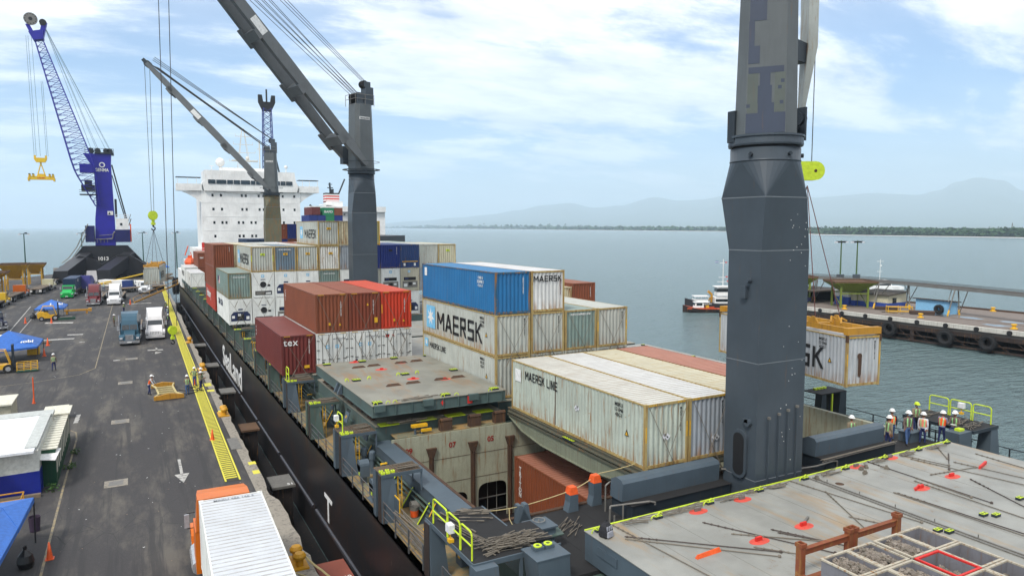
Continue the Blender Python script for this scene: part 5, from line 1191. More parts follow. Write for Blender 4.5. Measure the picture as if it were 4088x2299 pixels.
for t, nm in ((0, 'bottom'), (1, 'top')): 
    for k, w_ in ((1, 'outer'), (2, 'inner')):
        c = container('far small brown container near the orange lifeboat, %s of the %s stack' % (nm, w_), C_BROWN, k, 155.7, 8.05 + 2.9 * t, 2.9)
        if t == 1 and k == 1: lettering('tex', M_white, (.7, 0, 1.9), '-y', c, .5, bold=.03)
c = container('small white container lettered MAERSK at the far port edge', C_WHITE, 0, 155.7, 8.05, 2.9); block('MAERSK', M_black, (.006, 6, 1.5), '-x', c, 0.94, 6.00)
c = container('short white container marked UP, in front of the far MAERSK one', C_WHITE, 0, 141.3, 8.05, 2.6); lettering('UP', M_black, (.006, 1.6, 1.5), '-x', c, .8, bold=.03); lashpair(col(0), col(0) + CW, 141.2, 7.4, 10.5, 'crossed lashing rods on the short far white container')
c = container('brown container high up in front of the white bridge block', mats_for('warm_brown_container_paint', (.27, .075, .03), .08), 6, 141.3, 16.7); endnum(c, 'FCIU888', CW - .6, H, M_white, .14)
container('blue container right of the high brown one in front of the bridge', C_DBLUE, 7, 141.3, 16.7)
for k, mt, nm in ((4, C_NAVY, 'navy container'), (5, C_NAVY, 'second navy container'), (6, C_DBLUE, 'blue container'), (7, C_OXIDE, 'orange-brown container')): container(nm + ' in the third tier just in front of the bridge block', mt, k, 141.3, 13.8)
# ------------------------------------------------------------ deck cranes of the ship
def rect(cx, cy, a, b): return [(cx - a / 2, cy - b / 2), (cx + a / 2, cy - b / 2), (cx + a / 2, cy + b / 2), (cx - a / 2, cy + b / 2)]
def pedestal(g, cx, cy, z0, zr, off=(0, 0)):
    """square section that turns round under the slewing ring"""
    zs1, zs2, zt = zr - 4.3, zr - 2.1, zr - .6
    lo = rect(cx + off[0], cy + off[1], 2.85, 1.8); sq = rect(cx, cy, 2.47, 2.42)
    g.hexa([(*p, z0) for p in lo], [(*p, zs1) for p in lo]); g.hexa([(*p, zs1) for p in lo], [(*p, zs2) for p in sq])
    def sqp(t):
        c, s = math.cos(t), math.sin(t); k = 1 / max(abs(c) / 1.235, abs(s) / 1.21); return (cx + c * k, cy + s * k)
    corners = sorted([math.atan2(p[1] - cy, p[0] - cx) % (2 * PI) for p in sq])
    R_ = 1.42
    for k in range(4):
        a, b = corners[k], corners[(k + 1) % 4] + (2 * PI if k == 3 else 0); mid = (a + b) / 2
        pa, pb = sqp(a), sqp(b)
        g.face([(*pa, zs2), (*pb, zs2), (cx + R_ * math.cos(mid), cy + R_ * math.sin(mid), zt)])   # flat triangle, apex up
        a2 = (corners[k - 1] - (2 * PI if k == 0 else 0) + a) / 2; m = 8
        for q in range(m):                                               # cone part, apex down at the corner
            t0, t1 = a2 + (mid - a2) * q / m, a2 + (mid - a2) * (q + 1) / m
            g.face([(*pa, zs2), (cx + R_ * math.cos(t1), cy + R_ * math.sin(t1), zt), (cx + R_ * math.cos(t0), cy + R_ * math.sin(t0), zt)][::-1])
def crane(label, cx, cy, zr, tip, z0=6, mat=None, lower=None, camo=False, jib=True, axis=None, off=(0, 0)):
    mat = mat or M_crane; lower = lower or mat
    o = thing('deck_crane', label, 'crane', (cx, cy, z0), 0, 'deck cranes of the ship')
    def P(name, g, m, smooth=False, par=None): 
        q = part(name, g, m, par or o, smooth=smooth)
        if par is None: q.location = (-cx, -cy, -z0)
        return q
    g = MB(); pedestal(g, cx, cy, z0, zr, off); P('pedestal', g, lower)
    g = MB()
    for z in (zr - 4.3, zr - 2.1): 
        a, b, f = (2.85, 1.8, 1) if z < zr - 3 else (2.47, 2.42, 0); g.box(cx + off[0] * f - a / 2 - .012, cy + off[1] * f - b / 2 - .012, z - .02, cx + off[0] * f + a / 2 + .012, cy + off[1] * f + b / 2 + .012, z + .02)
    for z in (zr - 9.0, zr - 14): g.box(cx + off[0] - 1.437, cy + off[1] - .912, z - .015, cx + off[0] + 1.437, cy + off[1] + .912, z + .015)
    P('weld_bead', g, paint('weld_bead_paint', (.21, .23, .245), .05, .45))
    g = MB(); g.ring([(1.42, zr - .62), (1.44, zr - .62), (1.44, zr - .55), (1.42, zr - .55), (1.42, zr - .06), (1.38, zr - .06)], cx, cy, 40)
    P('collar', g, lower, True)
    g = MB(); g.ring([(1.37, zr - .1), (1.37, zr + .05)], cx, cy, 40); P('ring_gap', g, M_dark, True)
    g = MB(); g.ring([(1.35, zr + .03), (1.5, zr + .03), (1.52, zr + .1), (1.5, zr + .38), (1.56, zr + .38), (1.56, zr + .46), (.01, zr + .46)], cx, cy, 40); P('slewing_ring', g, mat, False)
    if camo:
        g = MB()
        for t in (200, 262, 320): 
            a = rad(t); x, y = cx + 1.44 * math.cos(a), cy + 1.44 * math.sin(a); g.tube((x, y, zr - .35), (x + .1 * math.cos(a), y + .1 * math.sin(a), zr - .35), .09, 4)
        P('lug', g, M_greyd)
    # octagonal tower, its broad face toward the jib side
    d = Vector(axis if axis else (tip[0] - cx, tip[1] - cy, 0)); d.z = 0; d.normalize(); s = Vector((-d.y, d.x, 0)); C0 = Vector((cx, cy, 0))
    def octo(a, b, c, z): # half extents: along d, along s, chamfer
        q = [(a, -b + c), (a, b - c), (a - c, b), (-a + c, b), (-a, b - c), (-a, -b + c), (-a + c, -b), (a - c, -b)]
        return [tuple(C0 + d * u + s * v + Vector((0, 0, z))) for u, v in q]
    h = 7.3; A = octo(1.22, 1.22, .42, zr + .46); B = octo(1.05, 1.08, .40, zr + .46 + h)
    g = MB(); g.v += A + B; g.f += [tuple(range(8)), tuple(range(15, 7, -1))] + [(k, (k + 1) % 8, 8 + (k + 1) % 8, 8 + k) for k in range(8)]; g.m += [0] * 10
    P('tower', g, paint('tower_grey_paint', (.125, .138, .142), .05, .42, .3))
    zt = zr + .46 + h
    def L(u, v, z): return tuple(C0 + d * u + s * v + Vector((0, 0, z)))
    def lbox(g, u0, v0, z0_, u1, v1, z1_, m=0): g.hexa([L(u0, v0, z0_), L(u1, v0, z0_), L(u1, v1, z0_), L(u0, v1, z0_)], [L(u0, v0, z1_), L(u1, v0, z1_), L(u1, v1, z1_), L(u0, v1, z1_)], m)
    g = MB(); lbox(g, -1.2, -.1, zt, -.2, .9, zt + 1.9); lbox(g, -.9, .0, zt + 1.9, -.1, .8, zt + 2.5); lbox(g, -.2, -.9, zt, .0, .9, zt + .5)
    lbox(g, .1, -.9, zt, .9, -.8, zt + 1.2); lbox(g, .1, .8, zt, .9, .9, zt + 1.2)
    hd = P('tower_head', g, mat)
    g = MB()
    for v in (-.6, -.3, 0, .3, .6): g.tube(L(.6, v - .07, zt + .75), L(.6, v + .07, zt + .75), .48, 16)
    for v in (.15, .45, .7): g.tube(L(-.2, v - .06, zt + 2.2), L(-.2, v + .06, zt + 2.2), .42, 16)
    P('sheave', g, M_dark)
    g = MB()
    for z in (.5, 1.0): g.path([L(1.2, -1.1, zt + z), L(1.2, 1.1, zt + z), L(-1.1, 1.15, zt + z)], .03, 5)
    for (u, v) in ((1.2, -1.1), (1.2, 0), (1.2, 1.1), (0, 1.12), (-1.1, 1.15)): g.tube(L(u, v, zt - .2), L(u, v, zt + 1), .03, 5)
    P('head_railing', g, M_steel)
    if not camo:
        g = MB(); q = 1.16; lbox(g, -.5, 1.08, zt - 1.75, .75, 1.13, zt - 1.45); P('maker_plate', g, M_white)
        lt = lettering('HAGGLUNDS', M_black, (0, 0, 0), '-y', o, .26, bold=.02, width=1.1); lt.matrix_local = Matrix.Translation(Vector(L(.12, -q - .03, zt - 1.6)) - Vector((cx, cy, z0))) @ Matrix.Rotation(math.atan2(-d.y, -d.x) if False else math.atan2(d.y, d.x) + (PI if d.x < 0 else 0), 4, 'Z') @ Matrix.Rotation(PI / 2, 4, 'X')
        if d.x < 0: lt.matrix_local = Matrix.Translation(Vector(L(.12, 1.14, zt - 1.6)) - Vector((cx, cy, z0))) @ Matrix.Rotation(math.atan2(-d.y, -d.x), 4, 'Z') @ Matrix.Rotation(PI / 2, 4, 'X')
    if jib:
        T = Vector(tip); piv = [C0 + d * .3 + s * v + Vector((0, 0, zr + 1.0)) for v in (-1.55, 1.55)]
        tips = [T + s * v * .62 for v in (-1.55, 1.55)]
        up = Vector((0, 0, 1)); ax = (tips[0] - piv[0]).normalized(); nrm = s.cross(ax)
        nrm = nrm if nrm.z > 0 else -nrm
        arm = thing('x', None, None)
        g = MB()
        for a, b in zip(piv, tips):
            pts = [(0, .45), (.10, 1.0), (.5, 1.15), (.93, .9), (1, .6)]
            Lg = (b - a).length
            for (t0, w0), (t1, w1) in zip(pts, pts[1:]):
                p, q = a.lerp(b, t0), a.lerp(b, t1)
                def sec(c, w): return [tuple(c + s * e * .3 + nrm * f * w / 2) for e, f in ((-1, -1), (1, -1), (1, 1), (-1, 1))]
                g.hexa(sec(p, w0), sec(q, w1))
        bpy.data.objects.remove(arm)
        jb = P('jib', g, M_crane2)
        for t in (.12, .345, .57, .79):
            g = MB()
            a, b = piv[0].lerp(tips[0], t), piv[1].lerp(tips[1], t); a2, b2 = piv[0].lerp(tips[0], t + .035), piv[1].lerp(tips[1], t + .035)
            for (p, q, e) in ((a, b, -1), ):
                v = s * .3
                g.hexa([tuple(a - v + nrm * -.85), tuple(b + v + nrm * -.85), tuple(b + v + nrm * .1), tuple(a - v + nrm * .1)], [tuple(a2 - v + nrm * -.75), tuple(b2 + v + nrm * -.75), tuple(b2 + v + nrm * .1), tuple(a2 - v + nrm * .1)])
                g.hexa([tuple(a - v * 1.6 + nrm * -.8 - ax * .5), tuple(a + v * .9 + nrm * -.8 - ax * .5), tuple(a + v * .9 - nrm * .55 - ax * .5), tuple(a - v * 1.6 - nrm * .55 - ax * .5)], [tuple(a2 - v * 1.6 + nrm * -.8 + ax * .6), tuple(a2 + v * .9 + nrm * -.8 + ax * .6), tuple(a2 + v * .9 - nrm * .55 + ax * .6), tuple(a2 - v * 1.6 - nrm * .55 + ax * .6)])
            P('cross_beam', g, M_crane2)
        g = MB(); p = piv[0].lerp(tips[0], .60) - s * .31 if (piv[0] - s - Vector((0, 0, 19))).length < (piv[1] + s - Vector((0, 0, 19))).length else piv[1].lerp(tips[1], .60) + s * .31
        e_ = s * -.02 if (p - piv[0]).length < (p - piv[1]).length else s * .02
        g.hexa([tuple(p - ax * 1.1 - nrm * .38), tuple(p + ax * 1.1 - nrm * .38), tuple(p + ax * 1.1 + nrm * .38), tuple(p - ax * 1.1 + nrm * .38)], [tuple(p + e_ - ax * 1.1 - nrm * .38), tuple(p + e_ + ax * 1.1 - nrm * .38), tuple(p + e_ + ax * 1.1 + nrm * .38), tuple(p + e_ - ax * 1.1 + nrm * .38)])
        P('load_plate', g, M_white)
        g = MB()
        for v in (-.7, -.2, .3, .7): g.tube(T + s * (v - .1), T + s * (v + .1), .55, 16)
        g.tube(tips[0], tips[1], .25, 10); g.hexa([tuple(T + s * e * 1.1 + ax * f + nrm * -.3) for e, f in ((-1, -.4), (1, -.4), (1, .9), (-1, .9))], [tuple(T + s * e * 1.1 + ax * f + nrm * .3) for e, f in ((-1, -.4), (1, -.4), (1, .9), (-1, .9))])
        P('jib_head', g, M_greyd)
        g = MB()
        for k, v in enumerate((-.75, -.5, -.25, 0, .25, .5, .75)): g.tube(L(.55, v * .9, zt + (1.2 if k % 2 else .9)), tuple(T + s * v * 1.6 + nrm * (.3 + (.25 if cy < 100 else .1) * k) - ax * .3 * k), .03 if cy < 100 else .055, 5)
        for k, v in enumerate((.15, .45, .7)): g.tube(L(-.2, v, zt + 2.6), tuple(T + s * v + nrm * ((2.2 if cy < 100 else 1.1) + .3 * k)), .03 if cy < 100 else .055, 5)
        P('luffing_rope', g, M_rope)
        g = MB(); lbox(g, .5, -1.9, zr + 1.2, 1.6, -1.2, zr + 3.2, 0); lbox(g, 1.6, -1.85, zr + 1.9, 1.63, -1.25, zr + 3.0, 1); lbox(g, .6, -1.93, zr + 1.9, 1.5, -1.9, zr + 3.0, 1)
        P('operator_cab', g, [mat, M_glass])
    g = MB(); g.ring([(1.7, zr + .5), (2.1, zr + .5), (2.1, zr + .56), (1.7, zr + .56)], cx, cy, 24); g.path([(cx + 2.05 * math.cos(t), cy + 2.05 * math.sin(t), zr + 1.4) for t in [PI * k / 12 for k in range(25)]], .025, 5) if not camo else None
    if not camo: P('service_walkway', g, M_greyd)
    return o, L, zt, d, s
crane1, L1, zt1, d1, s1 = crane('massive dark grey deck crane column in the foreground with darker blocky paint marks', 23.85, 21.58, 22.3, (40, 36, 45), camo=True, jib=False, axis=(.76, .65, 0), z0=7.0, off=(.25, -.13))
# blocky darker paint patches on the tower's face toward the camera
def face_panel(g, u0, z0, u1, z1, m=0, which=0):
    # face normal -d (which 0) ; half width ~ .78
    pass
M_patch = paint('dark_slate_patch_paint', (.06, .075, .11), .02, .45, .2)
M_patch2 = paint('olive_patch_paint', (.112, .128, .115), .02, .45, .2)
g = MB(); cx, cy = 23.85, 21.58; Cc = Vector((cx, cy, 0)); zb1 = 22.76
def fp(g, v0, z0, v1, z1, off=.012, m=0):
    q0, q1 = [], []
    for (v, z) in ((v0, z0), (v1, z0), (v1, z1), (v0, z1)):
        t = (z - zb1) / 7.3; a = 1.22 + (1.05 - 1.22) * t
        q0.append(tuple(Cc - d1 * (a + .004) + s1 * -v + Vector((0, 0, z)))); q1.append(tuple(Cc - d1 * (a + off) + s1 * -v + Vector((0, 0, z))))
    g.hexa(q0, q1, m)
fp(g, -.76, 22.8, .76, 23.6); fp(g, -.30, 23.6, .32, 24.0); fp(g, -.32, 24.0, .22, 24.7); fp(g, -.25, 24.7, .15, 25.2); fp(g, -.70, 25.2, .66, 25.45); fp(g, -.72, 25.6, -.28, 26.3); fp(g, -.72, 26.3, -.5, 27.3); fp(g, -.70, 27.3, -.05, 28.2)
for (v, z) in ((-.68, 23.9), (.6, 24.0), (.52, 24.6), (.62, 24.85)): fp(g, v - .07, z - .07, v + .07, z + .07)
q = part('dark_patch', g, M_patch, crane1); q.location = (-23.85, -21.58, -7.0)
g = MB(); fp(g, -.72, 23.6, -.32, 25.2, .008); fp(g, .32, 23.62, .72, 25.2, .008)
q = part('olive_patch', g, M_patch2, crane1); q.location = (-23.85, -21.58, -7.0)
# stiffeners, door and fittings on the column
g = MB()
for k, x in enumerate((23.35, 23.95, 24.5, 25.05)): g.box(x - .035, 20.46, 7.1, x + .035, 20.55, 10.9 + .1 * k, 0); g.box(x - .05, 20.44, 10.9 + .1 * k, x + .05, 20.55, 11.0 + .1 * k, 1)
q = part('stiffener', g, [M_crane, M_steel], crane1); q.location = (-23.85, -21.58, -7)
def stadium(cy_, cz, a, b, r, n=6):
    o_ = []
    for (sx, sz, t0) in ((1, 1, 0), (-1, 1, 90), (-1, -1, 180), (1, -1, 270)):
        for k in range(n + 1): t = rad(t0 + 90 * k / n); o_.append((cy_ + sx * (a - r) + r * math.cos(t), cz + sz * (b - r) + r * math.sin(t)))
    return o_
g = MB(); g.prism(stadium(21.4, 9.3, .42, 1.05, .38), 'x', 22.55, 22.68, 0); g.prism(stadium(21.4, 9.3, .30, .92, .28), 'x', 22.545, 22.549, 1); g.tube((22.5, 20.95, 10.75), (22.68, 20.95, 10.75), .16, 10, 0); g.box(22.5, 20.9, 10.75, 22.9, 21.2, 10.9, 0)
q = part('access_door', g, [M_crane, M_black], crane1); q.location = (-23.85, -21.58, -7)
g = MB(); g.box(22.5, 21.2, 16.0, 22.66, 21.5, 16.5); g.tube((22.45, 21.1, 16.75), (22.66, 21.1, 16.75), .1, 8); q = part('junction_box', g, [M_crane], crane1); q.location = (-23.85, -21.58, -7)
rr = random.Random(3); g = MB()
for k in range(34): x = 24.0 + abs(rr.gauss(0, .8)); z = rr.choice((19, 18.4, 10.4, 13)) + rr.gauss(0, .7); x = min(x, 25.3); yy = 20.36 if z > 18.2 else (20.545 if z < 17.5 else 20.4); s_ = rr.uniform(.005, .011); g.box(x - s_, yy - .02, z - s_ * 1.6, x + s_, yy, z + s_ * 1.6)
q = part('white_fleck', g, [M_white], crane1); q['kind'] = 'stuff'; q.location = (-23.85, -21.58, -7)
# its jib, heel at the back right of the tower, running up out of the picture
g = MB(); M_jw = paint('flaking_pale_jib_paint', (.34, .36, .34), .5, .5, .4)
def sec(c, a, b, wa, wb): return [tuple(Vector(c) + Vector(a) * e * wa + Vector(b) * f * wb) for e, f in ((-1, -1), (1, -1), (1, 1), (-1, 1))]
g.hexa([tuple(p) for p in sec((27.5, 22.85, 24.2), (.88, -.47, 0), (.4, .9, 0), .07, .2)], [tuple(p) for p in sec((27.95, 22.9, 27.2), (.88, -.47, 0), (.4, .9, 0), .22, .4)])
g.hexa([tuple(p) for p in sec((27.95, 22.9, 27.2), (.88, -.47, 0), (.4, .9, 0), .22, .4)], [tuple(p) for p in sec((28.55, 23.5, 36), (.88, -.47, 0), (.4, .9, 0), .24, .45)])
g.hexa([tuple(p) for p in sec((28.55, 23.5, 36), (.88, -.47, 0), (.4, .9, 0), .24, .45)], [tuple(p) for p in sec((38.2, 31.4, 56), (.88, -.47, 0), (.4, .9, 0), .40, .4)])
q = part('jib', g, [M_jw], crane1); q.location = (-23.85, -21.58, -7)
g = MB(); g.beam((25.0, 22.2, 26.9), (27.6, 23.0, 26.9), .5, .9); g.beam((25.2, 22.2, 26.9), (25.4, 22.2, 23.2), .2, .3); g.beam((25.4, 22.1, 23.2), (27.3, 22.9, 23.4), .25, .3); g.beam((27.25, 22.6, 22.9), (27.25, 22.6, 24.4), .12, .5); g.tube((27.1, 22.7, 23.9), (27.4, 22.7, 23.9), .3, 14)
g.box(22.36, 21.9, 22.5, 22.48, 22.3, 23.8)
q = part('jib_heel_bracket', g, [M_greyd], crane1); q.location = (-23.85, -21.58, -7)
# hook block, rope, slings, spreader and the container it lifts
g = MB(); g.tube((38.9, 31.4, 56), (39.2, 31.6, 22.9), .03, 5)
single('hoist_rope', g, [M_rope], 'single dark hoist rope hanging right of the foreground crane', 'rope')
def hook_block(x, y, z, label, s=1.0, facing=0, big=True):
    o = thing('hook_block', label, 'hook block', (x, y, z), facing, 'yellow crane hook blocks')
    g = MB(); pts = [(.55 * s * math.cos(t), .62 * s * math.sin(t)) for t in [PI * k / 12 for k in range(24)]]
    for yy in (-.3 * s, .22 * s): g.prism(pts, 'y', yy, yy + .08 * s, 0)
    g.tube((0, -.22 * s, 0), (0, .22 * s, 0), .5 * s, 18, 0)
    part('sheave_cheek', g, [M_lime], o)
    g = MB(); g.tube((0, 0, -.95 * s), (0, 0, -.6 * s), .2 * s, 12, 1); g.box(-.25 * s, -.2 * s, -1.25 * s, .25 * s, .2 * s, -.95 * s, 1); g.tube((0, 0, -1.5 * s), (0, 0, -1.25 * s), .12 * s, 10, 0); g.path([(.02, 0, -1.5 * s), (.22 * s, 0, -1.62 * s), (.2 * s, 0, -1.85 * s), (0, 0, -1.95 * s), (-.2 * s, 0, -1.85 * s), (-.2 * s, 0, -1.7 * s)], .08 * s, 7, 0)
    part('hook', g, [M_dark, M_lime], o); return o
o = thing('hook_block', 'big yellow hook block peeping out behind the foreground crane', 'hook block', (38.7, 31.4, 22.5), rad(-28), 'yellow crane hook blocks')
g = MB(); g.prism([(-1.0, -.55)] + [(.35 + .6 * math.cos(t), .05 + .6 * math.sin(t)) for t in [PI * k / 10 for k in range(-5, 6)]] + [(-1.0, .65)], 'y', -.25, .25, 0); g.tube((.35, -.27, .05), (.35, -.25, .05), .1, 10, 1)
part('sheave_cheek', g, [M_lime, M_rust], o)
ANG = math.atan2(2.1, 12.0)
cs = container('suspended pale rusty container lettered MAERSK, hanging by a yellow spreader behind the crane', mats_for('dull_lilac_container_paint', (.44, .46, .47), .3), x=35.5, y=25.8, z=9.85, rz=-ANG, frame=FRY, group='containers hanging from cranes'); std(cs, 2.896, num='MSKU8118110')
block('MAERSK', M_black, (.008, 5.2, 1.35), '-x', cs, 1.26, 6.60); logo_square(cs, 10.4, 1.6, 1.6, '-x', .006)
b = MB(); b.ring([(.001, 0), (.17, 0)], 0, 0, 14); o_ = link('rust_stain', b.mesh('stain', [M_rust]), cs, (.95, .018, 1.75)); o_.rotation_euler = (PI / 2, 0, 0)
b = MB(); b.prism([(.85, .6), (1.0, .5), (1.08, .7), (1.1, 1.75), (.85, 1.75)], 'y', .012, .02); part('rust_stain', b, [M_rust], cs)
def spreader(label, x, y, z, rz, L=12.19, W=2.44, group='container spreaders'):
    o = thing('spreader_frame', label, 'spreader', (x, y, z), rz, group)
    g = MB()
    for xx in (.25, W - .45): g.box(xx, .3, .10, xx + .2, L - .3, .42)
    part('side_beam', g, [M_spr], o)
    for yy in (0, L - .3): g = MB(); g.box(0, yy, .06, W, yy + .3, .46); part('end_beam', g, [M_spr], o)
    g = MB()
    for yy in (3.2, 6, 9): g.box(.4, yy, .15, W - .4, yy + .2, .35)
    for yy in (3.0, L - 3.2):
        for xx in (.3, W - .4): g.hexa([(xx, yy - .3, .42), (xx + .1, yy - .3, .42), (xx + .1, yy + .5, .42), (xx, yy + .5, .42)], [(xx, yy, .8), (xx + .1, yy, .8), (xx + .1, yy + .2, .8), (xx, yy + .2, .8)])
    for (a, b) in ((.3, 1.1), (1.1, 1.9)): g.path([(W / 2 - .3, 1.2 + a, .5), (W / 2, 1.2 + a + .3, .8), (W / 2 + .4, 1.2 + a + .3, .6)], .06, 6)
    part('cross_member', g, [M_spr], o)
    g = MB()
    for xx in (-.02, W - .1):
        for yy in (-.03, L - .12): g.box(xx, yy, -.35, xx + .12, yy + .15, .06)
    part('corner_guide', g, [M_rust], o); return o
M_spr = paint('worn_yellow_spreader_paint', (.50, .27, .03), .5, .55, .5)
spreader('yellow rusty spreader frame clamped on the suspended container behind the crane', 35.5, 25.8, 9.85 + 2.92, -ANG)
Mx = Matrix.Translation((35.5, 25.8, 12.8)) @ Matrix.Rotation(-ANG, 4, 'Z')
for k, (x, y) in enumerate(((.3, 2.9), (2.15, 2.9), (.3, 9.3), (2.15, 9.3))):
    g = MB(); g.tube((38.5, 31.3, 21.6), Mx @ Vector((x, y, .75)), .028, 5)
    single('lifting_sling', g, [plain('red_brown_sling', (.12, .035, .03), .7)], 'sling from the big hook block to the suspended container, %s' % ['near left', 'near right', 'far left', 'far right'][k], 'sling', group='slings of the suspended container')
# second crane
crane2, L2, zt2, d2, s2 = crane('grey deck crane in mid-picture, jib rising left out of the frame', 23.3, 79.2, 24.9, (4.2, 74.3, 47.2), z0=7)
# third crane
crane('grey deck crane with rusty pedestal in front of the white bridge block', 23.25, 137.0, 24.8, (3.9, 142.0, 47.5), z0=7, lower=paint('rusty_pedestal_paint', (.15, .15, .10), .6, .6, .6))
for (x, y, ax_, ay, zt_, zb_, lb) in ((3.2, 74.2, 2.85, 74.2, 47.3, 9.0, 'left'), (4.1, 74.2, 3.5, 74.2, 47.3, 9.0, 'right')):
    g = MB(); g.tube((x, y, zt_), (ax_ - .0, ay, 9.6), .035, 5)
    single('hoist_rope', g, [M_rope], 'long dark hoist rope dropping over the quay, %s of the pair' % lb, 'rope', group='long ropes above the quay')
hook_block(3.1, 74.2, 9.2, 'yellow hook block hanging low beside the white truck on the quay', .68, .3)
for k, x in enumerate((3.35, 4.15)):
    g = MB(); g.tube((x, 142.4, 47.3), (3.6 + (.2 if k else -.2), 142.8, 21.5), .04, 5)
    single('hoist_rope', g, [M_rope], 'hoist rope from the third crane to its hook block, %s one' % ('right' if k else 'left'), 'rope', group='ropes of the third crane')
hook_block(3.6, 142.8, 21.1, 'small yellow hook block high above the container over the quay', 1.35, .2)
A3 = math.atan2(1.5, 12)
cq = container('pale grey container hanging over the quay from the third crane', C_GREY, x=1.6, y=136.9, z=9.15, rz=-A3, group='containers hanging from cranes')
me = block('MAERSK', M_black, (CW - .006, 5.5, 1.4), (PI / 2, 0, PI / 2), cq, 1.15, 6.00)
b = MB(); b.box(CW - .012, 1, .7, CW - .002, 1.9, 2.2); part('logo', b, [M_skyblue], cq)
spreader('small yellow spreader on the container hanging over the quay', 1.6, 136.9, 12.08, -A3)
Mx = Matrix.Translation((1.6, 136.9, 12.1)) @ Matrix.Rotation(-A3, 4, 'Z')
for k, (x, y) in enumerate(((.3, 1), (2.15, 1), (.3, 11), (2.15, 11))):
    g = MB(); g.tube((3.6, 142.8, 18.6), Mx @ Vector((x, y, .5)), .035, 5)
    single('lifting_sling', g, [M_rope], 'thin sling above the container over the quay, %s' % ['near left', 'near right', 'far left', 'far right'][k], 'sling', group='slings over the quay')

# ------------------------------------------------------------ bridge block of the ship
M_sw = paint('white_superstructure_paint', (.78, .78, .76), .24, .5, .22, rustc=((.45, .24, .06), (.6, .42, .2)))
SY0, SY1 = 183.0, 197.0
o = thing('x', None, None); bpy.data.objects.remove(o)
g = MB(); g.box(15.0, SY0, 6, 37.9, SY1, 27.6); g.box(11.5, SY0 + 1, 6, 41, SY1, 11.0); g.box(13.0, SY0 - 6, 6, 15, SY1, 14.0)
SUP = sp('superstructure', g, M_sw)
g = MB(); g.prism([(15.7, 27.6), (37.1, 27.6), (37.5, 29.1), (36.9, 30.2), (36.6, 32.5), (15.9, 32.5), (15.9, 30.2), (15.4, 29.1)], 'y', SY0 - .6, SY0 + 8); g.box(20, SY0 + 2, 32.5, 33, SY0 + 8, 33.4)
sp('bridge_deck', g, M_sw, parent=SUP)
for s_ in (0, 1):
    g = MB(); xa, xb = (15.2, 9.75) if s_ == 0 else (37.6, 42.6); m_x = lambda t: xa + (xb - xa) * t
    g.prism([(xa, 27.6), (xb, 27.6), (xb, 29.2), (xa, 29.2)] if s_ == 0 else [(xa, 27.6), (xa, 29.2), (xb, 29.2), (xb, 27.6)], 'y', SY0 - .3, SY0 + 3)
    arc = [(m_x(t), 27.6 - 2.9 * (1 - t) ** 1.6) for t in (0, .15, .3, .45, .6, .8, 1)]
    g.prism([(xa, 27.61)] + arc[:6], 'y', SY0 + .2, SY0 + .5)
    for t in (.2, .55, .95): g.box(m_x(t) - .05, SY0, 29.2, m_x(t) + .05, SY0 + .1, 30.7)
    sp('bridge_wing', g, M_sw, parent=SUP)
    g = MB(); g.box(min(m_x(0.02), m_x(1)), SY0 - .1, 30.65, max(m_x(0.02), m_x(1)), SY0 + 2.5, 30.78); sp('wing_canopy', g, M_greyd, parent=SUP)
g = MB()
bw = [(16.6, 18.2), (18.4, 20.6), (20.8, 22.1), (22.3, 23.7), (23.9, 26.0), (26.2, 27.2), (27.4, 29.3), (29.5, 31.2), (31.4, 33.0), (33.2, 34.3), (34.5, 36.0)]
for a, b in bw: g = MB(); g.hexa([(a, SY0 - .74, 29.3), (b, SY0 - .74, 29.3), (b, SY0 - .6, 29.3), (a, SY0 - .6, 29.3)], [(a, SY0 - .70, 30.25), (b, SY0 - .70, 30.25), (b, SY0 - .6, 30.25), (a, SY0 - .6, 30.25)]); sp('bridge_window', g, M_glass, parent=SUP)
for z, xs in ((26.6, (17.5, 19.4, 24.1, 25.0, 28.0, 29.1, 31.2, 33.7, 36.5)), (23.3, (17.6, 19.5, 24.1, 25.1, 28.1, 29.1, 31.2, 33.8, 36.5)), (20.1, (17.7, 19.5, 20.4, 23.2, 24.2, 26.1, 27.1, 31.3, 33.8, 36.4)), (16.85, (17.8, 23.3, 24.2, 26.2, 27.1, 31.3, 33.8))):
    for x in xs:
        g = MB(); g.box(x - .24, SY0 - .02, z - .32, x + .24, SY0 + .05, z + .32, 0)
        sp('window', g, M_glass, parent=SUP)
g = MB()
for z in (11.5, 14.9, 18.2, 21.5, 24.8): g.box(15.0, SY0 - .04, z, 37.9, SY0 - .001, z + .05)
g.box(20.5, SY0 - .5, 27.3, 30, SY0 - .001, 27.4)
sp('deck_seam', g, M_sw, parent=SUP)
g = MB(); g.tube((20.2, 190, 33), (20.2, 190, 34), .3, 8); g.sphere((20.2, 190, 35.0), 1.1, 16); sp('radar_dome', g, M_sw, parent=SUP, smooth=True)
g = MB(); g.tube((36, 190, 32.5), (36, 190, 34), .12, 8); g.sphere((36, 190, 34.4), .45, 12); g.tube((18, 188, 32.5), (18, 188, 33.8), .08, 6); g.box(17.5, 187.9, 33.8, 18.5, 188.1, 33.95); sp('antenna', g, M_sw, parent=SUP)
g = MB()
for (x, y) in ((24.2, 188), (27.2, 188), (24.2, 191), (27.2, 191)): g.tube((x, y, 33), (25.7 + (x - 25.7) * .15, 189.5 + (y - 189.5) * .15, 43.5), .07, 5)
for z in (35.3, 37.5, 39.5, 41.5): w_ = 3.4 - (z - 35) * .25; g.box(25.7 - w_, 189.4, z, 25.7 + w_, 189.6, z + .12); g.tube((25.7 - w_, 189.5, z), (25.7 - w_, 189.5, z + .7), .05, 5); g.tube((25.7 + w_, 189.5, z), (25.7 + w_, 189.5, z + .7), .05, 5)
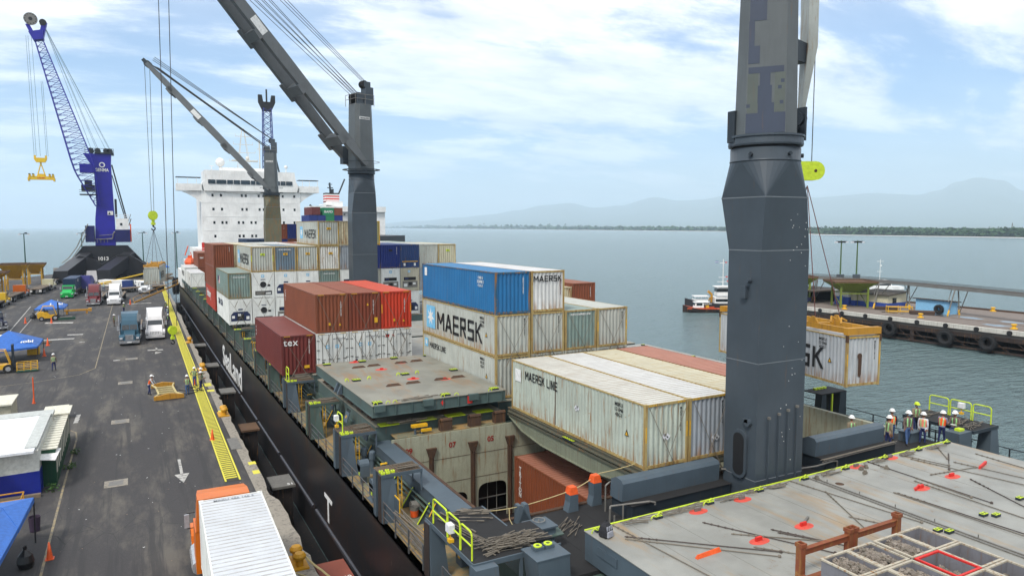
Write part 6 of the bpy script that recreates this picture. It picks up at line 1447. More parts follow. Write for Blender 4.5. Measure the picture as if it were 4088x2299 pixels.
g.tube((29.6, 190, 33), (29.6, 190, 41), .16, 6); g.box(29, 189.9, 38.6, 30.2, 190.1, 38.75); g.box(22.9, 189.0, 35.5, 29.0, 190.2, 35.7); g.sphere((26.6, 189.5, 36.2), .5, 10)
sp('radar_mast', g, plain('white_mast', (.7, .68, .62), .6), parent=SUP)
g = MB(); g.box(24, 198, 27, 31, 204, 33); g.box(25, 199, 33, 30, 203, 34); sp('funnel', g, M_greyd, parent=SUP)
# small boat crane and lifeboat on the port side
g = MB(); g.tube((34.2, 189, 32.5), (33.0, 189, 38.2), .22, 6); g.beam((33.0, 189, 38.2), (31.7, 189, 38.5), .4, .3); sp('provision_crane', g, M_greyd, parent=SUP)
LB = thing('lifeboat', 'orange covered lifeboat hanging at the port side by the white bridge block', 'lifeboat', (11.3, 172, 10.3)); LB.scale = (.82,) * 3
g = MB(); 
for (z0_, z1_, a0, a1, l0, l1) in ((0, .5, .5, 1.1, 2.6, 3.6), (.5, 1.2, 1.1, 1.35, 3.6, 3.9), (1.2, 1.9, 1.25, 1.0, 3.7, 3.2), (1.9, 2.4, 1.0, .6, 3.2, 2.4)):
    r6 = lambda a, l, z: [(a, -l * .6, z), (a, l * .6, z), (0, l, z), (-a, l * .6, z), (-a, -l * .6, z), (0, -l, z)]
    A, B = r6(a0, l0, z0_), r6(a1, l1, z1_); i = len(g.v); g.v += A + B; g.f += [(i + k, i + (k + 1) % 6, i + 6 + (k + 1) % 6, i + 6 + k) for k in range(6)] + [tuple(i + k for k in range(6)), tuple(i + 6 + k for k in reversed(range(6)))]; g.m += [0] * 8
part('boat_hull', g, [M_orange], LB); g = MB(); g.box(-.5, -.9, 2.4, .5, .3, 3.0); g.box(-.52, -.7, 2.6, .52, .1, 2.8, 1); part('cockpit', g, [M_orange, M_glass], LB)
g = MB(); g.tube((-1.2, 0, 3), (-.3, 0, 5.6), .15, 6); g.tube((1.2, 3, 0), (.4, 3, 3.8), .12, 6); part('davit', g, [M_orange], LB)
g = MB(); g.box(9.3, 168, 6, 13.5, 182, 9.6); g.box(9.6, 170, 9.6, 13.2, 176, 10.1); g.box(13.2, 176.5, 9.6, 15.0, 181, 12.8); sp('poop_house', g, M_sw)
g = MB()
for z in (13.2, 13.7, 14.2): g.path([(13.0, 175, z), (13.0, 183, z)], .05, 5); g.path([(12.6, 174.8, z), (15, 174.8, z)], .05, 5)
for y in range(175, 184, 2): g.tube((13, y, 12.8), (13, y, 14.2), .05, 5)
g.box(14.2, 176, 13, 14.8, 176.6, 15.5, 1); g.box(12.9, 175, 12.7, 15.1, 183, 12.9, 0)
sp('boat_deck_rail', g, [M_sw, M_red])

# ------------------------------------------------------------ second ship beyond
S2 = thing('container_ship', 'second ship far behind with red and white striped funnel and stacked containers', 'ship', (60, 260, 0))
g = MB(); g.prism([(54, 240), (54, 330), (60, 345), (70, 345), (86, 330), (86, 240), (70, 225)], 'z', -1, 16); q = part('hull', g, [M_hull], S2); q.location = (-60, -260, 0)
g = MB(); g.box(60.5, 262, 16, 86, 272, 24.6); g.box(57.5, 261, 24.6, 86, 270, 26.6); g.box(64.5, 264, 26.6, 70.3, 270, 28.5); g.box(62, 262, 27, 66, 266, 27.3)
q = part('superstructure', g, [M_sw], S2); q.location = (-60, -260, 0)
g = MB(); 
for k in range(6): g.box(64.5, 266, 28.2 + .5 * k, 69.6, 270, 28.2 + .5 * (k + 1), k % 2)
g.box(64.5, 266, 31.2, 69.6, 270, 31.7, 2)
q = part('funnel', g, [M_red, M_white, M_dark], S2); q.location = (-60, -260, 0)
g = MB(); g.tube((66.5, 267, 31.7), (66.3, 267, 35.5), .35, 8); g.box(65.4, 266.8, 33.5, 67.5, 267.2, 33.8); g.box(65.7, 266.8, 34.8, 67.2, 267.2, 35); g.tube((69, 267, 30), (72, 267, 37), .3, 6); g.tube((67.3, 267, 31), (67.3, 267, 33.2), .5, 8); g.beam((57.5, 261.5, 27), (63, 261.5, 22.5), .4, .6)
q = part('mast', g, [M_greyd], S2); q.location = (-60, -260, 0)
g = MB()
for x in (62.5, 64, 66, 68, 70, 72): g.box(x, 260.9, 23.4, x + .35, 260.99 + .9, 23.9)
q = part('window', g, [M_glass], S2); q.location = (-60, -260, 0)
for k, (x, z, mt, nm) in enumerate(((54.2, 20.4, C_DBLUE, 'deep blue'), (54.2, 17.6, C_DBLUE, 'lower deep blue'), (55.2, 23.2, C_MAROON, 'dark red'), (59.0, 23.0, C_GREEN, 'green lettered'), (63.0, 23.0, C_OXIDE, 'brown'), (57, 20.4, C_DBLUE, 'blue middle'), (60, 20.4, C_GREEN, 'green lower'), (63, 20.4, C_DBLUE, 'blue right'), (57, 17.6, C_GREY, 'grey')[:4],)):
    c = container('%s container stacked on the second ship beyond' % nm, mt, x=x, y=248, z=z, L=12.192, h=2.7, group='containers on the second ship'); c.scale = (1.6 if k in (3,) else 1.2, 1, 1)
    if k == 3: lettering('BAPD', M_white, (1.25, .0, 1.3), '-y', c, 1.1, bold=.02, width=1.8)

FC = thing('far_harbour_crane', 'slender blue lattice crane top rising behind the third deck crane', 'crane', (43.4, 260, 0))
g = MB()
for a, b in ((-1, -1), (1, -1), (1, 1), (-1, 1)): g.tube((a * 2.2, b * 2.2, 8), (a * 1.3, b * 1.3, 60), .18, 5)
for k in range(26):
    z0, z1 = 8 + 2 * k, 10 + 2 * k; w0, w1 = 2.2 - .9 * k / 26, 2.2 - .9 * (k + 1) / 26
    for b in (-1, 1): g.tube((-w0, b * w0, z0), (w1, b * w1, z1), .09, 4); g.tube((w0, b * w0, z0), (-w1, b * w1, z1), .09, 4)
part('lattice_jib', g, [paint('far_blue_crane_paint', (.04, .06, .25), .02, .5)], FC)
g = MB(); g.prism([(-1.4, 59), (1.4, 59), (2.8, 62), (2.8, 64.5), (1.6, 64.5), (1.2, 62.2), (-1.2, 62.2), (-1.6, 64.5), (-2.8, 64.5), (-2.8, 62)], 'y', -.6, .6); g.tube((0, 0, 62.2), (0, 0, 66.5), .3, 6); part('jib_head', g, [M_dark], FC)
# ------------------------------------------------------------ mobile harbour crane
MCR = thing('mobile_harbour_crane', 'tall violet-blue harbour crane with lattice jib and black base numbered 1013', 'crane', (-6.6, 250, QZ))
def mp_(name, g, m, par=None, smooth=False):
    q = part(name, g, m, par or MCR, smooth=smooth)
    if par is None: q.location = (6.6, -250, -QZ)
    return q
M_vio = paint('violet_blue_crane_paint', (.025, .02, .33), .02, .4, .15)
M_blk2_ = paint('outrigger_top_paint', (.035, .036, .042), .05, .4, .3)
M_blk = paint('black_chassis_paint', (.018, .018, .024), .05, .5, .3)
g = MB(); g.prism([(-12.8, 13.4), (-15, 10.5), (-15, 6.5), (3.0, 6.5), (2.6, 9), (-1, 13.4)], 'y', 246, 254)
mp_('chassis', g, M_blk)
for y0, xs in ((240, 0), (256, 0)):
    g = MB(); g.prism([(-19.5, 4.2), (-19.8, 7.0), (-19.0, 7.3), (-13.5, 10.8), (-9.5, 9.5), (-7.5, 7.5), (-7.5, 5.5), (-12, 5.5), (-14, 4.2)], 'y', y0, y0 + 4); g.prism([(-9.5, 4.4), (-9.3, 7.4), (-3.6, 10.8), (-.6, 10.8), (3.9, 7.6), (4.3, 6.2), (4.0, 5.0)], 'y', y0 + .5, y0 + 4.5)
    mp_('outrigger_arm', g, M_blk)
for (xa, xb) in ((-13.5, -18.6), (-2.2, -8.6)):
    g = MB(); g.hexa([(xa - 1, 246, 7.5), (xa + 3, 246, 7.5), (xb + 3, 226, 4.2), (xb - 1, 226, 4.2)], [(xa, 246, 11.5), (xa + 3, 246, 11.5), (xb + 3, 226, 7.2), (xb - .2, 226, 7.2)]); mp_('outrigger_arm', g, [M_blk2_])
for x in range(-18, 4, 2): g = MB(); g.tube((x, 243, QZ + .6), (x, 244.4, QZ + .6), .65, 12); mp_('wheel', g, M_dark)
g = MB(); g.prism([(-9.6, 13.5), (-9.3, 21.5), (-8.8, 26), (-9.0, 36.5), (-11.6, 41.0), (-4.3, 41.0), (-4.5, 38), (-4.2, 21.5), (-4.2, 13.5)], 'y', 247.5, 252.5)
mp_('tower', g, M_vio)
g = MB(); g.box(-12.0, 246, 14.6, -9.7, 252, 19.5, 0); g.box(-4.2, 245, 14.5, -.2, 255, 18.3, 0); g.box(-.2, 245.5, 14.6, .15, 254.5, 20, 2); g.box(-3.9, 245.5, 18.3, -.5, 254, 21.7, 1); g.box(-2.8, 245.4, 19.6, -2.2, 245.5, 20.3, 3)
for z in (22.2, 22.8): g.path([(-3.9, 245.5, z), (-.5, 245.5, z), (-.5, 254, z)], .07, 5, 1)
for x in (-3.9, -2.7, -1.6, -.5): g.tube((x, 245.5, 21.7), (x, 245.5, 22.8), .06, 5, 1)
mp_('machinery_house', g, [paint('navy_house', (.01, .012, .12), .02, .4), M_sw, M_orange, M_glass])
g = MB(); g.path([(-8.5, 247.2, 15.3), (-5, 247.2, 15.6), (-4.6, 247.2, 17.5), (-.5, 247, 19.5), (.2, 247, 21.6)], .15, 5); g.path([(-8.5, 247.2, 16.5), (-5, 247.2, 16.8), (-.5, 247, 20.9), (.2, 247, 23)], .09, 5); g.path([(-18.3, 245, 8.5), (-16.5, 245, 10), (-14.3, 245.2, 13.2), (-12.6, 245.4, 17), (-11.2, 246, 20)], .14, 5); g.path([(-17.5, 245, 8.5), (-15.5, 245, 10), (-13.3, 245.2, 13.5), (-11.8, 245.4, 17)], .14, 5)
for k in range(8): g.tube((-12.6 + k * .9, 246.2, 14.4), (-12.6 + k * .9, 246.2, 15.5), .06, 5)
g.tube((-12.6, 246.2, 15.5), (-5, 246.2, 15.5), .07, 5)
mp_('stair', g, M_steel)
lettering('GENMA', M_white, (6.6 - 6.9, 247.4 - 250, 36.2 - QZ), '-y', MCR, 1.3, bold=.03, width=3.6)
b = MB(); b.ring([(.5, 0), (.8, 0)], 0, 0, 14); q = link('emblem', b.mesh('emblem', [M_white]), MCR, (-.2, -2.6, 33.8)); q.rotation_euler = (PI / 2, 0, 0)
lettering('1013', M_white, (6.6 - 7.6, 245.9 - 250, 9.6 - QZ), '-y', MCR, 1.5, bold=.03)
g = MB(); g.prism([(-6, 22.7), (-4.5, 22.7), (-4.5, 23.9), (-6, 23.9)], 'y', 247.3, 247.45); mp_('white_sign', g, M_white); g = MB(); g.prism([(-5.8, 22.9), (-5.2, 22.9), (-5.5, 23.7)], 'y', 247.2, 247.28); mp_('sign_mark', g, M_dark)
g = MB(); g.tube((-3.7, 246.5, 22), (-3.7, 246.5, 27.5), .35, 6); g.tube((-1.0, 251, 21.7), (-4.3, 250, 38), .22, 6); g.tube((-1.4, 252, 21.7), (-4.4, 251, 35), .16, 6)
mp_('exhaust_and_stay', g, M_blk)
# lattice jib
P0 = Vector((-8.4, 247, 25.5)); PT = Vector((-20.9, 247.5, 72.5)); dj = (PT - P0).normalized(); sj = Vector((0, 1, 0)); nj = dj.cross(sj).normalized()
def jw(t): return (1.0 + 3.6 * t / .22) if t < .22 else 4.6 - 2.9 * max(0, (t - .3)) / .7
g = MB(); LJ = (PT - P0).length; NS = 30; prev = None
for k in range(NS + 1):
    t = k / NS; c = P0.lerp(PT, t); w_ = jw(t); q = [c + nj * a * w_ / 2 * 1.15 + sj * b * w_ / 2 for a, b in ((-1, -1), (1, -1), (1, 1), (-1, 1))]
    if prev:
        for a in range(4):
            g.tube(prev[a], q[a], .15, 5, 0, cap=False); g.tube(prev[a], q[(a + 1) % 4], .065, 4, 0, cap=False); g.tube(q[a], q[(a + 1) % 4], .06, 4, 0, cap=False)
    prev = q
mp_('lattice_jib', g, M_vio)
g = MB(); g.hexa([tuple(PT + sj * b * 1.4 + nj * a * 1.3) for a, b in ((-1, -1), (1, -1), (1, 1), (-1, 1))], [tuple(PT + dj * 2.5 + sj * b * 1.4 + nj * a * 1.8) for a, b in ((-1, -1), (1, -1), (1, 1), (-1, 1))])
g.beam(PT + dj * 1.5 + Vector((-1, 0, 0)), PT + Vector((-2.6, 0, 4.2)), 1.3, 1); g.beam(PT + dj * 1.2 + Vector((1, 0, 0)), PT + Vector((1.6, 0, 5.2)), 1.6, 1.2)
mp_('jib_head', g, M_vio)
g = MB(); c = PT + Vector((-1.7, -1, 5.6)); g.tube(c, c + Vector((0, .5, 0)), 1.7, 24, 0)
for k in range(12): t = 2 * PI * k / 12; e = c + Vector((1.35 * math.cos(t), -.02, 1.35 * math.sin(t))); g.tube(e, e + Vector((0, -.05, 0)), .16, 6, 1)
g.tube(c + Vector((0, -.08, 0)), c, .5, 12, 1); g.tube(PT + Vector((1.2, -1, 5)), PT + Vector((1.2, 1, 5)), .9, 12, 1)
mp_('cable_drum', g, [M_steel, M_dark])
g = MB(); g.box(-13.8, 246.2, 30.6, -9.4, 250, 34.2, 0) if False else g.box(-12.6, 246.2, 35.2, -9.0, 249, 37.8, 0); g.box(-12.4, 246, 29.8, -9.0, 249.5, 31.6, 1); g.box(-12.9, 245.6, 28.6, -8.6, 249.8, 28.9, 1); g.box(-11.5, 246, 31.6, -9.6, 247.5, 33, 1)
for z in (29.5, 30.1): g.tube((-13, 245.6, z), (-8.6, 245.6, z), .06, 5, 1)
mp_('operator_cab', g, [M_vio, M_blk])
g = MB()
for x in (-9.6, -7.8, -5.6, -4.6): g.tube((x, 248.5, 42), (x, 251.5, 42), .8, 12, 0)
g.box(-8.6, 247, 41, -3.6, 253, 41.4, 0)
for x in (-11, -8.6, -6, -3.6): g.tube((x, 247, 41), (x, 247, 42.5), .06, 5, 0)
g.tube((-11, 247, 42.5), (-3.6, 247, 42.5), .06, 5, 0)
mp_('tower_top_sheaves', g, M_greyd)
g = MB()
for k, (xa, ya) in enumerate(((-9.4, 248.5), (-8.0, 249), (-7.6, 250), (-5.6, 250.5), (-4.6, 251), (-4.4, 249))): g.tube((xa, ya, 42.3), PT + Vector((1.4, -.6 + .25 * k, 4.4)), .05, 4)
mp_('luffing_rope', g, plain('pale_rope', (.22, .32, .36), .7))
for k, (xa, xb) in enumerate(((-24.0, -23.7), (-23.5, -23.2), (-22.7, -22.2), (-21.0, -20.7), (-20.6, -20.3))):
    g = MB(); g.tube((xa, 247.4, 73.5 if k < 3 else 61), (xb, 247.4, 39.6), .05, 4); single('hoist_rope', g, [plain('pale_rope', (.22, .32, .36), .7)], 'hoist rope of the violet-blue crane, %s from the left' % ['first', 'second', 'third', 'fourth', 'fifth'][k], 'rope', group='hoist ropes of the harbour crane')
o = thing('crane_spreader', 'bright yellow hook and spreader hanging from the violet-blue crane', 'spreader', (-22.2, 247.4, 32.6))
M_by = plain('bright_yellow_paint', (.78, .52, .02), .45)
g = MB(); g.box(-3.2, -.6, .2, 3.2, .6, 1.2, 0)
for x in (-3.1, -2.2, 1.8, 2.6): g.box(x, -.8, 1.2, x + .5, .8, 1.7, 0); g.box(x, -.9, 1.7, x + .4, .9, 1.9, 1)
for x in (-3.3, 2.9): g.box(x, -1.2, -.2, x + .4, 1.2, .7, 0)
part('spreader_beam', g, [M_by, M_dark], o); lettering('GENMA', M_red, (0, -.62, .7), '-y', o, .6, bold=.02)
g = MB()
for x in (-1, 1): g.tube((x, 0, 1.2), (x * .15, 0, 4.4), .16, 6)
g.box(-.8, -.4, 1.2, .8, .4, 1.9); g.tube((0, 0, 4.2), (0, 0, 5.2), .22, 8); part('linkage', g, [M_by], o)
g = MB(); g.prism([(-1.5, 5.9), (-1.1, 5.2), (1.1, 5.2), (1.5, 5.9), (1.3, 6.5), (-1.3, 6.5)], 'y', -.5, .5); g.box(-1.6, -.3, 6.0, -1.1, .3, 7.2); g.box(1.1, -.3, 6.0, 1.6, .3, 7.2); part('hook_block', g, [M_by], o)

# ------------------------------------------------------------ trucks
M_tyre = plain('tyre_rubber', (.02, .02, .021), .85); M_chrome = plain('chrome', (.55, .56, .58), .22, .45); M_lamp = plain('headlamp_glass', (.6, .6, .62), .2)
M_wood = paint('weathered_plank_deck', (.24, .19, .14), .2, .85, .5); M_chassis = plain('chassis_brown_black', (.05, .04, .035), .8)
def wheelm(r=.5, w=.28):
    g = MB(); g.tube((-w / 2, 0, 0), (w / 2, 0, 0), r, 18, 0); g.tube((-w / 2 - .01, 0, 0), (w / 2 + .01, 0, 0), r * .52, 14, 1); g.tube((-w / 2 - .04, 0, 0), (w / 2 + .04, 0, 0), r * .18, 8, 1); return g.mesh('wheel', [M_tyre, M_chrome])
WH = wheelm()
def truck(label, x, y, rz, rgb, style='hood', trailer=None, high=True, grille=True, group='trucks on the quay', key=''):
    """conventional tractor, nose toward -y at rz = 0"""
    o = thing('truck', label, 'truck', (x, y, QZ), rz, group)
    mt = paint('truck_paint_' + key, rgb, .03, .3, .12)
    W = 1.2
    g = MB()   # bonnet: tapered and sloping to the nose
    g.prism([(0.05, .62), (0.0, 1.25), (.15, 1.5), (1.75, 1.78), (1.75, .62)], 'x', -.62, .62) if style == 'hood' else g.prism([(0.05, .55), (0, 1.0), (.25, 1.35), (1.65, 1.85), (1.65, .55)], 'x', -.85, .85)
    part('bonnet', g, [mt], o)
    for s_ in (-1, 1):
        g = MB(); x0, x1 = sorted((s_ * (.62 if style == 'hood' else .85), s_ * 1.18)); pts = [(.15, .75), (.2, 1.1), (.5, 1.32), (1.1, 1.34), (1.55, 1.1), (1.65, .75), (1.45, .75), (1.3, 1.02), (.95, 1.14), (.6, 1.02), (.42, .75)]
        g.prism(pts, 'x', x0, x1); part('fender', g, [mt], o)
        g = MB(); xx = s_ * .93; g.box(xx - .16, .02, .86, xx + .16, .16, 1.06); part('headlight', g, [M_lamp], o)
    g = MB(); hw = 1.02
    g.hexa([(-hw, 1.7, .6), (hw, 1.7, .6), (hw, 3.3, .6), (-hw, 3.3, .6)], [(-hw, 1.68, 1.8), (hw, 1.68, 1.8), (hw, 3.3, 1.8), (-hw, 3.3, 1.8)])
    g.hexa([(-hw, 1.68, 1.8), (hw, 1.68, 1.8), (hw, 3.3, 1.8), (-hw, 3.3, 1.8)], [(-hw + .08, 2.0, 2.55), (hw - .08, 2.0, 2.55), (hw - .02, 3.3, 2.55), (-hw + .02, 3.3, 2.55)])
    part('cab', g, [mt], o)
    g = MB()
    if high: 
        g.hexa([(-1.14, 3.3, .8), (1.14, 3.3, .8), (1.14, 4.9, .8), (-1.14, 4.9, .8)], [(-1.14, 3.3, 2.6), (1.14, 3.3, 2.6), (1.14, 4.9, 2.6), (-1.14, 4.9, 2.6)])
        secs = [(2.0, 2.56, .92), (2.2, 3.0, .92), (2.7, 3.5, .95), (3.3, 3.8, 1.02), (4.1, 3.92, 1.1), (4.9, 3.94, 1.1)]
        for (y0, z0, w0), (y1, z1, w1) in zip(secs, secs[1:]): g.hexa([(-w0, y0, 2.55), (w0, y0, 2.55), (w1, y1, 2.55), (-w1, y1, 2.55)], [(-w0 * .92, y0, z0), (w0 * .92, y0, z0), (w1 * .92, y1, z1), (-w1 * .92, y1, z1)])
    else: g.box(-1.14, 3.3, .8, 1.14, 4.3, 2.6)
    part('sleeper', g, [mt], o)
    g = MB(); 
    for s_, q in (((-1, .42), (1, .42)) if style == 'hood' else ((0, .9),)): g.hexa([(s_ * .46 - q, 1.67, 1.84), (s_ * .46 + q, 1.67, 1.84), (s_ * .46 + q, 1.72, 1.84), (s_ * .46 - q, 1.72, 1.84)], [(s_ * .45 - q * .96, 1.93, 2.46), (s_ * .45 + q * .96, 1.93, 2.46), (s_ * .45 + q * .96, 1.98, 2.46), (s_ * .45 - q * .96, 1.98, 2.46)])
    part('windscreen', g, [M_glass], o)
    for s_ in (-1, 1): g = MB(); xx = s_ * 1.0; g.box(xx - .04, 2.0, 1.85, xx + .04, 2.95, 2.4); part('side_window', g, [M_glass], o)
    g = MB(); gw = .45 if style == 'hood' else .6
    g.box(-gw, -.03, .75, gw, .06, 1.4 if style == 'hood' else 1.2, 0)
    for k in range(6): g.box(-gw + .05 + k * (2 * gw - .1) / 6, -.045, .8, -gw + .09 + k * (2 * gw - .1) / 6, -.03, 1.36 if style == 'hood' else 1.16, 1)
    part('grille', g, [M_chrome if grille else mt, M_dark], o)
    g = MB(); g.hexa([(-1.15, -.12, .32), (1.15, -.12, .32), (1.15, .2, .32), (-1.15, .2, .32)], [(-1.15, -.18, .66), (1.15, -.18, .66), (1.15, .2, .66), (-1.15, .2, .66)], 0); g.box(-.25, -.2, .4, .25, -.185, .54, 1); part('bumper', g, [M_chrome if style == 'hood' else mt, M_white], o)
    for s_ in (-1, 1):
        g = MB(); xx = s_ * 1.36; g.box(xx - .1, 2.05, 1.75, xx + .1, 2.13, 2.35, 0); g.path([(s_ * 1.0, 2.1, 2.4), (xx, 2.1, 2.4)], .02, 5, 1); g.path([(s_ * 1.0, 2.1, 1.7), (xx, 2.1, 1.7)], .02, 5, 1); part('mirror', g, [M_chrome, M_dark], o)
        if style == 'hood' and high: g = MB(); g.tube((s_ * 1.22, 3.25, 1.0), (s_ * 1.22, 3.25, 3.6), .08, 8); part('exhaust_stack', g, [M_chrome], o)
        g = MB(); g.tube((s_ * 1.0, 2.2, .75), (s_ * 1.0, 4.2, .75), .3, 10); part('fuel_tank', g, [M_chrome], o)
    g = MB(); g.box(-.45, .3, .55, .45, 7.2, .9); part('chassis', g, [M_chassis], o)
    ys = [(.95, 1.0), (5.6, .95), (6.9, .95)]
    for yy, xx in ys:
        for s_ in (-1, 1): q = link('wheel', WH, o, (s_ * xx, yy, .5)); q.scale = (1.0 if yy < 2 else 1.9, 1, 1)
    if trailer:
        g = MB(); g.box(-1.2, 5.2, 1.12, 1.2, 17.4, 1.28, 0)
        for k in range(3): g.box(-1.0 + k * .75, 5.2, 1.281, -.75 + k * .75, 17.4, 1.30, 1)
        for s_ in (-1, 1): g.box(s_ * .5 - .08, 5.4, .8, s_ * .5 + .08, 17.2, 1.12, 1); g.box(s_ * 1.2 - .03, 5.2, 1.05, s_ * 1.2 + .03, 17.4, 1.30, 1)
        part('flatbed', g, [M_wood, M_chassis], o)
        for yy in (14.2, 15.5):
            for s_ in (-1, 1): q = link('wheel', WH, o, (s_ * .95, yy, .5)); q.scale = (1.9, 1, 1)
        g = MB()
        for s_ in (-1, 1): g.box(s_ * .9 - .25, 17.3, .55, s_ * .9 + .25, 17.42, 1.0, 0)
        part('tail_lamp_board', g, [M_white], o)
    return o
truck('dusty steel-blue truck with chrome grille facing the camera, centre of the quay', -.75, 101.9, rad(-2), (.05, .12, .17), 'hood', 'flat', key='steelblue')
truck('white rounded truck with flatbed beside the yellow walkway, nearest white one', 2.3, 105.4, rad(-2), (.72, .72, .72), 'round', 'flat', grille=False, key='white')
truck('maroon truck with pale roof and chrome grille, third row of the quay', -7.0, 157.2, rad(-3), (.17, .03, .035), 'hood', 'flat', key='maroon')
truck('white truck beside the maroon one', -3.5, 156.6, rad(-3), (.70, .70, .70), 'round', 'flat', grille=False, key='white')
truck('bright green truck pulling a dark blue container', -12.6, 176.5, rad(-3), (.01, .42, .10), 'round', 'flat', grille=False, high=False, key='green')
truck('small white truck beneath the hanging container', 2.1, 180.5, rad(-8), (.68, .69, .70), 'hood', None, high=False, key='white')
truck('violet-blue tall truck cab turned away behind the maroon truck', -8.2, 196, rad(160), (.10, .10, .30), 'round', None, key='violet')
truck('white and red truck cab just in front of the black crane base', -10.2, 217, rad(190), (.66, .64, .64), 'round', None, key='white')
truck('orange truck seen from behind with an empty flatbed, left row', -21.6, 189.5, rad(176), (.52, .14, .02), 'hood', 'flat', high=False, key='orange', grille=False)
truck('yellow truck seen from behind with an empty flatbed, nearest in the left row', -22.6, 169.5, rad(176), (.62, .42, .03), 'hood', 'flat', high=False, key='yellow')
truck('cream truck seen from behind with an empty flatbed, mid left row', -18.0, 208, rad(175), (.55, .52, .36), 'hood', 'flat', high=False, key='cream')
truck('grey and orange truck seen from behind, farthest in the left row', -18.0, 237, rad(176), (.38, .36, .34), 'hood', 'flat', high=True, key='grey')
truck('dark blue-black truck cut by the left frame edge', -17.6, 125.5, rad(20), (.02, .025, .06), 'hood', None, high=False, key='black')
truck('navy truck behind the white one at the long low wall', -.5, 193, rad(170), (.03, .06, .2), 'round', None, high=False, key='navy')
c = container('dark blue container on the green truck', C_NAVY, x=-13.6, y=181.8, z=QZ + 1.3, h=2.6, rz=rad(-3), group='containers on trucks'); lettering('CSCL', M_white, (CW + .002, 4, 2.0), (PI / 2, 0, PI / 2), c, .7)
# near orange truck carrying the white container, facing away
tr = truck('orange truck facing away with the white-roofed container, bottom of the frame', 3.05, 35.75, PI - rad(1.2), (.66, .19, .015), 'round', None, high=True, grille=False, key='nearorange')
cn = container('white corrugated-roof container on the orange truck at the bottom of the frame', C_WHITE[:2] + (roofmat('clean_white_roof', (.52, .54, .56), .12),), x=1.66, y=18.3, z=QZ + 1.22, h=2.83, rz=rad(-1.4), group='containers on trucks'); 
lettering('MRKU 486 146 3', plain('grey_num', (.3, .32, .35), .6), (1.3, 11.85, 2.838), 'z', cn, .22, name='number', bold=.01)
o = thing('semi_trailer', 'trailer chassis under the white container near the camera', 'trailer', (1.75, 18.4, QZ), rad(-1.4))
g = MB(); g.box(.2, 0, .8, .5, 12, 1.15); g.box(1.9, 0, .8, 2.2, 12, 1.15); g.box(0, 0, 1.05, 2.4, .3, 1.2); g.box(0, 11.8, 1.05, 2.4, 12.1, 1.2); part('chassis', g, [M_chassis], o)
for yy in (1.5, 2.8):
    for s_ in (.3, 2.1): q = link('wheel', WH, o, (s_, yy, .5)); q.scale = (1.9, 1, 1)

# ------------------------------------------------------------ tents, forklifts, hoppers, huts
M_tarp = plain('blue_tarpaulin', (.04, .16, .50), .6)
def tent(label, pts, apex, zc, legs=True, loc=(0, 0, 0), logo=True):
    o = thing('canopy_tent', label, 'tent', loc, 0, 'blue canopy tents'); g = MB(); n = len(pts)
    for k in range(n):
        a, b = pts[k], pts[(k + 1) % n]; m = [(a[0] + b[0]) / 2, (a[1] + b[1]) / 2]
        A, B, C_ = Vector((*a, zc)), Vector((*b, zc)), Vector(apex)
        Md = A.lerp(B, .5); Md.z -= .06
        g.face([A, Md, A.lerp(C_, .5).lerp(Md.lerp(C_, .5), .0)]); g.face([Md, B, B.lerp(C_, .5)]); g.face([A.lerp(C_, .5), Md, B.lerp(C_, .5)]); g.face([A.lerp(C_, .5), B.lerp(C_, .5), C_])
        g.face([A, (A.x, A.y, zc - .22), (Md.x, Md.y, Md.z - .20), Md]); g.face([Md, (Md.x, Md.y, Md.z - .2), (B.x, B.y, zc - .22), B])
    me = g.mesh('canopy', [M_tarp]); q = link('canopy', me, o); md = q.modifiers.new('s', 'SOLIDIFY'); md.thickness = .02
    for p in pts: g = MB(); g.tube((p[0], p[1], zc), (p[0] * .98, p[1] * .98, QZ - loc[2]), .035, 6); part('leg', g, [M_dark], o)
    return o
t = tent('blue pyramid canopy tent over the far forklift', [(-2.1, -2.4), (2.0, -2.6), (2.2, 3.6), (-2.0, 3.6)], (.1, .4, 7.0), 5.75, loc=(-12.3, 139.5, 0))
lettering('Mobi', M_white, (.9, -1.1, 6.35), (rad(24), 0, 0), t, .9)
t = tent('sagging blue tent with white patch at the left frame edge, mid quay', [(-3.2, -2.6), (2.2, -.6), (2.2, 5.5), (-3.2, 5.0)], (-.6, 1.4, 7.4), 5.7, loc=(-12.0, 95.0, 0))
g = MB(); g.hexa([(-2.4, -.3, 6.05), (-.8, -.3, 6.1), (-.8, 1.3, 6.75), (-2.4, 1.3, 6.5)], [(-2.4, -.3, 6.35), (-1.2, -.3, 6.5), (-1.2, 1.3, 7.0), (-2.2, 1.3, 6.9)]); part('white_sack', g, [M_white], t); lettering('Mobi', M_white, (1.0, -.1, 6.28), (rad(24), 0, 0), t, .8)
t = tent('large bright blue canopy in the lower left corner', [(-2.6, -3.2), (.55, -3.0), (.95, 4.4), (-2.6, 4.6)], (-1.0, .8, 6.75), 6.1, loc=(-5.6, 35.4, 0))
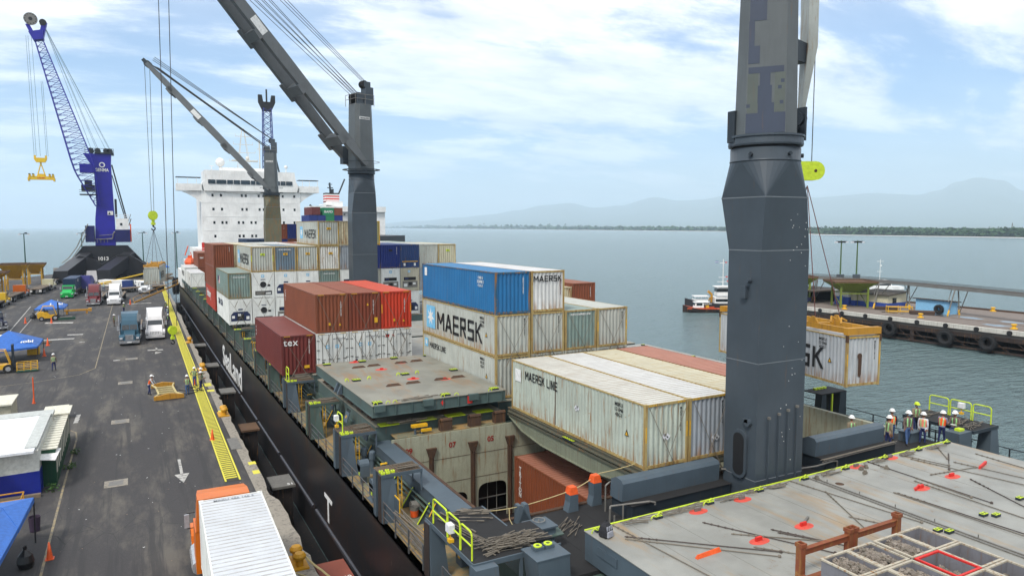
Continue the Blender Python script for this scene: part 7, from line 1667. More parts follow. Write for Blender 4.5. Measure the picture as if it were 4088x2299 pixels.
def forklift(label, x, y, rz, group='yellow forklifts', s=1.0):
    o = thing('forklift', label, 'forklift', (x, y, QZ), rz, group); o.scale = (s, s, s)
    g = MB(); g.prism([(-1.7, .45), (-1.75, 1.2), (-1.4, 1.45), (-.4, 1.4), (.0, .9), (.9, .85), (1.0, .4)], 'y', -.65, .65, 0); part('body', g, [M_yel], o)
    g = MB()
    for s_ in (-.58, .58): g.path([(-1.3, s_, 1.4), (-.9, s_, 2.35), (.5, s_, 2.35), (.9, s_, .9)], .05, 6)
    for xx in (-.9, -.45, 0, .5): g.box(xx - .03, -.6, 2.33, xx + .03, .6, 2.38)
    part('overhead_guard', g, [M_yel], o)
    g = MB(); g.box(-.7, -.3, 1.4, -.2, .3, 1.6); g.box(-.85, -.3, 1.4, -.7, .3, 2.0); part('driver_seat', g, [M_dark], o)
    g = MB()
    for s_ in (-.35, .35): g.box(1.05, s_ - .08, .2, 1.25, s_ + .08, 2.9)
    for z in (.5, 1.5, 2.8): g.box(1.08, -.35, z, 1.2, .35, z + .1)
    part('mast', g, [M_greyd], o)
    g = MB()
    for s_ in (-.3, .3): g.box(1.3, s_ - .07, .22, 2.6, s_ + .07, .29)
    g.box(1.25, -.5, .22, 1.32, .5, .8); part('fork', g, [M_dark], o)
    for xx, r in ((-1.15, .36), (.7, .45)):
        for s_ in (-1, 1): q = link('wheel', WH, o, (xx, s_ * .6, r)); q.rotation_euler = (0, 0, PI / 2); q.scale = (1, r / .5, r / .5)
    return o
forklift('yellow forklift parked under the far blue tent', -12.2, 136.4, rad(4)); forklift('yellow forklift with dark mast under the mid-quay tent, at the left edge', -12.6, 89.2, rad(4))
g = MB()
for z in (.25, .6, .95): g.path([(-.9, -.5, z), (.9, -.5, z), (.9, .5, z), (-.9, .5, z), (-.9, -.5, z)], .03, 5, 0)
for x in (-.9, -.3, .3, .9):
    for y_ in (-.5, .5): g.tube((x, y_, .1), (x, y_, .95), .03, 5, 0)
g.box(-.95, -.55, 0, .95, .55, .12, 1)
single('work_cage', g, [M_yel, plain('dark_green_base', (.02, .08, .05), .7)], 'yellow railed work cage on the forks of the near forklift', 'work cage', (-10.2, 88.8, QZ + .05), rad(4))
g = MB(); g.box(-1.2, -.5, 0, 1.2, .5, .4, 0); g.box(-1, -.4, .4, .8, .4, .5, 1)
single('steel_skid', g, [plain('dark_green_base', (.02, .08, .05), .7), M_steel], 'dark green steel skid in front of the far forklift', 'skid', (-9.9, 136.3, QZ), rad(4))
g = MB(); g.box(-2, -.2, .5, 2, .2, .8); g.box(1.6, -.6, .4, 2.1, .6, .9); g.box(-1.8, -.15, 0, -1.5, .15, .5); g.box(1.2, -.15, 0, 1.5, .15, .5)
single('yellow_boom', g, [M_spr], 'yellow steel beam on stands behind the far tent', 'beam', (-8.8, 144.5, QZ), rad(3))
g = MB(); g.box(-.6, -.5, 0, .6, .5, .9); g.prism([(-.6, .9), (-.4, 1.35), (.4, 1.35), (.6, .9)], 'y', -.5, .5)
single('yellow_tank', g, [M_yel], 'yellow box-shaped tank beside the mid-quay tent', 'tank', (-10.85, 100.6, QZ), 0)
g = MB()
for k in range(6): g.box(-1.4, -.5 + k * .2, .1 + .02 * (k % 2), 1.4, -.4 + k * .2, .16 + .02 * (k % 2))
g.box(-1.2, -.5, 0, -1, .6, .1); g.box(1, -.5, 0, 1.2, .6, .1)
single('wooden_pallet', g, [M_wood], 'weathered wooden pallet lying behind the mid-quay tent', 'pallet', (-11.2, 109.5, QZ), rad(20))
M_hop = paint('yellow_hopper_paint', (.50, .30, .03), .30, .6, .4); M_hopr = paint('brown_hopper_rim', (.14, .085, .05), .5, .8, .4)
def hopper(label, x, y, z0, w, d, hz, ht, m=None, n=4, rim=.35):
    m = m or M_hop
    o = thing('loading_hopper', label, 'hopper', (x, y, z0), 0, 'steel loading hoppers')
    g = MB(); a = w / 2; b = d / 2; A = [(-a * .35, -b * .35, hz), (a * .35, -b * .35, hz), (a * .35, b * .35, hz), (-a * .35, b * .35, hz)]; B = [(-a, -b, ht), (a, -b, ht), (a, b, ht), (-a, b, ht)]
    i = len(g.v); g.v += A + B; g.f += [(i + k, i + (k + 1) % 4, i + 4 + (k + 1) % 4, i + 4 + k) for k in range(4)]; g.m += [0] * 4
    g.box(-a, -b, ht, a, -b + .1, ht + rim, 1); g.box(-a, b - .1, ht, a, b, ht + rim, 1); g.box(-a, -b + .1, ht, -a + .1, b - .1, ht + rim, 1); g.box(a - .1, -b + .1, ht, a, b - .1, ht + rim, 1)
    g.face([(-a + .1, -b + .1, ht + rim * .2), (a - .1, -b + .1, ht + rim * .2), (a - .1, b - .1, ht + rim * .2), (-a + .1, b - .1, ht + rim * .2)], 1)
    for k in range(8): x_ = -a + w * (k + .5) / 8; g.beam((x_ * .4, -b * .38, hz + .1), (x_, -b - .02, ht), .08, .1, 0)
    part('funnel', g, [m, M_hopr], o)
    g = MB()
    for s_ in (-1, 1): 
        for t in (-1, 1): g.box(s_ * a * .62 - .16, t * b * .7 - .16, 0, s_ * a * .62 + .16, t * b * .7 + .16, ht * .93)
        g.beam((s_ * a * .62, -b * .7, 0.5), (s_ * a * .62, b * .7, hz), .12, .12)
    for z in (hz * .9,): 
        for t in (-1, 1): g.box(-a * .62, t * b * .7 - .08, z, a * .62, t * b * .7 + .08, z + .2)
    part('frame', g, [m], o); return o
hopper('tall yellow hopper with brown wide rim, highest at the left', -25.0, 206.0, QZ, 5.8, 6, 3.0, 6.2)
hopper('lower yellow hopper right behind the tallest one', -22.9, 226, QZ, 4.8, 5, 3.0, 5.3)
hopper('long brown-rimmed yellow hopper at the left edge, back one', -28.2, 189, QZ, 8.0, 7, 3.0, 5.2); hopper('yellow hopper at the left edge, middle one', -28.4, 178, QZ, 7.4, 5.5, 2.8, 5.0); hopper('yellow hopper at the left edge, front one', -27.6, 169, QZ, 6.0, 4.5, 2.5, 4.8)
# white and blue hut
HUT = thing('quay_hut', 'white-roofed hut with deep blue lower wall at the left edge', 'hut', (-6.5, 50, QZ))
g = MB(); g.prism([(-3, -3.2), (1.35, -2.9), (1.35, 5.6), (-3, 5.6)], 'z', 0, 2.55, 1); g.prism([(-3.01, -3.22), (1.37, -2.92), (1.37, 5.6), (-3, 5.6)], 'z', 0, 1.35, 0); q = part('wall', g, [paint('deep_blue_wall', (.012, .03, .28), .02, .5, .2), plain('white_wall', (.62, .63, .58), .7)], HUT)
g = MB(); g.box(-3.2, -3.5, 2.55, 1.2, 5.2, 2.68, 0); g.box(-3.2, 5.2, 2.55, 1.4, 6.5, 2.74, 1); g.box(.7, -2.8, 2.69, 1.3, 5.2, 2.75, 1); part('roof', g, [plain('white_roof', (.72, .74, .76), .6), plain('pale_grey_roof', (.50, .52, .50), .7)], HUT)
g = MB()
for k in range(14): g.prism([(-2.8 + k * .15, 2.3), (-2.72 + k * .15, 2.36), (-2.65 + k * .15, 2.3)], 'y', -4.3, -3.3, 1 if k > 4 else 0)
part('corrugated_awning', g, [plain('mint_sheet', (.25, .55, .42), .6), plain('white_sheet', (.6, .6, .56), .6)], HUT)
g = MB(); g.hexa([(1.1, -2.3, 1.8), (2.1, -2.5, 1.7), (2.3, -1.2, 2.0), (1.3, -1.0, 2.1)], [(1.1, -2.3, 1.84), (2.1, -2.5, 1.74), (2.3, -1.2, 2.04), (1.3, -1.0, 2.14)]); part('loose_flap', g, [M_white], HUT)
g = MB(); g.box(-3, -3.5, -.0, 1.4, -3.23, .18, 0) ; part('skid_timber', g, [M_wood], HUT)
o = thing('kiosk_row', 'green-sided stall with slatted white roof next to the white hut', 'stall', (-5.0, 52.5, QZ), 0)
g = MB(); g.box(-.6, -4.2, 0, .55, 6, 2.1, 0); part('wall', g, [paint('dark_green_wall', (.01, .08, .04), .1, .6, .4)], o)
g = MB()
for k in range(16): g.box(-.62, -4.1 + k * .62, 2.14, .65, -3.65 + k * .62, 2.2)
for k in range(9): g.box(.555, -4 + k * 1.1, .7, .58, -3.6 + k * 1.1, 2.0)
part('white_slat', g, [plain('cream_white', (.66, .64, .54), .7)], o); g = MB(); g.box(-.55, 4.2, 2.25, .75, 6.6, 2.34); part('roof_sheet', g, [plain('cream_white', (.66, .64, .54), .7)], o)
g = MB(); g.box(-.65, -1.5, 0, .65, 1.5, 2.7, 1); g.box(-.75, -1.7, 2.7, .75, 1.7, 2.8, 0)
single('cream_kiosk', g, [plain('cream_white', (.66, .64, .54), .7), plain('cream_wall', (.5, .47, .36), .7)], 'cream flat-roofed kiosk at the left edge above the white hut', 'kiosk', (-8.6, 61, QZ))
g = MB(); g.box(-.65, -.5, 0, .65, .5, .85, 1); g.box(-.8, -.6, .85, .8, .6, .95, 0)
single('yellow_cart', g, [plain('cream_white', (.66, .64, .54), .7), M_yel], 'small yellow cart with a cream lid behind the green stall', 'cart', (-5.75, 65.3, QZ))
g = MB(); g.tube((0, 0, 0), (0, 0, 2.3), .05, 8); single('orange_pole', g, [M_orange], 'thin orange pole standing behind the white hut', 'pole', (-7.95, 72.0, QZ))
g = MB(); g.box(-.8, -.6, 0, .8, .6, .15); 
for (x, y_) in ((-.8, -.6), (.75, -.6), (-.8, .55), (.75, .55)): g.box(x, y_, 0, x + .05, y_ + .05, .9)
for z in (.45, .85): g.path([(-.8, -.6, z), (.8, -.6, z), (.8, .6, z), (-.8, .6, z), (-.8, -.6, z)], .04, 5)
single('yellow_crate', g, [M_spr], 'yellow framed crate between the white hut and the big blue canopy', 'crate', (-6.5, 44.6, QZ))
g = MB(); g.ring([(.001, .02), (.22, .02), (.27, .75), (.25, .75), (.2, .1), (.001, .08)], 0, 0, 16); single('rubbish_bin', g, [plain('dark_purple_plastic', (.05, .03, .06), .7)], 'dark plastic bin beside the leg of the big blue canopy', 'bin', (-4.85, 41.3, QZ))
for k, (x, y_, s_, lb) in enumerate(((-4.75, 36.9, .35, 'black rubbish bag hanging by the corner of the big blue canopy'), (-14.9, 140.2, .5, 'black bag at the foot of the far tent leg'))):
    g = MB(); g.ring([(.001, 0), (s_ * .8, .03), (s_, .3), (s_ * .8, .6), (s_ * .2, .85), (s_ * .25, 1.0), (.01, .95)], 0, 0, 12); single('rubbish_bag', g, [plain('black_plastic', (.012, .012, .013), .4)], lb, 'bag', (x, y_, QZ), group='black bags')
for k, (x, y_, lb) in enumerate(((-3.95, 54.5, 'beside the green stall'), (-4.0, 51.2, 'lower beside the green stall'), (-4.6, 47.3, 'at the hut corner'))):
    rr = random.Random(k); g = MB()
    for q in range(60): a = rr.random() * 6.28; r = rr.random() * .35; h_ = rr.random() * .35; s_ = .06; M = Matrix.Translation((r * math.cos(a), r * math.sin(a) * 1.4, h_)) @ Matrix.Rotation(rr.random() * 6, 4, Vector((rr.random(), rr.random(), rr.random())).normalized()); g.face([M @ Vector((-s_, -s_ / 2, 0)), M @ Vector((s_, -s_ / 2, 0)), M @ Vector((s_ * 1.3, s_ / 2, 0)), M @ Vector((-s_, s_ / 2, 0))])
    single('weed_clump', g, [plain('weed_green', (.05, .12, .02), .8)], 'clump of green weeds %s' % lb, 'weeds', (x, y_, QZ), group='weed clumps')
rr = random.Random(77); g = MB()
for k in range(260):
    y = 26 + 120 * rr.random() ** 1.6; x = rr.uniform(-8, 6.2) if y > 45 else rr.uniform(-4, 6); s_ = rr.uniform(.015, .05); M = Matrix.Translation((x, y, QZ + .03)) @ Matrix.Rotation(rr.random() * 6, 4, 'Z')
    g.face([M @ Vector(p) for p in ((-s_, -s_ * .6, 0), (s_, -s_ * .5, .004), (s_ * 1.1, s_ * .6, 0), (-s_ * .8, s_ * .7, .003))], k % 2)
tag(part('quay_litter', g, [M_white, M_wood]), 'scraps of litter scattered thinly over the quay', 'litter', kind='stuff')
# traffic cones
CONE = None
for k, (x, y_, lb, h_) in enumerate(((-.7, 156.9, 'beside the far end of the slanting yellow beam', 1.0), (-15.3, 134.0, 'left of the far tent', .95), (-11.7, 132.4, 'in front of the far forklift', .9), (-10.0, 107.1, 'upper of the two by the mid-quay tent', 1.0), (-9.6, 98.4, 'lower of the two by the mid-quay tent', .95), (4.5, 53.4, 'standing on the yellow walkway', .8), (-3.9, 37.4, 'beside the ochre line by the big canopy', .8), (-18.6, 250, 'far away near the black crane base', 1.3), (4.75, 73.2, 'hidden among the walkway workers', .9), (-8.0, 72.2, 'at the foot of the orange pole', .6))):
    if CONE is None:
        o = thing('traffic_cone', '', 'traffic cone', (x, y_, QZ), 0, 'orange traffic cones')
        g = MB(); g.ring([(.16, .04), (.10, .42), (.035, .9), (.01, .9)], 0, 0, 14); part('cone', g, [M_orange], o, smooth=True); g = MB(); g.box(-.2, -.2, .001, .2, .2, .04); part('base', g, [M_orange], o); CONE = o
    else: o = copy_tree(CONE, (x, y_, QZ))
    o.scale = (h_ * 1.1,) * 3; o['label'] = 'orange traffic cone ' + lb
# spreader lying on the quay, hose, bollards, pads
g = MB(); sq_ = [(-1.1, -.12, 0), (1.1, -.12, 0)]
o = thing('container_lifter', 'yellow lifting frame lying on the quay between workers', 'lifter', (2.2, 70.6, QZ), rad(3))
for yy, w_ in ((-2.8, 1.2), (2.6, 1.0)): g = MB(); g.prism([(-w_, .08), (w_, .08), (w_, .4), (0, .58), (-w_, .4)], 'y', yy, yy + .22); part('end_beam', g, [M_spr], o)
g = MB()
for s_ in (-1, 1): g.path([(s_ * 1.1, -2.6, .35), (s_ * .7, -1.6, .35), (s_ * .7, 1.5, .35), (s_ * .9, 2.6, .35)], .09, 6)
for yy in (-1.5, -.6, .3, 1.2): g.box(-.65, yy, .3, .65, yy + .16, .42)
part('side_member', g, [plain('cream_yellow_steel', (.55, .46, .22), .6)], o)
g = MB()
for pts in ([(3.3, 71.5), (3.8, 70.8), (4.6, 70.6), (5.0, 71.2), (4.6, 71.9), (4.0, 71.4)], [(3.3, 69.9), (3.9, 69.5), (4.6, 69.7), (4.9, 70.4), (4.4, 70.9)], [(4.0, 73), (4.5, 72), (5, 72.4), (4.7, 73.4)]): g.path([(a, b, QZ + .06) for a, b in pts], .035, 6)
single('black_hose', g, [M_dark], 'black hose coiled on the quay beside the lifting frame', 'hose')
BOL = None
for k, (x, y_, lb) in enumerate(((6.0, 60.3, 'beside the hull, above the dark fender pads'), (6.0, 31.5, 'lowest one, with mooring rope'), (6.1, 80.8, 'far one past the walkway workers'), (6.2, 33.0 + 68, 'near the row of tyres'))):
    if BOL is None:
        o = thing('mooring_bollard', '', 'bollard', (x, y_, QZ), 0, 'yellow quay bollards')
        g = MB(); g.box(-.45, -.75, .013, .35, .75, .1, 0)
        for yy in (-.38, .38): g.tube((0, yy, .1), (0, yy, .42), .17, 12, 0); g.ring([(.17, .36), (.27, .44), (.29, .55), (.2, .68), (.01, .7)], 0, yy, 14, 0)
        part('bollard_body', g, [paint('ochre_bollard_paint', (.60, .33, .02), .12, .5, .3)], o); BOL = o
    else: o = copy_tree(BOL, (x, y_, QZ))
    o['label'] = 'double-headed yellow mooring bollard, ' + lb
rope([(6.2, 31.2, 4.4), (6.8, 30.4, 3.9), (7.6, 29.2, 3.4), (8.6, 27.5, 3.2), (9.1, 26, 3.2)], .05, M_fibre, 'thick mooring rope running from the lowest bollard toward the hull', name='mooring_rope', sag=.05)
g = MB(); g.path([(5.6, 31.8, QZ + .05), (5.4, 31.2, QZ + .05), (5.7, 30.6, QZ + .05), (6.1, 30.0, QZ + .05), (5.8, 29.7, QZ + .05), (5.5, 30.1, QZ + .05)], .03, 6); single('loose_line', g, [M_fibre], 'thin loose line lying beside the lowest bollard', 'rope')
for k, (x, y_, s1_, s2_, m, lb) in enumerate(((5.75, 51.7, .35, 1.4, M_steel, 'grey steel plate on the concrete edge past the cone'),)): g = MB(); g.box(-s1_, -s2_, 0, s1_, s2_, .03); single('steel_plate', g, [m], lb, 'plate', (x, y_, QZ + .013))
sheet('yellow_edge_paint', [[(6.0, 46.5), (6.45, 46.5), (6.45, 47.1), (6.0, 47.1)], [(6.0, 44.6), (6.4, 44.6), (6.4, 45.3), (6.0, 45.3)], [(5.7, 61.2), (6.4, 61.2), (6.4, 61.8), (5.7, 61.8)], [(5.6, 69.5), (6.2, 69.5), (6.2, 70.3), (5.6, 70.3)], [(5.6, 72), (6.2, 72), (6.2, 73.5), (5.6, 73.5)], [(5.9, 28.8), (6.5, 28.8), (6.5, 29.6), (5.9, 29.6)]], QZ + .016, M_ypaint)
# fenders on the quay face
names = ['the lowest, red-brown one lettered 60', 'the one lettered 51', 'the yellow-topped one below the bollard', 'dark one beside the walkway workers', 'dark one by the tail of the SeaLand lettering', 'far one before the tyres']
for k, (y_, m) in enumerate(((32.0, paint('red_brown_fender', (.28, .09, .06), .2, .7, .4)), (45.5, M_steel), (59.5, M_hopr), (74, M_steel), (89, M_steel), (105, M_steel))):
    o = thing('dock_fender', 'boxed dock fender between quay and hull, ' + names[k], 'dock fender', (7.7, y_, 0), 0, 'dock fenders')
    g = MB(); g.box(-.65, -1.1, 2.75, .75, 1.1, 2.9); part('fender_top', g, [m], o); g = MB(); g.box(-.5, -.9, -.5, .6, .9, 2.75); g.box(-1.3, -.4, 1.5, -.5, .4, 2.3); part('fender_block', g, [paint('black_rusty_fender', (.03, .022, .02), .4, .8)], o)
    if k < 2: lettering(['60', '51'][k], M_white, (.45, -.8, 2.905), (0, 0, 0), o, .4, bold=.02)
M_ty = paint('dirty_tyre_rubber', (.022, .021, .022), .0, .85, .4)
def tyre(label, x, y, z, R=1.0, r=.38, axis=0.0, group='big tyres hung as fenders', cat='tyre'):
    g = MB(); prof = [(R - r, -r * .7), (R - r * .2, -r), (R + r * .3, -r * .8), (R + r * .5, 0), (R + r * .3, r * .8), (R - r * .2, r), (R - r, r * .7), (R - r, -r * .7)]
    g.ring(prof, 0, 0, 26)
    for k in range(26): t = 2 * PI * k / 26; g.box(R + r * .3, -.05, -r * .8, R + r * .62, .05, r * .8, 0, Matrix.Rotation(t, 4, 'Z'))
    o = single('tyre_fender', g, [M_ty], label, cat, (x, y, z), group=group); o.rotation_euler = (0, PI / 2, axis); return o
for k, (y_, z, lb) in enumerate(((156, 2.6, 'far one beside the concrete edge'), (149.5, 2.5, 'second from the far end'), (143, 2.4, 'third from the far end'), (136, 2.3, 'fourth from the far end'), (127, 2.2, 'nearest, hanging lowest'))): tyre('black tyre fender on the quay edge, ' + lb, 7.7, y_, z, 1.0, .5, group='tyres on the quay edge')
for k in range(3): tyre('pile of black tyres by the far quay corner, %s one' % ['top', 'left', 'right'][k], 9.4 + .2 * k, 196 + 4.5 * k, 4.3 - .4 * k, 1.6, .8, group='tyres on the quay edge')
# slanting beam, gangway, white low wall, far tent
g = MB()
for a, b in (((0, 156.2, 4.3), (10.6, 184, 6.2)),):
    g.beam(a, b, .18, .28); g.beam((a[0] - .2, a[1] + .5, a[2] + .9), (b[0] - .2, b[1] + .5, b[2] + .8), .06, .06)
    for k in range(8): t = k / 7; p = Vector(a).lerp(Vector(b), t); g.tube(p, p + Vector((-.2, .5, .9)), .04, 5)
single('gangway', g, [M_spr], 'slanting yellow gangway rail reaching from the quay to the ship', 'gangway')
g = MB(); g.prism([(-8, 212), (2.0, 200), (3.4, 203), (-6.5, 214)], 'z', QZ, QZ + 1.5) ; single('concrete_barrier', g, [M_white], 'long white concrete barrier in front of the black crane base', 'barrier')
g = MB(); g.box(-.3, 0, .6, .3, 20, .85, 0); g.box(-.3, 19, .1, .3, 20, .6, 0); g.tube((0, 0, .8), (0, 24, 3.3), .2, 6, 0)
single('yellow_jib_section', g, [M_by], 'long thin yellow boom lying in front of the black crane base', 'boom', (-8.2, 205, QZ), rad(-42))
g = MB(); g.box(0, 0, .9, 2.5, 13, 1.1, 0); g.box(.2, .2, .2, 2.3, 2.5, .9, 1); g.box(.2, 10, .2, 2.3, 12.5, .9, 1); single('parked_flatbed', g, [M_wood, M_dark], 'empty flatbed trailer parked crosswise beyond the white truck', 'trailer', (-5.5, 186, QZ), rad(-62))
t = tent('far small blue tent at the quay end beyond the hanging container', [(-3, -3), (3, -3), (3, 3), (-3, 3)], (0, 0, 8.0), 6.6, loc=(7.2, 250, 0))
g = MB()
rr = random.Random(4)
for k in range(26): g.box(rr.uniform(-4, 3), rr.uniform(-16, 14), 0, rr.uniform(3.2, 4.5), 0, 0) if False else g.beam((rr.uniform(-3, 0), rr.uniform(-15, 14), rr.uniform(.1, .8)), (rr.uniform(1, 4), rr.uniform(-15, 14), rr.uniform(.1, .8)), .3, .3)
single('timber_pile', g, [M_wood], 'scattered dark timbers at the far quay corner', 'timber', (7.0, 232, QZ))
# quay lamp posts at the far end
LP = None
for k, (x, y_, top, lb) in enumerate(((-30.3, 274, 17.6, 'leftmost, above the hoppers'), (-15.0, 283, 17.4, 'left of the black crane base'), (3.6, 288, 17.4, 'right of the violet-blue crane'), (14.7, 292, 18.2, 'beside the hanging container ropes'))):
    if LP is None:
        o = thing('lamp_post', '', 'lamp post', (x, y_, QZ - .4), 0, 'lamp posts at the quay end')
        g = MB(); g.tube((0, 0, 0), (0, 0, 13.6), .22, 8, r2=.13); part('pole', g, [plain('dark_green_pole', (.02, .09, .06), .6)], o)
        g = MB(); g.path([(-1.2, 0, 13.5), (1.4, 0, 13.5)], .08, 6, 0)
        for x_ in (-1.2, 1.3): g.box(x_ - .35, -.2, 13.1, x_ + .35, .2, 13.45, 1)
        g.box(.2, -.2, 13.5, .9, .2, 13.9, 0); part('lamp_head', g, [M_dark, M_diam], o); LP = o
    else: o = copy_tree(LP, (x, y_, QZ - .4))
    o['label'] = 'tall dark green lamp post at the far quay end, ' + lb

# ------------------------------------------------------------ people
SKIN = plain('skin', (.28, .14, .08), .6); HAIR = plain('dark_hair', (.02, .015, .012), .8); BOOT = plain('black_boots', (.02, .018, .016), .7)
M_refl = plain('lime_reflective_strip', (.35, .66, .30), .4); M_mask = plain('face_mask', (.5, .62, .72), .7)
def body_mesh(pose, cols):
    """one continuous figure: lofted limbs fused by a voxel remesh, then coloured by region"""
    ar, al, sep, lean, bend, sit = pose
    g = MB()
    def limb(pts):
        for (p, r), (q, s_) in zip(pts, pts[1:]): g.tube(p, q, r, 10, r2=s_)
        for p, r in pts[1:-1]: g.sphere(p, r * 1.0, 8)
    def torso(zs):
        n = 14
        for (z0, a0, b0, y0), (z1, a1, b1, y1) in zip(zs, zs[1:]):
            A = [(a0 * math.cos(2 * PI * k / n), y0 + b0 * math.sin(2 * PI * k / n), z0) for k in range(n)]; B_ = [(a1 * math.cos(2 * PI * k / n), y1 + b1 * math.sin(2 * PI * k / n), z1) for k in range(n)]
            i = len(g.v); g.v += A + B_; g.f += [(i + k, i + (k + 1) % n, i + n + (k + 1) % n, i + n + k) for k in range(n)] + [tuple(i + k for k in reversed(range(n))), tuple(i + n + k for k in range(n))]; g.m += [0] * (n + 2)
    L = lean
    torso([(.82, .155, .11, 0), (.92, .175, .125, 0), (1.05, .155, .11, -L * .3), (1.22, .185, .12, -L * .6), (1.38, .205, .115, -L * .9), (1.45, .13, .085, -L), (1.5, .055, .055, -L)])
    hy = -L * 1.15 - .01
    limb([((0, -L, 1.45), .055), ((0, hy, 1.56), .052)])
    # head with nose, jaw and ears
    i = len(g.v); g.sphere((0, hy - .005, 1.65), .098, 14, 0, 1.22); g.sphere((0, hy - .035, 1.60), .07, 10, 0, 1.0)
    g.hexa([(-.018, hy - .13, 1.615), (.018, hy - .13, 1.615), (.014, hy - .08, 1.61), (-.014, hy - .08, 1.61)], [(-.008, hy - .1, 1.67), (.008, hy - .1, 1.67), (.008, hy - .08, 1.67), (-.008, hy - .08, 1.67)])
    for s_ in (-1, 1): g.sphere((s_ * .1, hy + .01, 1.635), .025, 6)
    hands = []
    for s_, (dx, dy, dz, fx, fy, fz) in ((-1, al), (1, ar)):
        sh = Vector((s_ * .19, -L * .95, 1.41)); el = sh + Vector((s_ * dx, dy, dz)); wr = el + Vector((s_ * fx, fy, fz))
        limb([(sh - Vector((s_ * .06, 0, .02)), .06), (sh, .06), (el, .043), (wr, .032)])
        d = (wr - el).normalized(); pal = wr + d * .08; g.tube(wr, pal, .034, 8, r2=.036); hands.append((wr, pal, d, s_))
    for s_ in (-1, 1):
        if sit:
            k_ = Vector((s_ * .13, -.42, .80)); f = Vector((s_ * .14, -.38, .36)); limb([((s_ * .09, 0, .87), .10), (tuple(k_), .065), (tuple(f), .045)]); foot = f
        else:
            yy = sep * s_; kz = .47; limb([((s_ * .09, 0, .88), .095), ((s_ * .10, yy * .45 - bend * .1, kz), .062), ((s_ * .11, yy, .09), .045)]); foot = Vector((s_ * .11, yy, .09))
        g.hexa([(foot.x - .045, foot.y - .19, foot.z - .09), (foot.x + .045, foot.y - .19, foot.z - .09), (foot.x + .045, foot.y + .07, foot.z - .09), (foot.x - .045, foot.y + .07, foot.z - .09)], [(foot.x - .035, foot.y - .15, foot.z - .03), (foot.x + .035, foot.y - .15, foot.z - .03), (foot.x + .04, foot.y + .05, foot.z + .03), (foot.x - .04, foot.y + .05, foot.z + .03)])
    me = g.mesh('body'); o = bpy.data.objects.new('tmp', me); COL.objects.link(o)
    md = o.modifiers.new('r', 'REMESH'); md.mode = 'VOXEL'; md.voxel_size = .022
    sm = o.modifiers.new('s', 'SMOOTH'); sm.iterations = 3; sm.factor = .5
    out_ = bpy.data.meshes.new_from_object(o.evaluated_get(bpy.context.evaluated_depsgraph_get())); bpy.data.objects.remove(o)
    bm = bmesh.new(); bm.from_mesh(out_)
    # fingers and thumbs
    g2 = MB()
    for wr, pal, d, s_ in hands:
        side = d.cross(Vector((1, 0, 0))).normalized() if abs(d.x) < .9 else Vector((0, 1, 0)); cur = d.cross(side).normalized() * -s_
        for k in range(4):
            b0 = pal + side * (-.027 + .018 * k); l_ = .042 - .006 * abs(k - 1.4); m1 = b0 + d * l_ + cur * .008; g2.tube(b0 - d * .02, m1, .0085, 6); g2.tube(m1, m1 + d * l_ * .7 + cur * .022, .0075, 6)
        t0 = wr + d * .03 - side * .03; g2.tube(t0, t0 + d * .03 - side * .028, .0095, 6); g2.tube(t0 + d * .03 - side * .028, t0 + d * .06 - side * .03 + cur * .01, .008, 6)
    tmp = g2.mesh('f'); bm.from_mesh(tmp)
    bm.to_mesh(out_); bm.free()
    for m in cols: out_.materials.append(m)
    wrs = [h[0] for h in hands]; els = [h[0] - h[2] * .05 for h in hands]
    for p in out_.polygons:
        c = p.center; mi = 1
        if c.z > 1.475: mi = 0
        if any((c - h[1]).length < .14 and (c - h[0]).dot(h[2]) > -.0 for h in hands): mi = 0
        elif c.z < .93 and not any((c - h[0]).length < .16 for h in hands): mi = 2
        if c.z < .11 or (sit and c.z < .36): mi = 3
        if c.z > 1.69 and c.y > hy - .02 and mi == 0: mi = 4
        p.material_index = mi; p.use_smooth = True
    return out_, hy
PM = {}
M_helm = plain('white_hard_hat', (.80, .80, .78), .35); M_jean = plain('blue_jeans', (.06, .12, .26), .8); M_navyc = plain('navy_trousers', (.015, .025, .11), .8)
M_khaki = plain('khaki_shirt', (.27, .22, .15), .8); M_brown = plain('grey_brown_shirt', (.16, .115, .10), .8); M_blk2 = plain('black_shirt', (.02, .02, .022), .8); M_wsh = plain('white_tshirt', (.62, .63, .65), .8); M_lil = plain('lilac_shirt', (.30, .28, .38), .8); M_vest = plain('orange_vest', (.85, .13, .02), .6); M_pvest = plain('salmon_vest', (.80, .28, .18), .6)
REST = (.05, .03, -.29, -.01, -.04, -.24)
POSE = {'stand': (REST, REST, .06, .0, 0, False), 'step': (REST, (.06, -.06, -.28, .0, -.08, -.22), .20, .02, .1, False), 'phone': ((.07, -.06, -.26, -.04, -.20, .12), REST, .08, .02, 0, False),
        'phone_l': (REST, (.07, -.06, -.26, -.04, -.16, .16), .08, .0, 0, False), 'hips': ((.17, .03, -.22, -.14, -.05, -.14), (.17, .03, -.22, -.14, -.05, -.14), .08, .0, 0, False), 'hold': ((.05, -.06, -.27, -.06, -.23, .02), (.05, -.06, -.27, -.06, -.23, .02), .1, .05, .1, False),
        'sit': ((.05, -.10, -.25, -.04, -.22, .06), (.05, -.1, -.26, -.02, -.2, .0), 0, .10, 0, True), 'bend': ((.04, -.16, -.24, .0, -.12, -.2), (.04, -.16, -.24, .0, -.12, -.2), .12, .22, .4, False)}
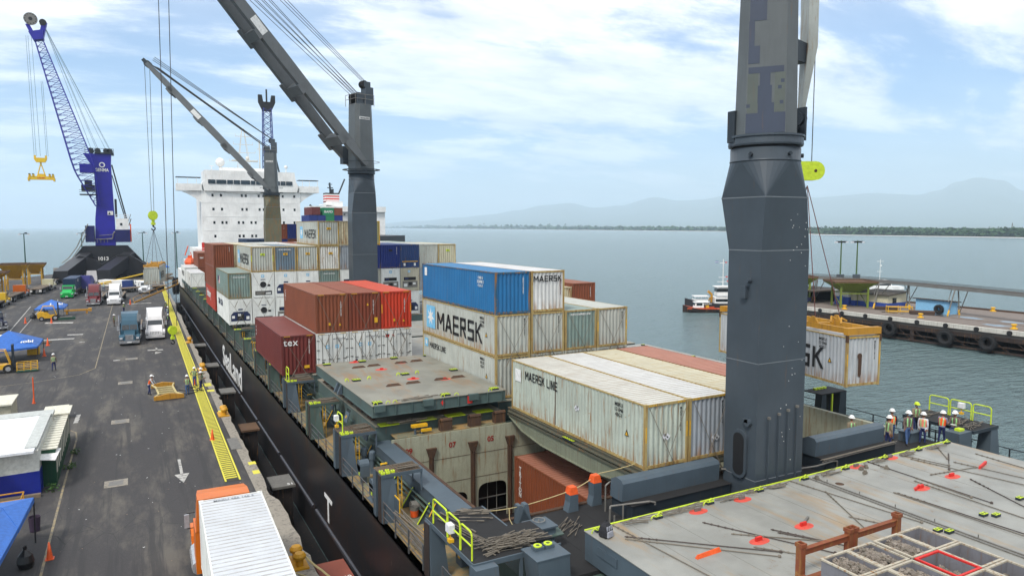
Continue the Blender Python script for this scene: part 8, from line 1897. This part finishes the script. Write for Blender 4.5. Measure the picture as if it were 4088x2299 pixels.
def person(label, x, y, z, rz, shirt, trou, vest=None, helm=None, pose='stand', h=1.0, vcol='x', mask=False, strips=False, item=None):
    key = (pose, shirt.name, trou.name)
    if key not in PM: PM[key] = body_mesh(POSE[pose], [SKIN, shirt, trou, BOOT, HAIR])
    me, hy = PM[key]; L = POSE[pose][3]
    o = thing('person', label, 'person', (x, y, z), rz, None); o.scale = (h, h, h)
    link('body', me, o)
    g = MB(); g.ring([(.165, 1.695), (.16, 1.71), (.128, 1.715), (.125, 1.76), (.10, 1.81), (.05, 1.84), (.001, 1.845)], 0, hy + .005, 18); g.hexa([(-.09, hy - .2, 1.69), (.09, hy - .2, 1.69), (.1, hy - .1, 1.70), (-.1, hy - .1, 1.70)], [(-.09, hy - .2, 1.7), (.09, hy - .2, 1.7), (.1, hy - .1, 1.73), (-.1, hy - .1, 1.73)]); part('hard_hat', g, [helm or M_helm], o)
    g = MB()
    for s_ in (-1, 1): g.sphere((s_ * .034, hy - .094, 1.668), .012, 8)
    part('eyes', g, [M_black], o)
    if mask: g = MB(); g.sphere((0, hy - .055, 1.605), .073, 10, 0, .8); part('face_mask', g, [M_mask], o)
    else: g = MB(); g.box(-.025, hy - .109, 1.585, .025, hy - .095, 1.595); part('mouth', g, [plain('lips', (.2, .07, .06), .6)], o)
    if vest or strips:
        n = 20
        def shell(z0, z1, m, f=1.0, g=None, a_sel=None):
            prof = [(1.0, .178, .138, -L * .25), (1.1, .18, .14, -L * .4), (1.22, .20, .142, -L * .6), (1.36, .215, .136, -L * .85), (1.44, .165, .11, -L)]
            pr_ = [p for p in prof if z0 - 1e-6 <= p[0] <= z1 + 1e-6]
            for (za, a0, b0, y0), (zb_, a1, b1, y1) in zip(pr_, pr_[1:]):
                for k in range(n):
                    t0, t1 = 2 * PI * k / n, 2 * PI * (k + 1) / n; tm = (t0 + t1) / 2
                    if a_sel and not a_sel(tm, za): continue
                    g.face([(a0 * f * math.cos(t0), y0 + b0 * f * math.sin(t0), za), (a0 * f * math.cos(t1), y0 + b0 * f * math.sin(t1), za), (a1 * f * math.cos(t1), y1 + b1 * f * math.sin(t1), zb_), (a1 * f * math.cos(t0), y1 + b1 * f * math.sin(t0), zb_)], m)
        g = MB()
        if vest: shell(1.0, 1.44, 0, 1.0, g, lambda t, z: z < 1.3 or abs(math.cos(t)) < .86)
        shell(1.0, 1.44, 1, 1.035, g, lambda t, z: (.38 if vest else .30) < abs(math.cos(t)) < (.56 if vest else .62))
        me_ = g.mesh('vest', [vest or M_refl, M_refl]); q = link('safety_vest' if vest else 'reflective_braces', me_, o)
    if item == 'paper': g = MB(); g.box(-.1, -.5, 1.12, .14, -.36, 1.135); part('papers', g, [M_white], o)
    if item == 'radio': g = MB(); g.box(.17, -.30, 1.20, .22, -.26, 1.32); g.tube((.2, -.28, 1.32), (.2, -.28, 1.45), .006, 5); part('handheld_radio', g, [M_black], o)
    return o
W_ = lambda z: z
person('worker seen from behind beyond the grey wind shield, only head and shoulders showing', 33.3, 23.75, CT - .02, rad(-20) + PI, M_khaki, M_navyc, strips=True, pose='stand')
person('worker in khaki with green braces raising a radio, leftmost of the deck group', 34.95, 22.75, CT + .01, rad(75), M_khaki, M_navyc, strips=True, pose='phone', item='radio')
person('worker in a black shirt and bright orange vest with yellow squares', 36.35, 23.5, CT + .01, rad(130), M_blk2, M_jean, vest=M_vest, pose='step')
person('worker in grey-brown shirt with salmon braces and jeans walking toward the camera', 36.6, 22.75, CT + .01, rad(-30), M_brown, M_jean, strips=True, pose='step', mask=True, h=1.03)
person('worker with the yellow hard hat standing higher behind the group', 39.0, 23.8, CT + .02, rad(-30), M_khaki, M_navyc, strips=True, helm=M_lime, pose='hold', mask=True)
person('worker in white t-shirt and salmon vest, navy trousers', 37.4, 22.4, CT + .01, rad(110), M_wsh, M_navyc, vest=M_pvest, pose='stand', h=.97)
person('worker in lilac shirt and orange vest with white bands, standing right', 38.55, 22.05, CT + .01, rad(95), M_lil, M_navyc, vest=M_vest, pose='hold', mask=True, h=.97)
person('worker in grey-brown shirt with green braces sitting on the grey pillar holding papers', 38.8, 21.5, CT + .08, rad(-75), M_brown, M_navyc, strips=True, pose='sit', item='paper')
person('worker in orange vest left of the lifting frame, cut at the frame end', .85, 70.9, QZ, rad(70), M_wsh, M_navyc, vest=M_vest, pose='bend')
person('worker in khaki seen from behind, right of the lifting frame', 3.9, 69.2, QZ, PI, M_khaki, M_jean, strips=True, pose='hold')
person('worker with hands on hips and jeans on the yellow walkway', 4.75, 72.6, QZ + .05, rad(160), M_khaki, M_jean, strips=True, pose='hips')
person('worker in khaki half hidden behind the others on the walkway', 5.25, 72.0, QZ + .05, rad(30), M_khaki, M_navyc, strips=True, pose='phone')
person('worker in khaki and dark trousers, nearest on the walkway', 5.05, 70.2, QZ + .05, rad(75), M_khaki, M_navyc, strips=True, pose='hold')
person('lone worker with salmon braces walking on the open asphalt', -7.8, 88.0, QZ, rad(170), M_khaki, M_navyc, strips=True, pose='step')
person('worker standing just above the steel-blue truck roof', -1.7, 142.3, QZ, rad(30), M_khaki, M_navyc, strips=True, pose='hold')
person('worker peering from the left of the steel-blue truck', -2.85, 123.5, QZ, rad(60), M_khaki, M_brown, strips=True, pose='stand')
person('worker in blue on the walkway beyond the white truck', 4.9, 131.6, QZ, rad(20), M_lil, M_jean, strips=True, pose='step')
person('worker on the walkway right beside the white truck', 4.5, 120.1, QZ, rad(10), M_blk2, M_navyc, strips=True, pose='stand')
person('worker in khaki farther up the walkway', 5.0, 140.5, QZ, rad(10), M_khaki, M_navyc, strips=True, pose='stand')
person('worker in lime vest walking near the violet truck', -6.3, 194.5, QZ, rad(150), M_wsh, M_jean, strips=True, pose='step')
person('worker in lime vest beside the violet truck cab', -8.0, 204, QZ, rad(100), M_wsh, M_jean, strips=True, pose='stand')
person('worker in white by the yellow hoppers', -17.6, 200, QZ, rad(100), M_wsh, M_navyc, pose='stand')
person('worker on the deck by the far railing of the ship', 10.3, 148, DZ, rad(180), M_lil, M_navyc, pose='stand')
# ------------------------------------------------------------ far pier to starboard
PZ = 3.6
g = MB(); g.prism([(112.5, 20), (138, 20), (138, 108), (112.8, 108)], 'z', 2.6, PZ)
struct('pier_deck', g, M_pierc)
M_curb = paint('worn_white_kerb_paint', (.55, .53, .48), .35, .8, .6)
g = MB(); g.box(112.2, 20, 3.15, 112.8, 108, PZ + .22); g.box(137.6, 20, PZ, 138.1, 108, PZ + .3, 1); g.box(114.9, 20, PZ + .002, 115.0, 108, PZ + .03, 1); g.box(121.0, 20, PZ + .002, 121.1, 108, PZ + .03, 1)
single('pier_kerb', g, [M_curb, M_rust], 'flaking white kerb along the front edge of the far pier', 'kerb')
g = MB()
for k, (x, y_) in enumerate(((124, 67.4), (124.1, 60.7), (118, 60), (123, 71.5), (119, 78))):
    n = 14; rr = random.Random(k); g.prism([(x + 1.1 * math.cos(2 * PI * q / n) * rr.uniform(.6, 1.2), y_ + 2.3 * math.sin(2 * PI * q / n) * rr.uniform(.6, 1.2)) for q in range(n)], 'z', PZ + .001, PZ + .004)
mm = glassy('puddle_water', (.05, .05, .05)); q = struct('puddles', g, mm)
M_pile = paint('dark_rusty_pile', (.045, .03, .025), .5, .8, .6)
o = thing('pier_piles', 'dark rusty pile frame carrying the far pier above the water', 'pier frame', (112.5, 20, 0))
for k in range(15):
    g = MB(); y_ = 2 + k * 6.0
    for x in (.3, 5, 12, 20): g.box(x - .3, y_ - .3, -3, x + .3, y_ + .3, 2.6)
    part('pile', g, [M_pile], o)
g = MB(); g.box(-.1, 0, 2.0, .3, 88, 2.6); g.box(-.1, 0, .2, .1, 88, .5); g.box(-.1, 0, 1.1, .05, 88, 1.25)
for k in range(30): g.beam((0, 2 + 3 * k, .3), (0, 5 + 3 * k, 2.2) if k % 2 else (0, 2 + 3 * k + 2.5, 2.2), .08, .1)
part('waling', g, [M_pile], o)
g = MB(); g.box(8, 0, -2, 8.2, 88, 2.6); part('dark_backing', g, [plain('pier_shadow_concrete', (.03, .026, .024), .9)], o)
for k, (y_, z, lb) in enumerate(((83.6, 2.2, 'far one behind the suspended container'), (73.3, 1.9, 'middle one just right of the suspended container'), (64.0, 1.6, 'second from the right frame edge'), (57.8, 1.7, 'nearest the right frame edge'), (49.8, 1.7, 'cut by the right frame edge'))): tyre('huge black tyre hung on the far pier, ' + lb, 111.6, y_, z, 1.0, .42)
for k in range(14): 
    g = MB(); g.tube((112.4, 46 + k * 4.6, 3.45), (112.0, 46 + k * 4.6, 3.45), .36, 14); tag(part('small_tyre', g, [M_ty]), 'small dark tyre in the white pier kerb, %s counting from the right' % ['first', 'second', 'third', 'fourth', 'fifth', 'sixth', 'seventh', 'eighth', 'ninth', 'tenth', 'eleventh', 'twelfth', 'thirteenth', 'fourteenth'][k], 'tyre', 'small tyres in the pier kerb')
for k, (x, y_, lb) in enumerate(((116.7, 85.7, 'by the yellow hopper'), (116.8, 71.3, 'in front of the log stack'), (116.1, 56.6, 'near the right frame edge'), (137.0, 70.4, 'at the back edge'))):
    g = MB(); g.ring([(.5, 0), (.5, .15), (.28, .2), (.25, .5), (.4, .6), (.38, .75), (.01, .8)], 0, 0, 14); single('pier_bollard', g, [M_yel], 'yellow bollard on the far pier, ' + lb, 'bollard', (x, y_, PZ), group='yellow bollards on the far pier')
# cream building with blue base, sheds, blue hut
def building(label, pts, zb, zt0, zt1, wall, base, hb=1.0, cat='building', name='pier_building', roof=None, over=.4):
    o = thing(name, label, cat, (pts[0][0], pts[0][1], PZ))
    q = [(p[0] - pts[0][0], p[1] - pts[0][1]) for p in pts]
    zt = [zt0, zt1, zt1, zt0]
    g = MB(); g.hexa([(*p, 0) for p in q], [(*p, z - PZ) for p, z in zip(q, zt)], 0); part('wall', g, [wall], o)
    if base: g = MB(); c = (sum(p[0] for p in q) / 4, sum(p[1] for p in q) / 4); q2 = [(c[0] + (p[0] - c[0]) * 1.01, c[1] + (p[1] - c[1]) * 1.004) for p in q]; g.hexa([(*p, 0) for p in q2], [(*p, hb) for p in q2]); part('painted_base', g, [base], o)
    g = MB(); c = (sum(p[0] for p in q) / 4, sum(p[1] for p in q) / 4)
    q3 = [(p[0] + over * (1 if p[0] > c[0] else -1), p[1] + over * (1 if p[1] > c[1] else -1)) for p in q]
    g.hexa([(*p, z - PZ) for p, z in zip(q3, zt)], [(*p, z - PZ + .18) for p, z in zip(q3, zt)]); part('roof', g, [roof or paint('dark_sheet_roof', (.085, .075, .06), .3, .8, .5)], o)
    return o
M_cream = plain('cream_render', (.62, .58, .42), .7); M_bbase = plain('strong_blue_base', (.03, .08, .34), .7)
o = building('long cream pier building with blue base and dark flat roof', [(124.3, 82.2), (129.8, 82.2), (129.8, 88.4), (124.3, 88.4)], 0, 6.0, 6.5, M_cream, M_bbase); 
b2 = building('white and blue pier room left of the cream building', [(123.0, 89.5), (127, 89.5), (127, 92.6), (123.0, 92.6)], 0, 6.3, 6.3, plain('white_render', (.6, .6, .56), .7), M_bbase, 1.6, roof=M_white, over=.05)
g = MB()
b3 = building('cream pier building wing behind the yellow hopper posts', [(123.6, 88.5), (127, 88.5), (127, 89.4), (123.6, 89.4)], 0, 6.2, 6.5, M_cream, M_bbase)
g = MB()
for x in (0, .62): g.box(-.6 + x, -.05, 0, -.6 + x + .5, .02, .45); g.box(-.6 + x, -.05, .5, -.6 + x + .5, .02, .95)
part('window', g, [M_glass], o, (1.9, -.05, 1.0))
g = MB(); g.box(0, 0, 0, .9, .06, 1.7, 0); d_ = part('door', g, [plain('blue_door', (.02, .12, .42), .6)], b2, (-.04, 1.2, .1)); d_.rotation_euler = (0, 0, rad(90))
o = building('light blue hut with dark sloped roof on the far pier', [(124.5, 71.2), (127.3, 71.2), (127.3, 77), (124.5, 77)], 0, 6.0, 5.6, plain('light_blue_wall', (.25, .50, .72), .7), None, roof=paint('rusty_dark_roof', (.07, .05, .04), .6, .8, .5))
o = thing('open_shed', 'dark open-fronted shed at the left end of the far pier buildings', 'shed', (121.5, 98, PZ))
g = MB(); g.box(-2.5, -4, 2.4, 7, 6, 2.65); part('roof', g, [paint('brown_sheet_roof', (.10, .085, .07), .3, .8, .5)], o)
g = MB(); g.box(2, 5, 0, 7, 5.2, 2.4); g.box(6.8, -4, 0, 7, 5, 2.4); part('wall', g, [plain('dark_wall', (.05, .045, .045), .8)], o)
g = MB(); g.box(0, 0, 0, 1.8, 4.2, .9, 0); g.box(.1, 1, .9, 1.7, 3, 1.5, 1); single('parked_car', g, [M_navy, M_glass], 'dark car parked in the shade of the open pier shed', 'car', (120.8, 96.2, PZ + .2), rad(60))
g = MB(); g.box(-.5, -.5, 0, .5, .5, 1.2); single('orange_machine', g, [M_orange], 'small orange machine at the shed mouth on the far pier', 'machine', (121.0, 101.0, PZ))
hop = hopper('lime-yellow hopper on tall legs on the far pier, right one', 121.2, 88.0, PZ, 8.0, 6.2, 2.9, 4.75, m=paint('lime_hopper_paint', (.20, .25, .04), .3, .6, .4)); hop.rotation_euler = (0, 0, rad(-32))
hop = hopper('lime-yellow hopper on tall legs on the far pier, cut by the crane column', 119.8, 99.5, PZ, 7.0, 6.0, 2.9, 5.0, m=paint('lime_hopper_paint', (.20, .25, .04), .3, .6, .4)); hop.rotation_euler = (0, 0, rad(-32))
# conveyor bridge
o = thing('conveyor_bridge', 'long elevated conveyor on trestle legs along the far pier', 'conveyor', (125, 70, 0))
pl = [(124.2, 104, 8.5), (127.6, 89.6, 8.45), (127.3, 80, 8.4), (126.2, 70.5, 8.3), (124.0, 58.5, 8.2), (122, 45, 8.1)]
g = MB()
for a, b in zip(pl, pl[1:]):
    g.beam(a, b, 1.6, .35, 0); A, B_ = Vector(a) + Vector((-1.0, 0, -.1)), Vector(b) + Vector((-1.0, 0, -.1)); g.beam(A, B_, .12, .5, 1)
    for dz in (.35, .6): g.beam(Vector(a) + Vector((-.7, 0, dz)), Vector(b) + Vector((-.7, 0, dz)), .05, .05, 0); g.beam(Vector(a) + Vector((.7, 0, dz)), Vector(b) + Vector((.7, 0, dz)), .05, .05, 0)
q = part('belt_gallery', g, [paint('brown_conveyor', (.075, .065, .055), .4, .8, .5), paint('pale_conveyor_side', (.20, .20, .19), .3, .7, .5)], o); q.location = (-125, -70, 0)
for (x0, y0, x1, y1, tx, ty) in ((122.4, 83.8, 125.5, 86, 125.6, 84.6), (126.2, 79.2, 128, 81, 127.2, 80.2), (123.5, 70.7, 126.3, 70.3, 125.9, 70.6), (122.1, 97.4, 124, 98, 124.6, 97.8), (123.5, 57, 126, 58, 123.8, 57.6)):
    g = MB()
    for (x, y_) in ((x0, y0), (x1, y1)): g.tube((x, y_, PZ), (tx + (x - tx) * .25, ty + (y_ - ty) * .25, 8.2), .12, 6, 0); g.tube((x, y_, PZ), (x + (tx - x) * .15, y_ + (ty - y_) * .15, PZ + .9), .16, 6, 1)
    g.tube((x0, y0, PZ + 2.4), (tx + 1.5, ty + 1.8, 8.0), .07, 5, 0); g.tube((x1, y1, PZ + .3), (tx - 1.2, ty - 2.4, 8.0), .08, 5, 0)
    q = part('trestle', g, [M_steel, M_yel], o); q.location = (-125, -70, 0)
for k, (x, y_, n) in enumerate(((121.3, 74.2, 8), (122.4, 81.6, 5))):
    g = MB()
    for q in range(n): g.tube((-1.6, -.6 + (q % 4) * .35, .2 + .3 * (q // 4)), (2.2, -.6 + (q % 4) * .35, .2 + .3 * (q // 4)), .17, 8)
    single('log_stack', g, [paint('old_timber', (.10, .065, .05), .3, .9, .4)], 'stack of old brown timbers on the far pier, %s' % ['in front of the light blue hut', 'beside the cream building'][k], 'timber', (x, y_, PZ), rad(-50), group='timber stacks on the far pier')
tyre('tyre leaning against the light blue hut on the far pier', 124.1, 72.6, PZ + .9, .62, .3, 0, 'big tyres hung as fenders')
g = MB()
for z in (.1, .9): g.path([(-2, -.6, z), (2, -.6, z), (2, .6, z), (-2, .6, z), (-2, -.6, z)], .06, 5)
for x in (-2, 0, 2):
    for y_ in (-.6, .6): g.tube((x, y_, 0), (x, y_, 1.1), .06, 5)
single('yellow_pipe_rack', g, [M_yel], 'low yellow pipe rack in front of the light blue hut', 'rack', (121.6, 78.2, PZ), rad(-40))
for k, (x, y_, lb) in enumerate(((136.9, 101.9, 'left one'), (140.0, 100.2, 'right one'))):
    o = thing('floodlight_mast', 'lime-green floodlight mast beyond the pier hopper, ' + lb, 'lamp post', (x, y_, 3.4), 0, 'floodlight masts beyond the far pier')
    g = MB(); g.tube((0, 0, 0), (0, 0, 12.5), .2, 8, r2=.12); part('pole', g, [plain('lime_green_pole', (.07, .13, .03), .6)], o)
    g = MB(); g.beam((-1, .55, 12.3), (1, -.55, 12.3), .15, .15, 0)
    for t in (-1, -.45, .1, .6, 1): g.box(t - .28, -t * .55 - .22, 12.0, t + .28, -t * .55 + .22, 12.25, 1 if abs(t) == 1 else 0); 
    part('lamp_head', g, [M_dark, M_diam], o); g = MB(); g.box(-.6, -.5, 4.2, .6, .5, 5.1); part('grey_cabinet', g, [M_grey], o)
    g = MB(); g.tube((0, 0, -4), (0, 0, 0), .6, 8); g.box(-1.5, -1.5, -.3, 1.5, 1.5, 0); part('dolphin', g, [M_pierc], o)
# ------------------------------------------------------------ boats
def hull(g, L, B, z0, z1, sheer=.6, m=0, stern=.8, n=12):
    i = len(g.v); rows = []
    for k in range(n + 1):
        t = k / n; w_ = B / 2 * (stern + (1 - stern) * min(1, t * 4)) * (1 if t < .6 else max(.02, math.cos((t - .6) / .4 * PI / 2) ** .7)); zt = z1 + sheer * max(0, t - .4) ** 2 * 2.8; x = -L / 2 + L * t
        rows.append([(x, -w_ * .6, z0), (x, -w_, z0 + (zt - z0) * .5), (x, -w_, zt), (x, w_, zt), (x, w_, z0 + (zt - z0) * .5), (x, w_ * .6, z0)])
    for r in rows: g.v += r
    for k in range(n):
        for q in range(6): g.f.append((i + 6 * k + q, i + 6 * (k + 1) + q, i + 6 * (k + 1) + (q + 1) % 6, i + 6 * k + (q + 1) % 6)); g.m.append(m if q != 2 else m + 1)
    g.f.append(tuple(i + q for q in range(6))); g.m.append(m); g.f.append(tuple(i + 6 * n + q for q in reversed(range(6)))); g.m.append(m)
aR = math.atan2(-.474, .88)
o = thing('tugboat', 'small tug with orange deck, tyres along its side and white cabin', 'boat', (111.4, 117.6, 0), aR + PI)
g = MB(); hull(g, 8.4, 3.2, -.6, .75, .9); part('boat_hull', g, [paint('rust_black_boat_hull', (.04, .025, .022), .4, .8), paint('orange_boat_deck', (.50, .10, .03), .25, .6)], o)
g = MB(); g.box(-3.2, -1.3, .76, 3.4, -1.15, 1.05); g.box(-3.2, 1.15, .76, 3.4, 1.3, 1.05); part('orange_bulwark', g, [paint('orange_boat_deck', (.50, .10, .03), .25, .6)], o)
g = MB(); g.hexa([(-.4, -.8, .8), (1.8, -.8, .8), (1.8, .8, .8), (-.4, .8, .8)], [(-.2, -.75, 2.2), (1.5, -.75, 2.2), (1.5, .75, 2.2), (-.2, .75, 2.2)]); g.box(-1.6, -.9, 2.2, 1.8, .9, 2.3); part('cabin', g, [M_sw], o)
g = MB(); g.box(0, .76, 1.5, 1.3, .80, 2.05); g.box(0, -.82, 1.5, 1.3, -.78, 2.05); g.box(1.6, -.6, 1.5, 1.68, .6, 2.05); part('window', g, [M_glass], o)
g = MB(); g.tube((-1.5, 0, 2.2), (-1.5, 0, .8), .05, 6); g.box(-1.6, -.4, .8, -.9, .4, 1.5); part('post', g, [M_yel], o)
for k in range(11): 
    for s_ in (-1, 1): g = MB(); g.tube((-3.6 + .65 * k, s_ * 1.6, .5), (-3.6 + .65 * k, s_ * 1.42, .5), .28, 10); part('tyre', g, [M_ty], o)
o = thing('tugboat', 'larger dark grey tug with white wheelhouse, mast and blue-white flag', 'boat', (117.6, 120.2, 0), aR + PI)
g = MB(); hull(g, 13.4, 5, -.8, 1.5, 1.1); part('boat_hull', g, [paint('slate_boat_hull', (.035, .035, .042), .3, .6), M_greyd], o)
lettering('CUSCATLAN', M_white, (2.5, 2.53, 1.5), (PI / 2, 0, PI), o, .45); 
g = MB(); g.box(-5, -1.6, 1.5, .2, 1.6, 2.9, 0); g.box(-4.6, 1.6, 1.9, 0, 1.63, 2.5, 2); g.box(-3.6, -1.2, 3.2, -.4, 1.2, 5.2, 0); g.box(-4, -1.4, 5.2, 0, 1.4, 5.35, 0); g.box(-3.64, -1.1, 4.1, -.36, 1.24, 4.9, 2); g.box(1.6, -1.2, 1.7, 4.8, 1.2, 2.3, 0); g.box(1.4, -1.3, 3.0, 4.8, 1.3, 3.12, 0)
for x in (1.6, 3.2, 4.6): g.tube((x, -1.1, 2.3), (x, -1.1, 3.0), .04, 5, 0); g.tube((x, 1.1, 2.3), (x, 1.1, 3.0), .04, 5, 0)
part('wheelhouse', g, [M_sw, plain('boat_blue', (.02, .07, .3), .6), M_glass], o)
g = MB(); g.tube((-2, 0, 5.3), (-2, 0, 11.5), .09, 6, 0)
for z, w_ in ((6.3, 1.3), (7.3, 1.0), (10.6, .8)): g.box(-2 - w_, -.05, z, -2 + w_, .05, z + .1, 0); g.box(-2 - w_, -.3, z + .1, -2 - w_ + .35, .3, z + .3, 1)
g.box(-.9, -.02, 10.7, -.1, .02, 11.1, 2); g.box(-.9, -.02, 10.83, -.1, .025, 10.97, 0)
part('mast', g, [M_white, M_red, M_bbase], o)
g = MB(); g.beam((.6, 0, 1.6), (.5, 0, 3.4), .4, .4); g.beam((.5, 0, 3.4), (1.4, 0, 4.2), .4, .5); g.beam((.5, 0, 3.0), (1.3, 0, 2.0), .3, .3); part('deck_crane_arm', g, [M_spr], o)
o = thing('patrol_boat', 'white boat with tall mast moored behind the far pier', 'boat', (194.4, 132, 0), aR + PI)
g = MB(); hull(g, 14, 4, -.5, 1.3, .6); part('boat_hull', g, [M_sw, M_white], o)
g = MB(); g.box(-3.5, -1.3, 1.3, 3.0, 1.3, 2.3); g.box(-2.5, -1.1, 2.3, 1.5, 1.1, 3.2); part('cabin', g, [M_sw], o); g = MB(); g.box(-3.2, 1.31, 1.6, 2.6, 1.36, 2.1); g.box(-2.3, 1.11, 2.5, 1.3, 1.15, 3.0); part('window', g, [M_glass], o)
g = MB(); g.tube((-.5, 0, 3.2), (-.5, 0, 9.3), .08, 6); g.box(-1.5, -.05, 8.6, .5, .05, 8.7); g.box(-1.2, -.05, 5.6, .4, .05, 5.7); g.box(-1.0, -.02, 7.2, -.4, .02, 7.6); part('mast', g, [M_white], o)
# bits of flotsam / birds on the water far off
# ------------------------------------------------------------ far shore, wood and mountains
SH = [(2900, 9200), (2370, 4350), (1905, 1905), (1600, 1400), (1335, 1040), (1292, 835), (1240, 600), (1180, 300), (1150, -300)]
g = MB(); pts = SH + [(24000, -300), (24000, 26000), (2900, 26000)]
g.prism(pts, 'z', -1, 1.0)
m_, n, l, b_ = newmat('shore_land'); v = coords(n, l, True); l.new(mixc(n, l, noisen(n, l, v, .02, 6), (.05, .07, .03), (.09, .10, .05)), b_.inputs['Base Color']); b_.inputs['Roughness'].default_value = 1
struct('shore_land', g, m_)
g = MB()
for a, b in zip(SH, SH[1:]):
    a_, b2_ = Vector(a), Vector(b); d = (b2_ - a_).normalized(); p = Vector((d.y, -d.x)); w0 = .006 * a_.length; w1 = .006 * b2_.length
    g.prism([tuple(a_ - p * 2 * (-1)), tuple(b2_ + p * 2), tuple(b2_ + p * (2 + w1)), tuple(a_ + p * (2 + w0))], 'z', -.5, .9)
q = struct('surf_line', g, plain('white_surf', (.8, .8, .78), .9))
g = MB()
for a, b in zip(SH, SH[1:]):
    a_, b2_ = Vector(a), Vector(b); d = (b2_ - a_).normalized(); p = Vector((-d.y, d.x)); w0 = .012 * a_.length; w1 = .012 * b2_.length
    g.prism([tuple(a_), tuple(b2_), tuple(b2_ + p * w1), tuple(a_ + p * w0)], 'z', .9, 1.3)
struct('beach_sand', g, plain('beach_sand_brown', (.22, .17, .12), .95))
# far wood: thousands of leaf clumps reading as one mass
m_, n, l, b_ = newmat('coast_foliage'); oi = n.new('ShaderNodeNewGeometry'); v = coords(n, l, True)
l.new(mixc(n, l, noisen(n, l, v, .05, 4), (.02, .055, .022), (.05, .10, .035)), b_.inputs['Base Color']); b_.inputs['Roughness'].default_value = 1
M_fol = m_
rr = random.Random(9); g = MB()
def clump(x, y_, z, s):
    for k in range(5):
        M = Matrix.Translation((x + rr.gauss(0, s * .45), y_ + rr.gauss(0, s * .45), z + rr.gauss(0, s * .35))) @ Matrix.Rotation(rr.random() * 6, 4, 'Z') @ Matrix.Rotation(rr.uniform(.3, 1.5), 4, 'X'); r = s * rr.uniform(.35, .75)
        g.face([M @ Vector(p) for p in ((-r, 0, 0), (0, -r * .6, .1), (r, 0, 0), (0, r * .7, .1))])
for a, b, dens, base in zip(SH, SH[1:], (200, 400, 450, 900, 900, 900, 500, 200), (5, 6, 6, 8, 10, 10, 10, 9)):
    a_, b2_ = Vector(a), Vector(b); d = (b2_ - a_); u = d.normalized(); p = Vector((-u.y, u.x)); dist = (a_.length + b2_.length) / 2
    for k in range(dens):
        t = rr.random(); q = a_ + d * t + p * (dist * .014 + rr.random() ** 1.5 * dist * .10); hh = base * (.8 + .35 * noise.noise(Vector((q.x * .01, q.y * .01, 0))))
        for zl in (.35, .7, 1.0): clump(q.x, q.y, 1 + hh * zl * rr.uniform(.85, 1.05), max(3.0, dist * .0042))
tag(part('coastal_wood', g, [M_fol]), 'low dark green coastal wood along the far shore', 'wood', kind='stuff')
g = MB()
for k in range(4): x, y_ = 1440 + rr.random() * 12, 735 + k * 12; g.box(x - 3, y_ - 4, 1, x + 3, y_ + 4, 4, 0); g.box(x - 4, y_ - 5, 4, x + 4, y_ + 5, 4.8, 1)
g = MB()
for s_ in ((-1.5, -1.5), (1.5, -1.5), (1.5, 1.5), (-1.5, 1.5)): g.tube((s_[0] * 1.4, s_[1] * 1.4, 0), (s_[0] * .2, s_[1] * .2, 24), .25, 4)
for z in range(3, 24, 3): w_ = 2.1 - z * .075; g.path([(-w_, -w_, z), (w_, -w_, z), (w_, w_, z), (-w_, w_, z), (-w_, -w_, z)], .18, 4)
single('lattice_tower', g, [M_steel], 'slender lattice tower rising from the coastal wood at the far right', 'tower', (1500, 745, 1))
# mountains: a real ridge terrain ten kilometres off
PROF = [(10, .05), (14, .2), (17.6, .3), (21, .5), (23.9, .75), (26.5, 1.0), (28.7, 1.3), (31, 1.7), (32.9, 1.85), (35, 1.5), (37, 1.62), (39.8, 2.25), (41.5, 2.0), (43.1, 2.05), (45.8, 2.45), (48.7, 2.28), (51.4, 2.06), (55.4, 2.33), (57.9, 2.18), (59.3, 2.5), (60.4, 3.05), (61.6, 3.35), (62.9, 3.15), (64.1, 2.35), (67, 2.1), (72, 1.6), (80, 1.0)]
def elev(az):
    for (a, e), (b, f) in zip(PROF, PROF[1:]):
        if a <= az <= b: t = (az - a) / (b - a); t = t * t * (3 - 2 * t); return e + (f - e) * t
    return 0
g = MB(); NA, NR = 280, 22; 
for i in range(NA + 1):
    az = 10 + 70 * i / NA; e = elev(az)
    for j in range(NR + 1):
        t = j / NR; R = 10400 + 10400 * t
        hmax = math.tan(rad(max(0, e))* 1.0) * 18400
        f = (t / .73) if t < .73 else max(0, 1 - (t - .73) / .27)
        x, y_ = R * math.sin(rad(az)), R * math.cos(rad(az))
        nz = noise.fractal(Vector((x * .0006, y_ * .0006, 3)), 1.0, 2.1, 5)
        h = hmax * (max(0, f) ** 2.0) * (1 + (.22 * nz if .1 < t < .68 else .05 * nz)) + max(0, f) * 12
        g.v.append((x, y_, h))
for i in range(NA):
    for j in range(NR): a = i * (NR + 1) + j; g.f.append((a, a + 1, a + NR + 2, a + NR + 1)); g.m.append(0)
m_, n, l, b_ = newmat('mountain_forest'); v = coords(n, l, True); l.new(mixc(n, l, noisen(n, l, v, .003, 6), (.03, .06, .03), (.07, .09, .045)), b_.inputs['Base Color']); b_.inputs['Roughness'].default_value = 1
struct('mountains', g, m_, smooth=True)
# the air between: one closed box of even, thin haze
HZ = .000115
g = MB(); g.box(-28500, -900, -8, 28500, 28500, 1250)
hm = bpy.data.materials.new('haze_air'); hm.use_nodes = True; n = hm.node_tree.nodes; l = hm.node_tree.links; n.clear()
ho = n.new('ShaderNodeOutputMaterial'); pv = n.new('ShaderNodeVolumePrincipled'); pv.inputs['Color'].default_value = (.72, .87, 1.0, 1); pv.inputs['Density'].default_value = HZ; pv.inputs['Anisotropy'].default_value = .1
l.new(pv.outputs[0], ho.inputs['Volume'])
tag(part('haze', g, [hm]), kind='stuff')
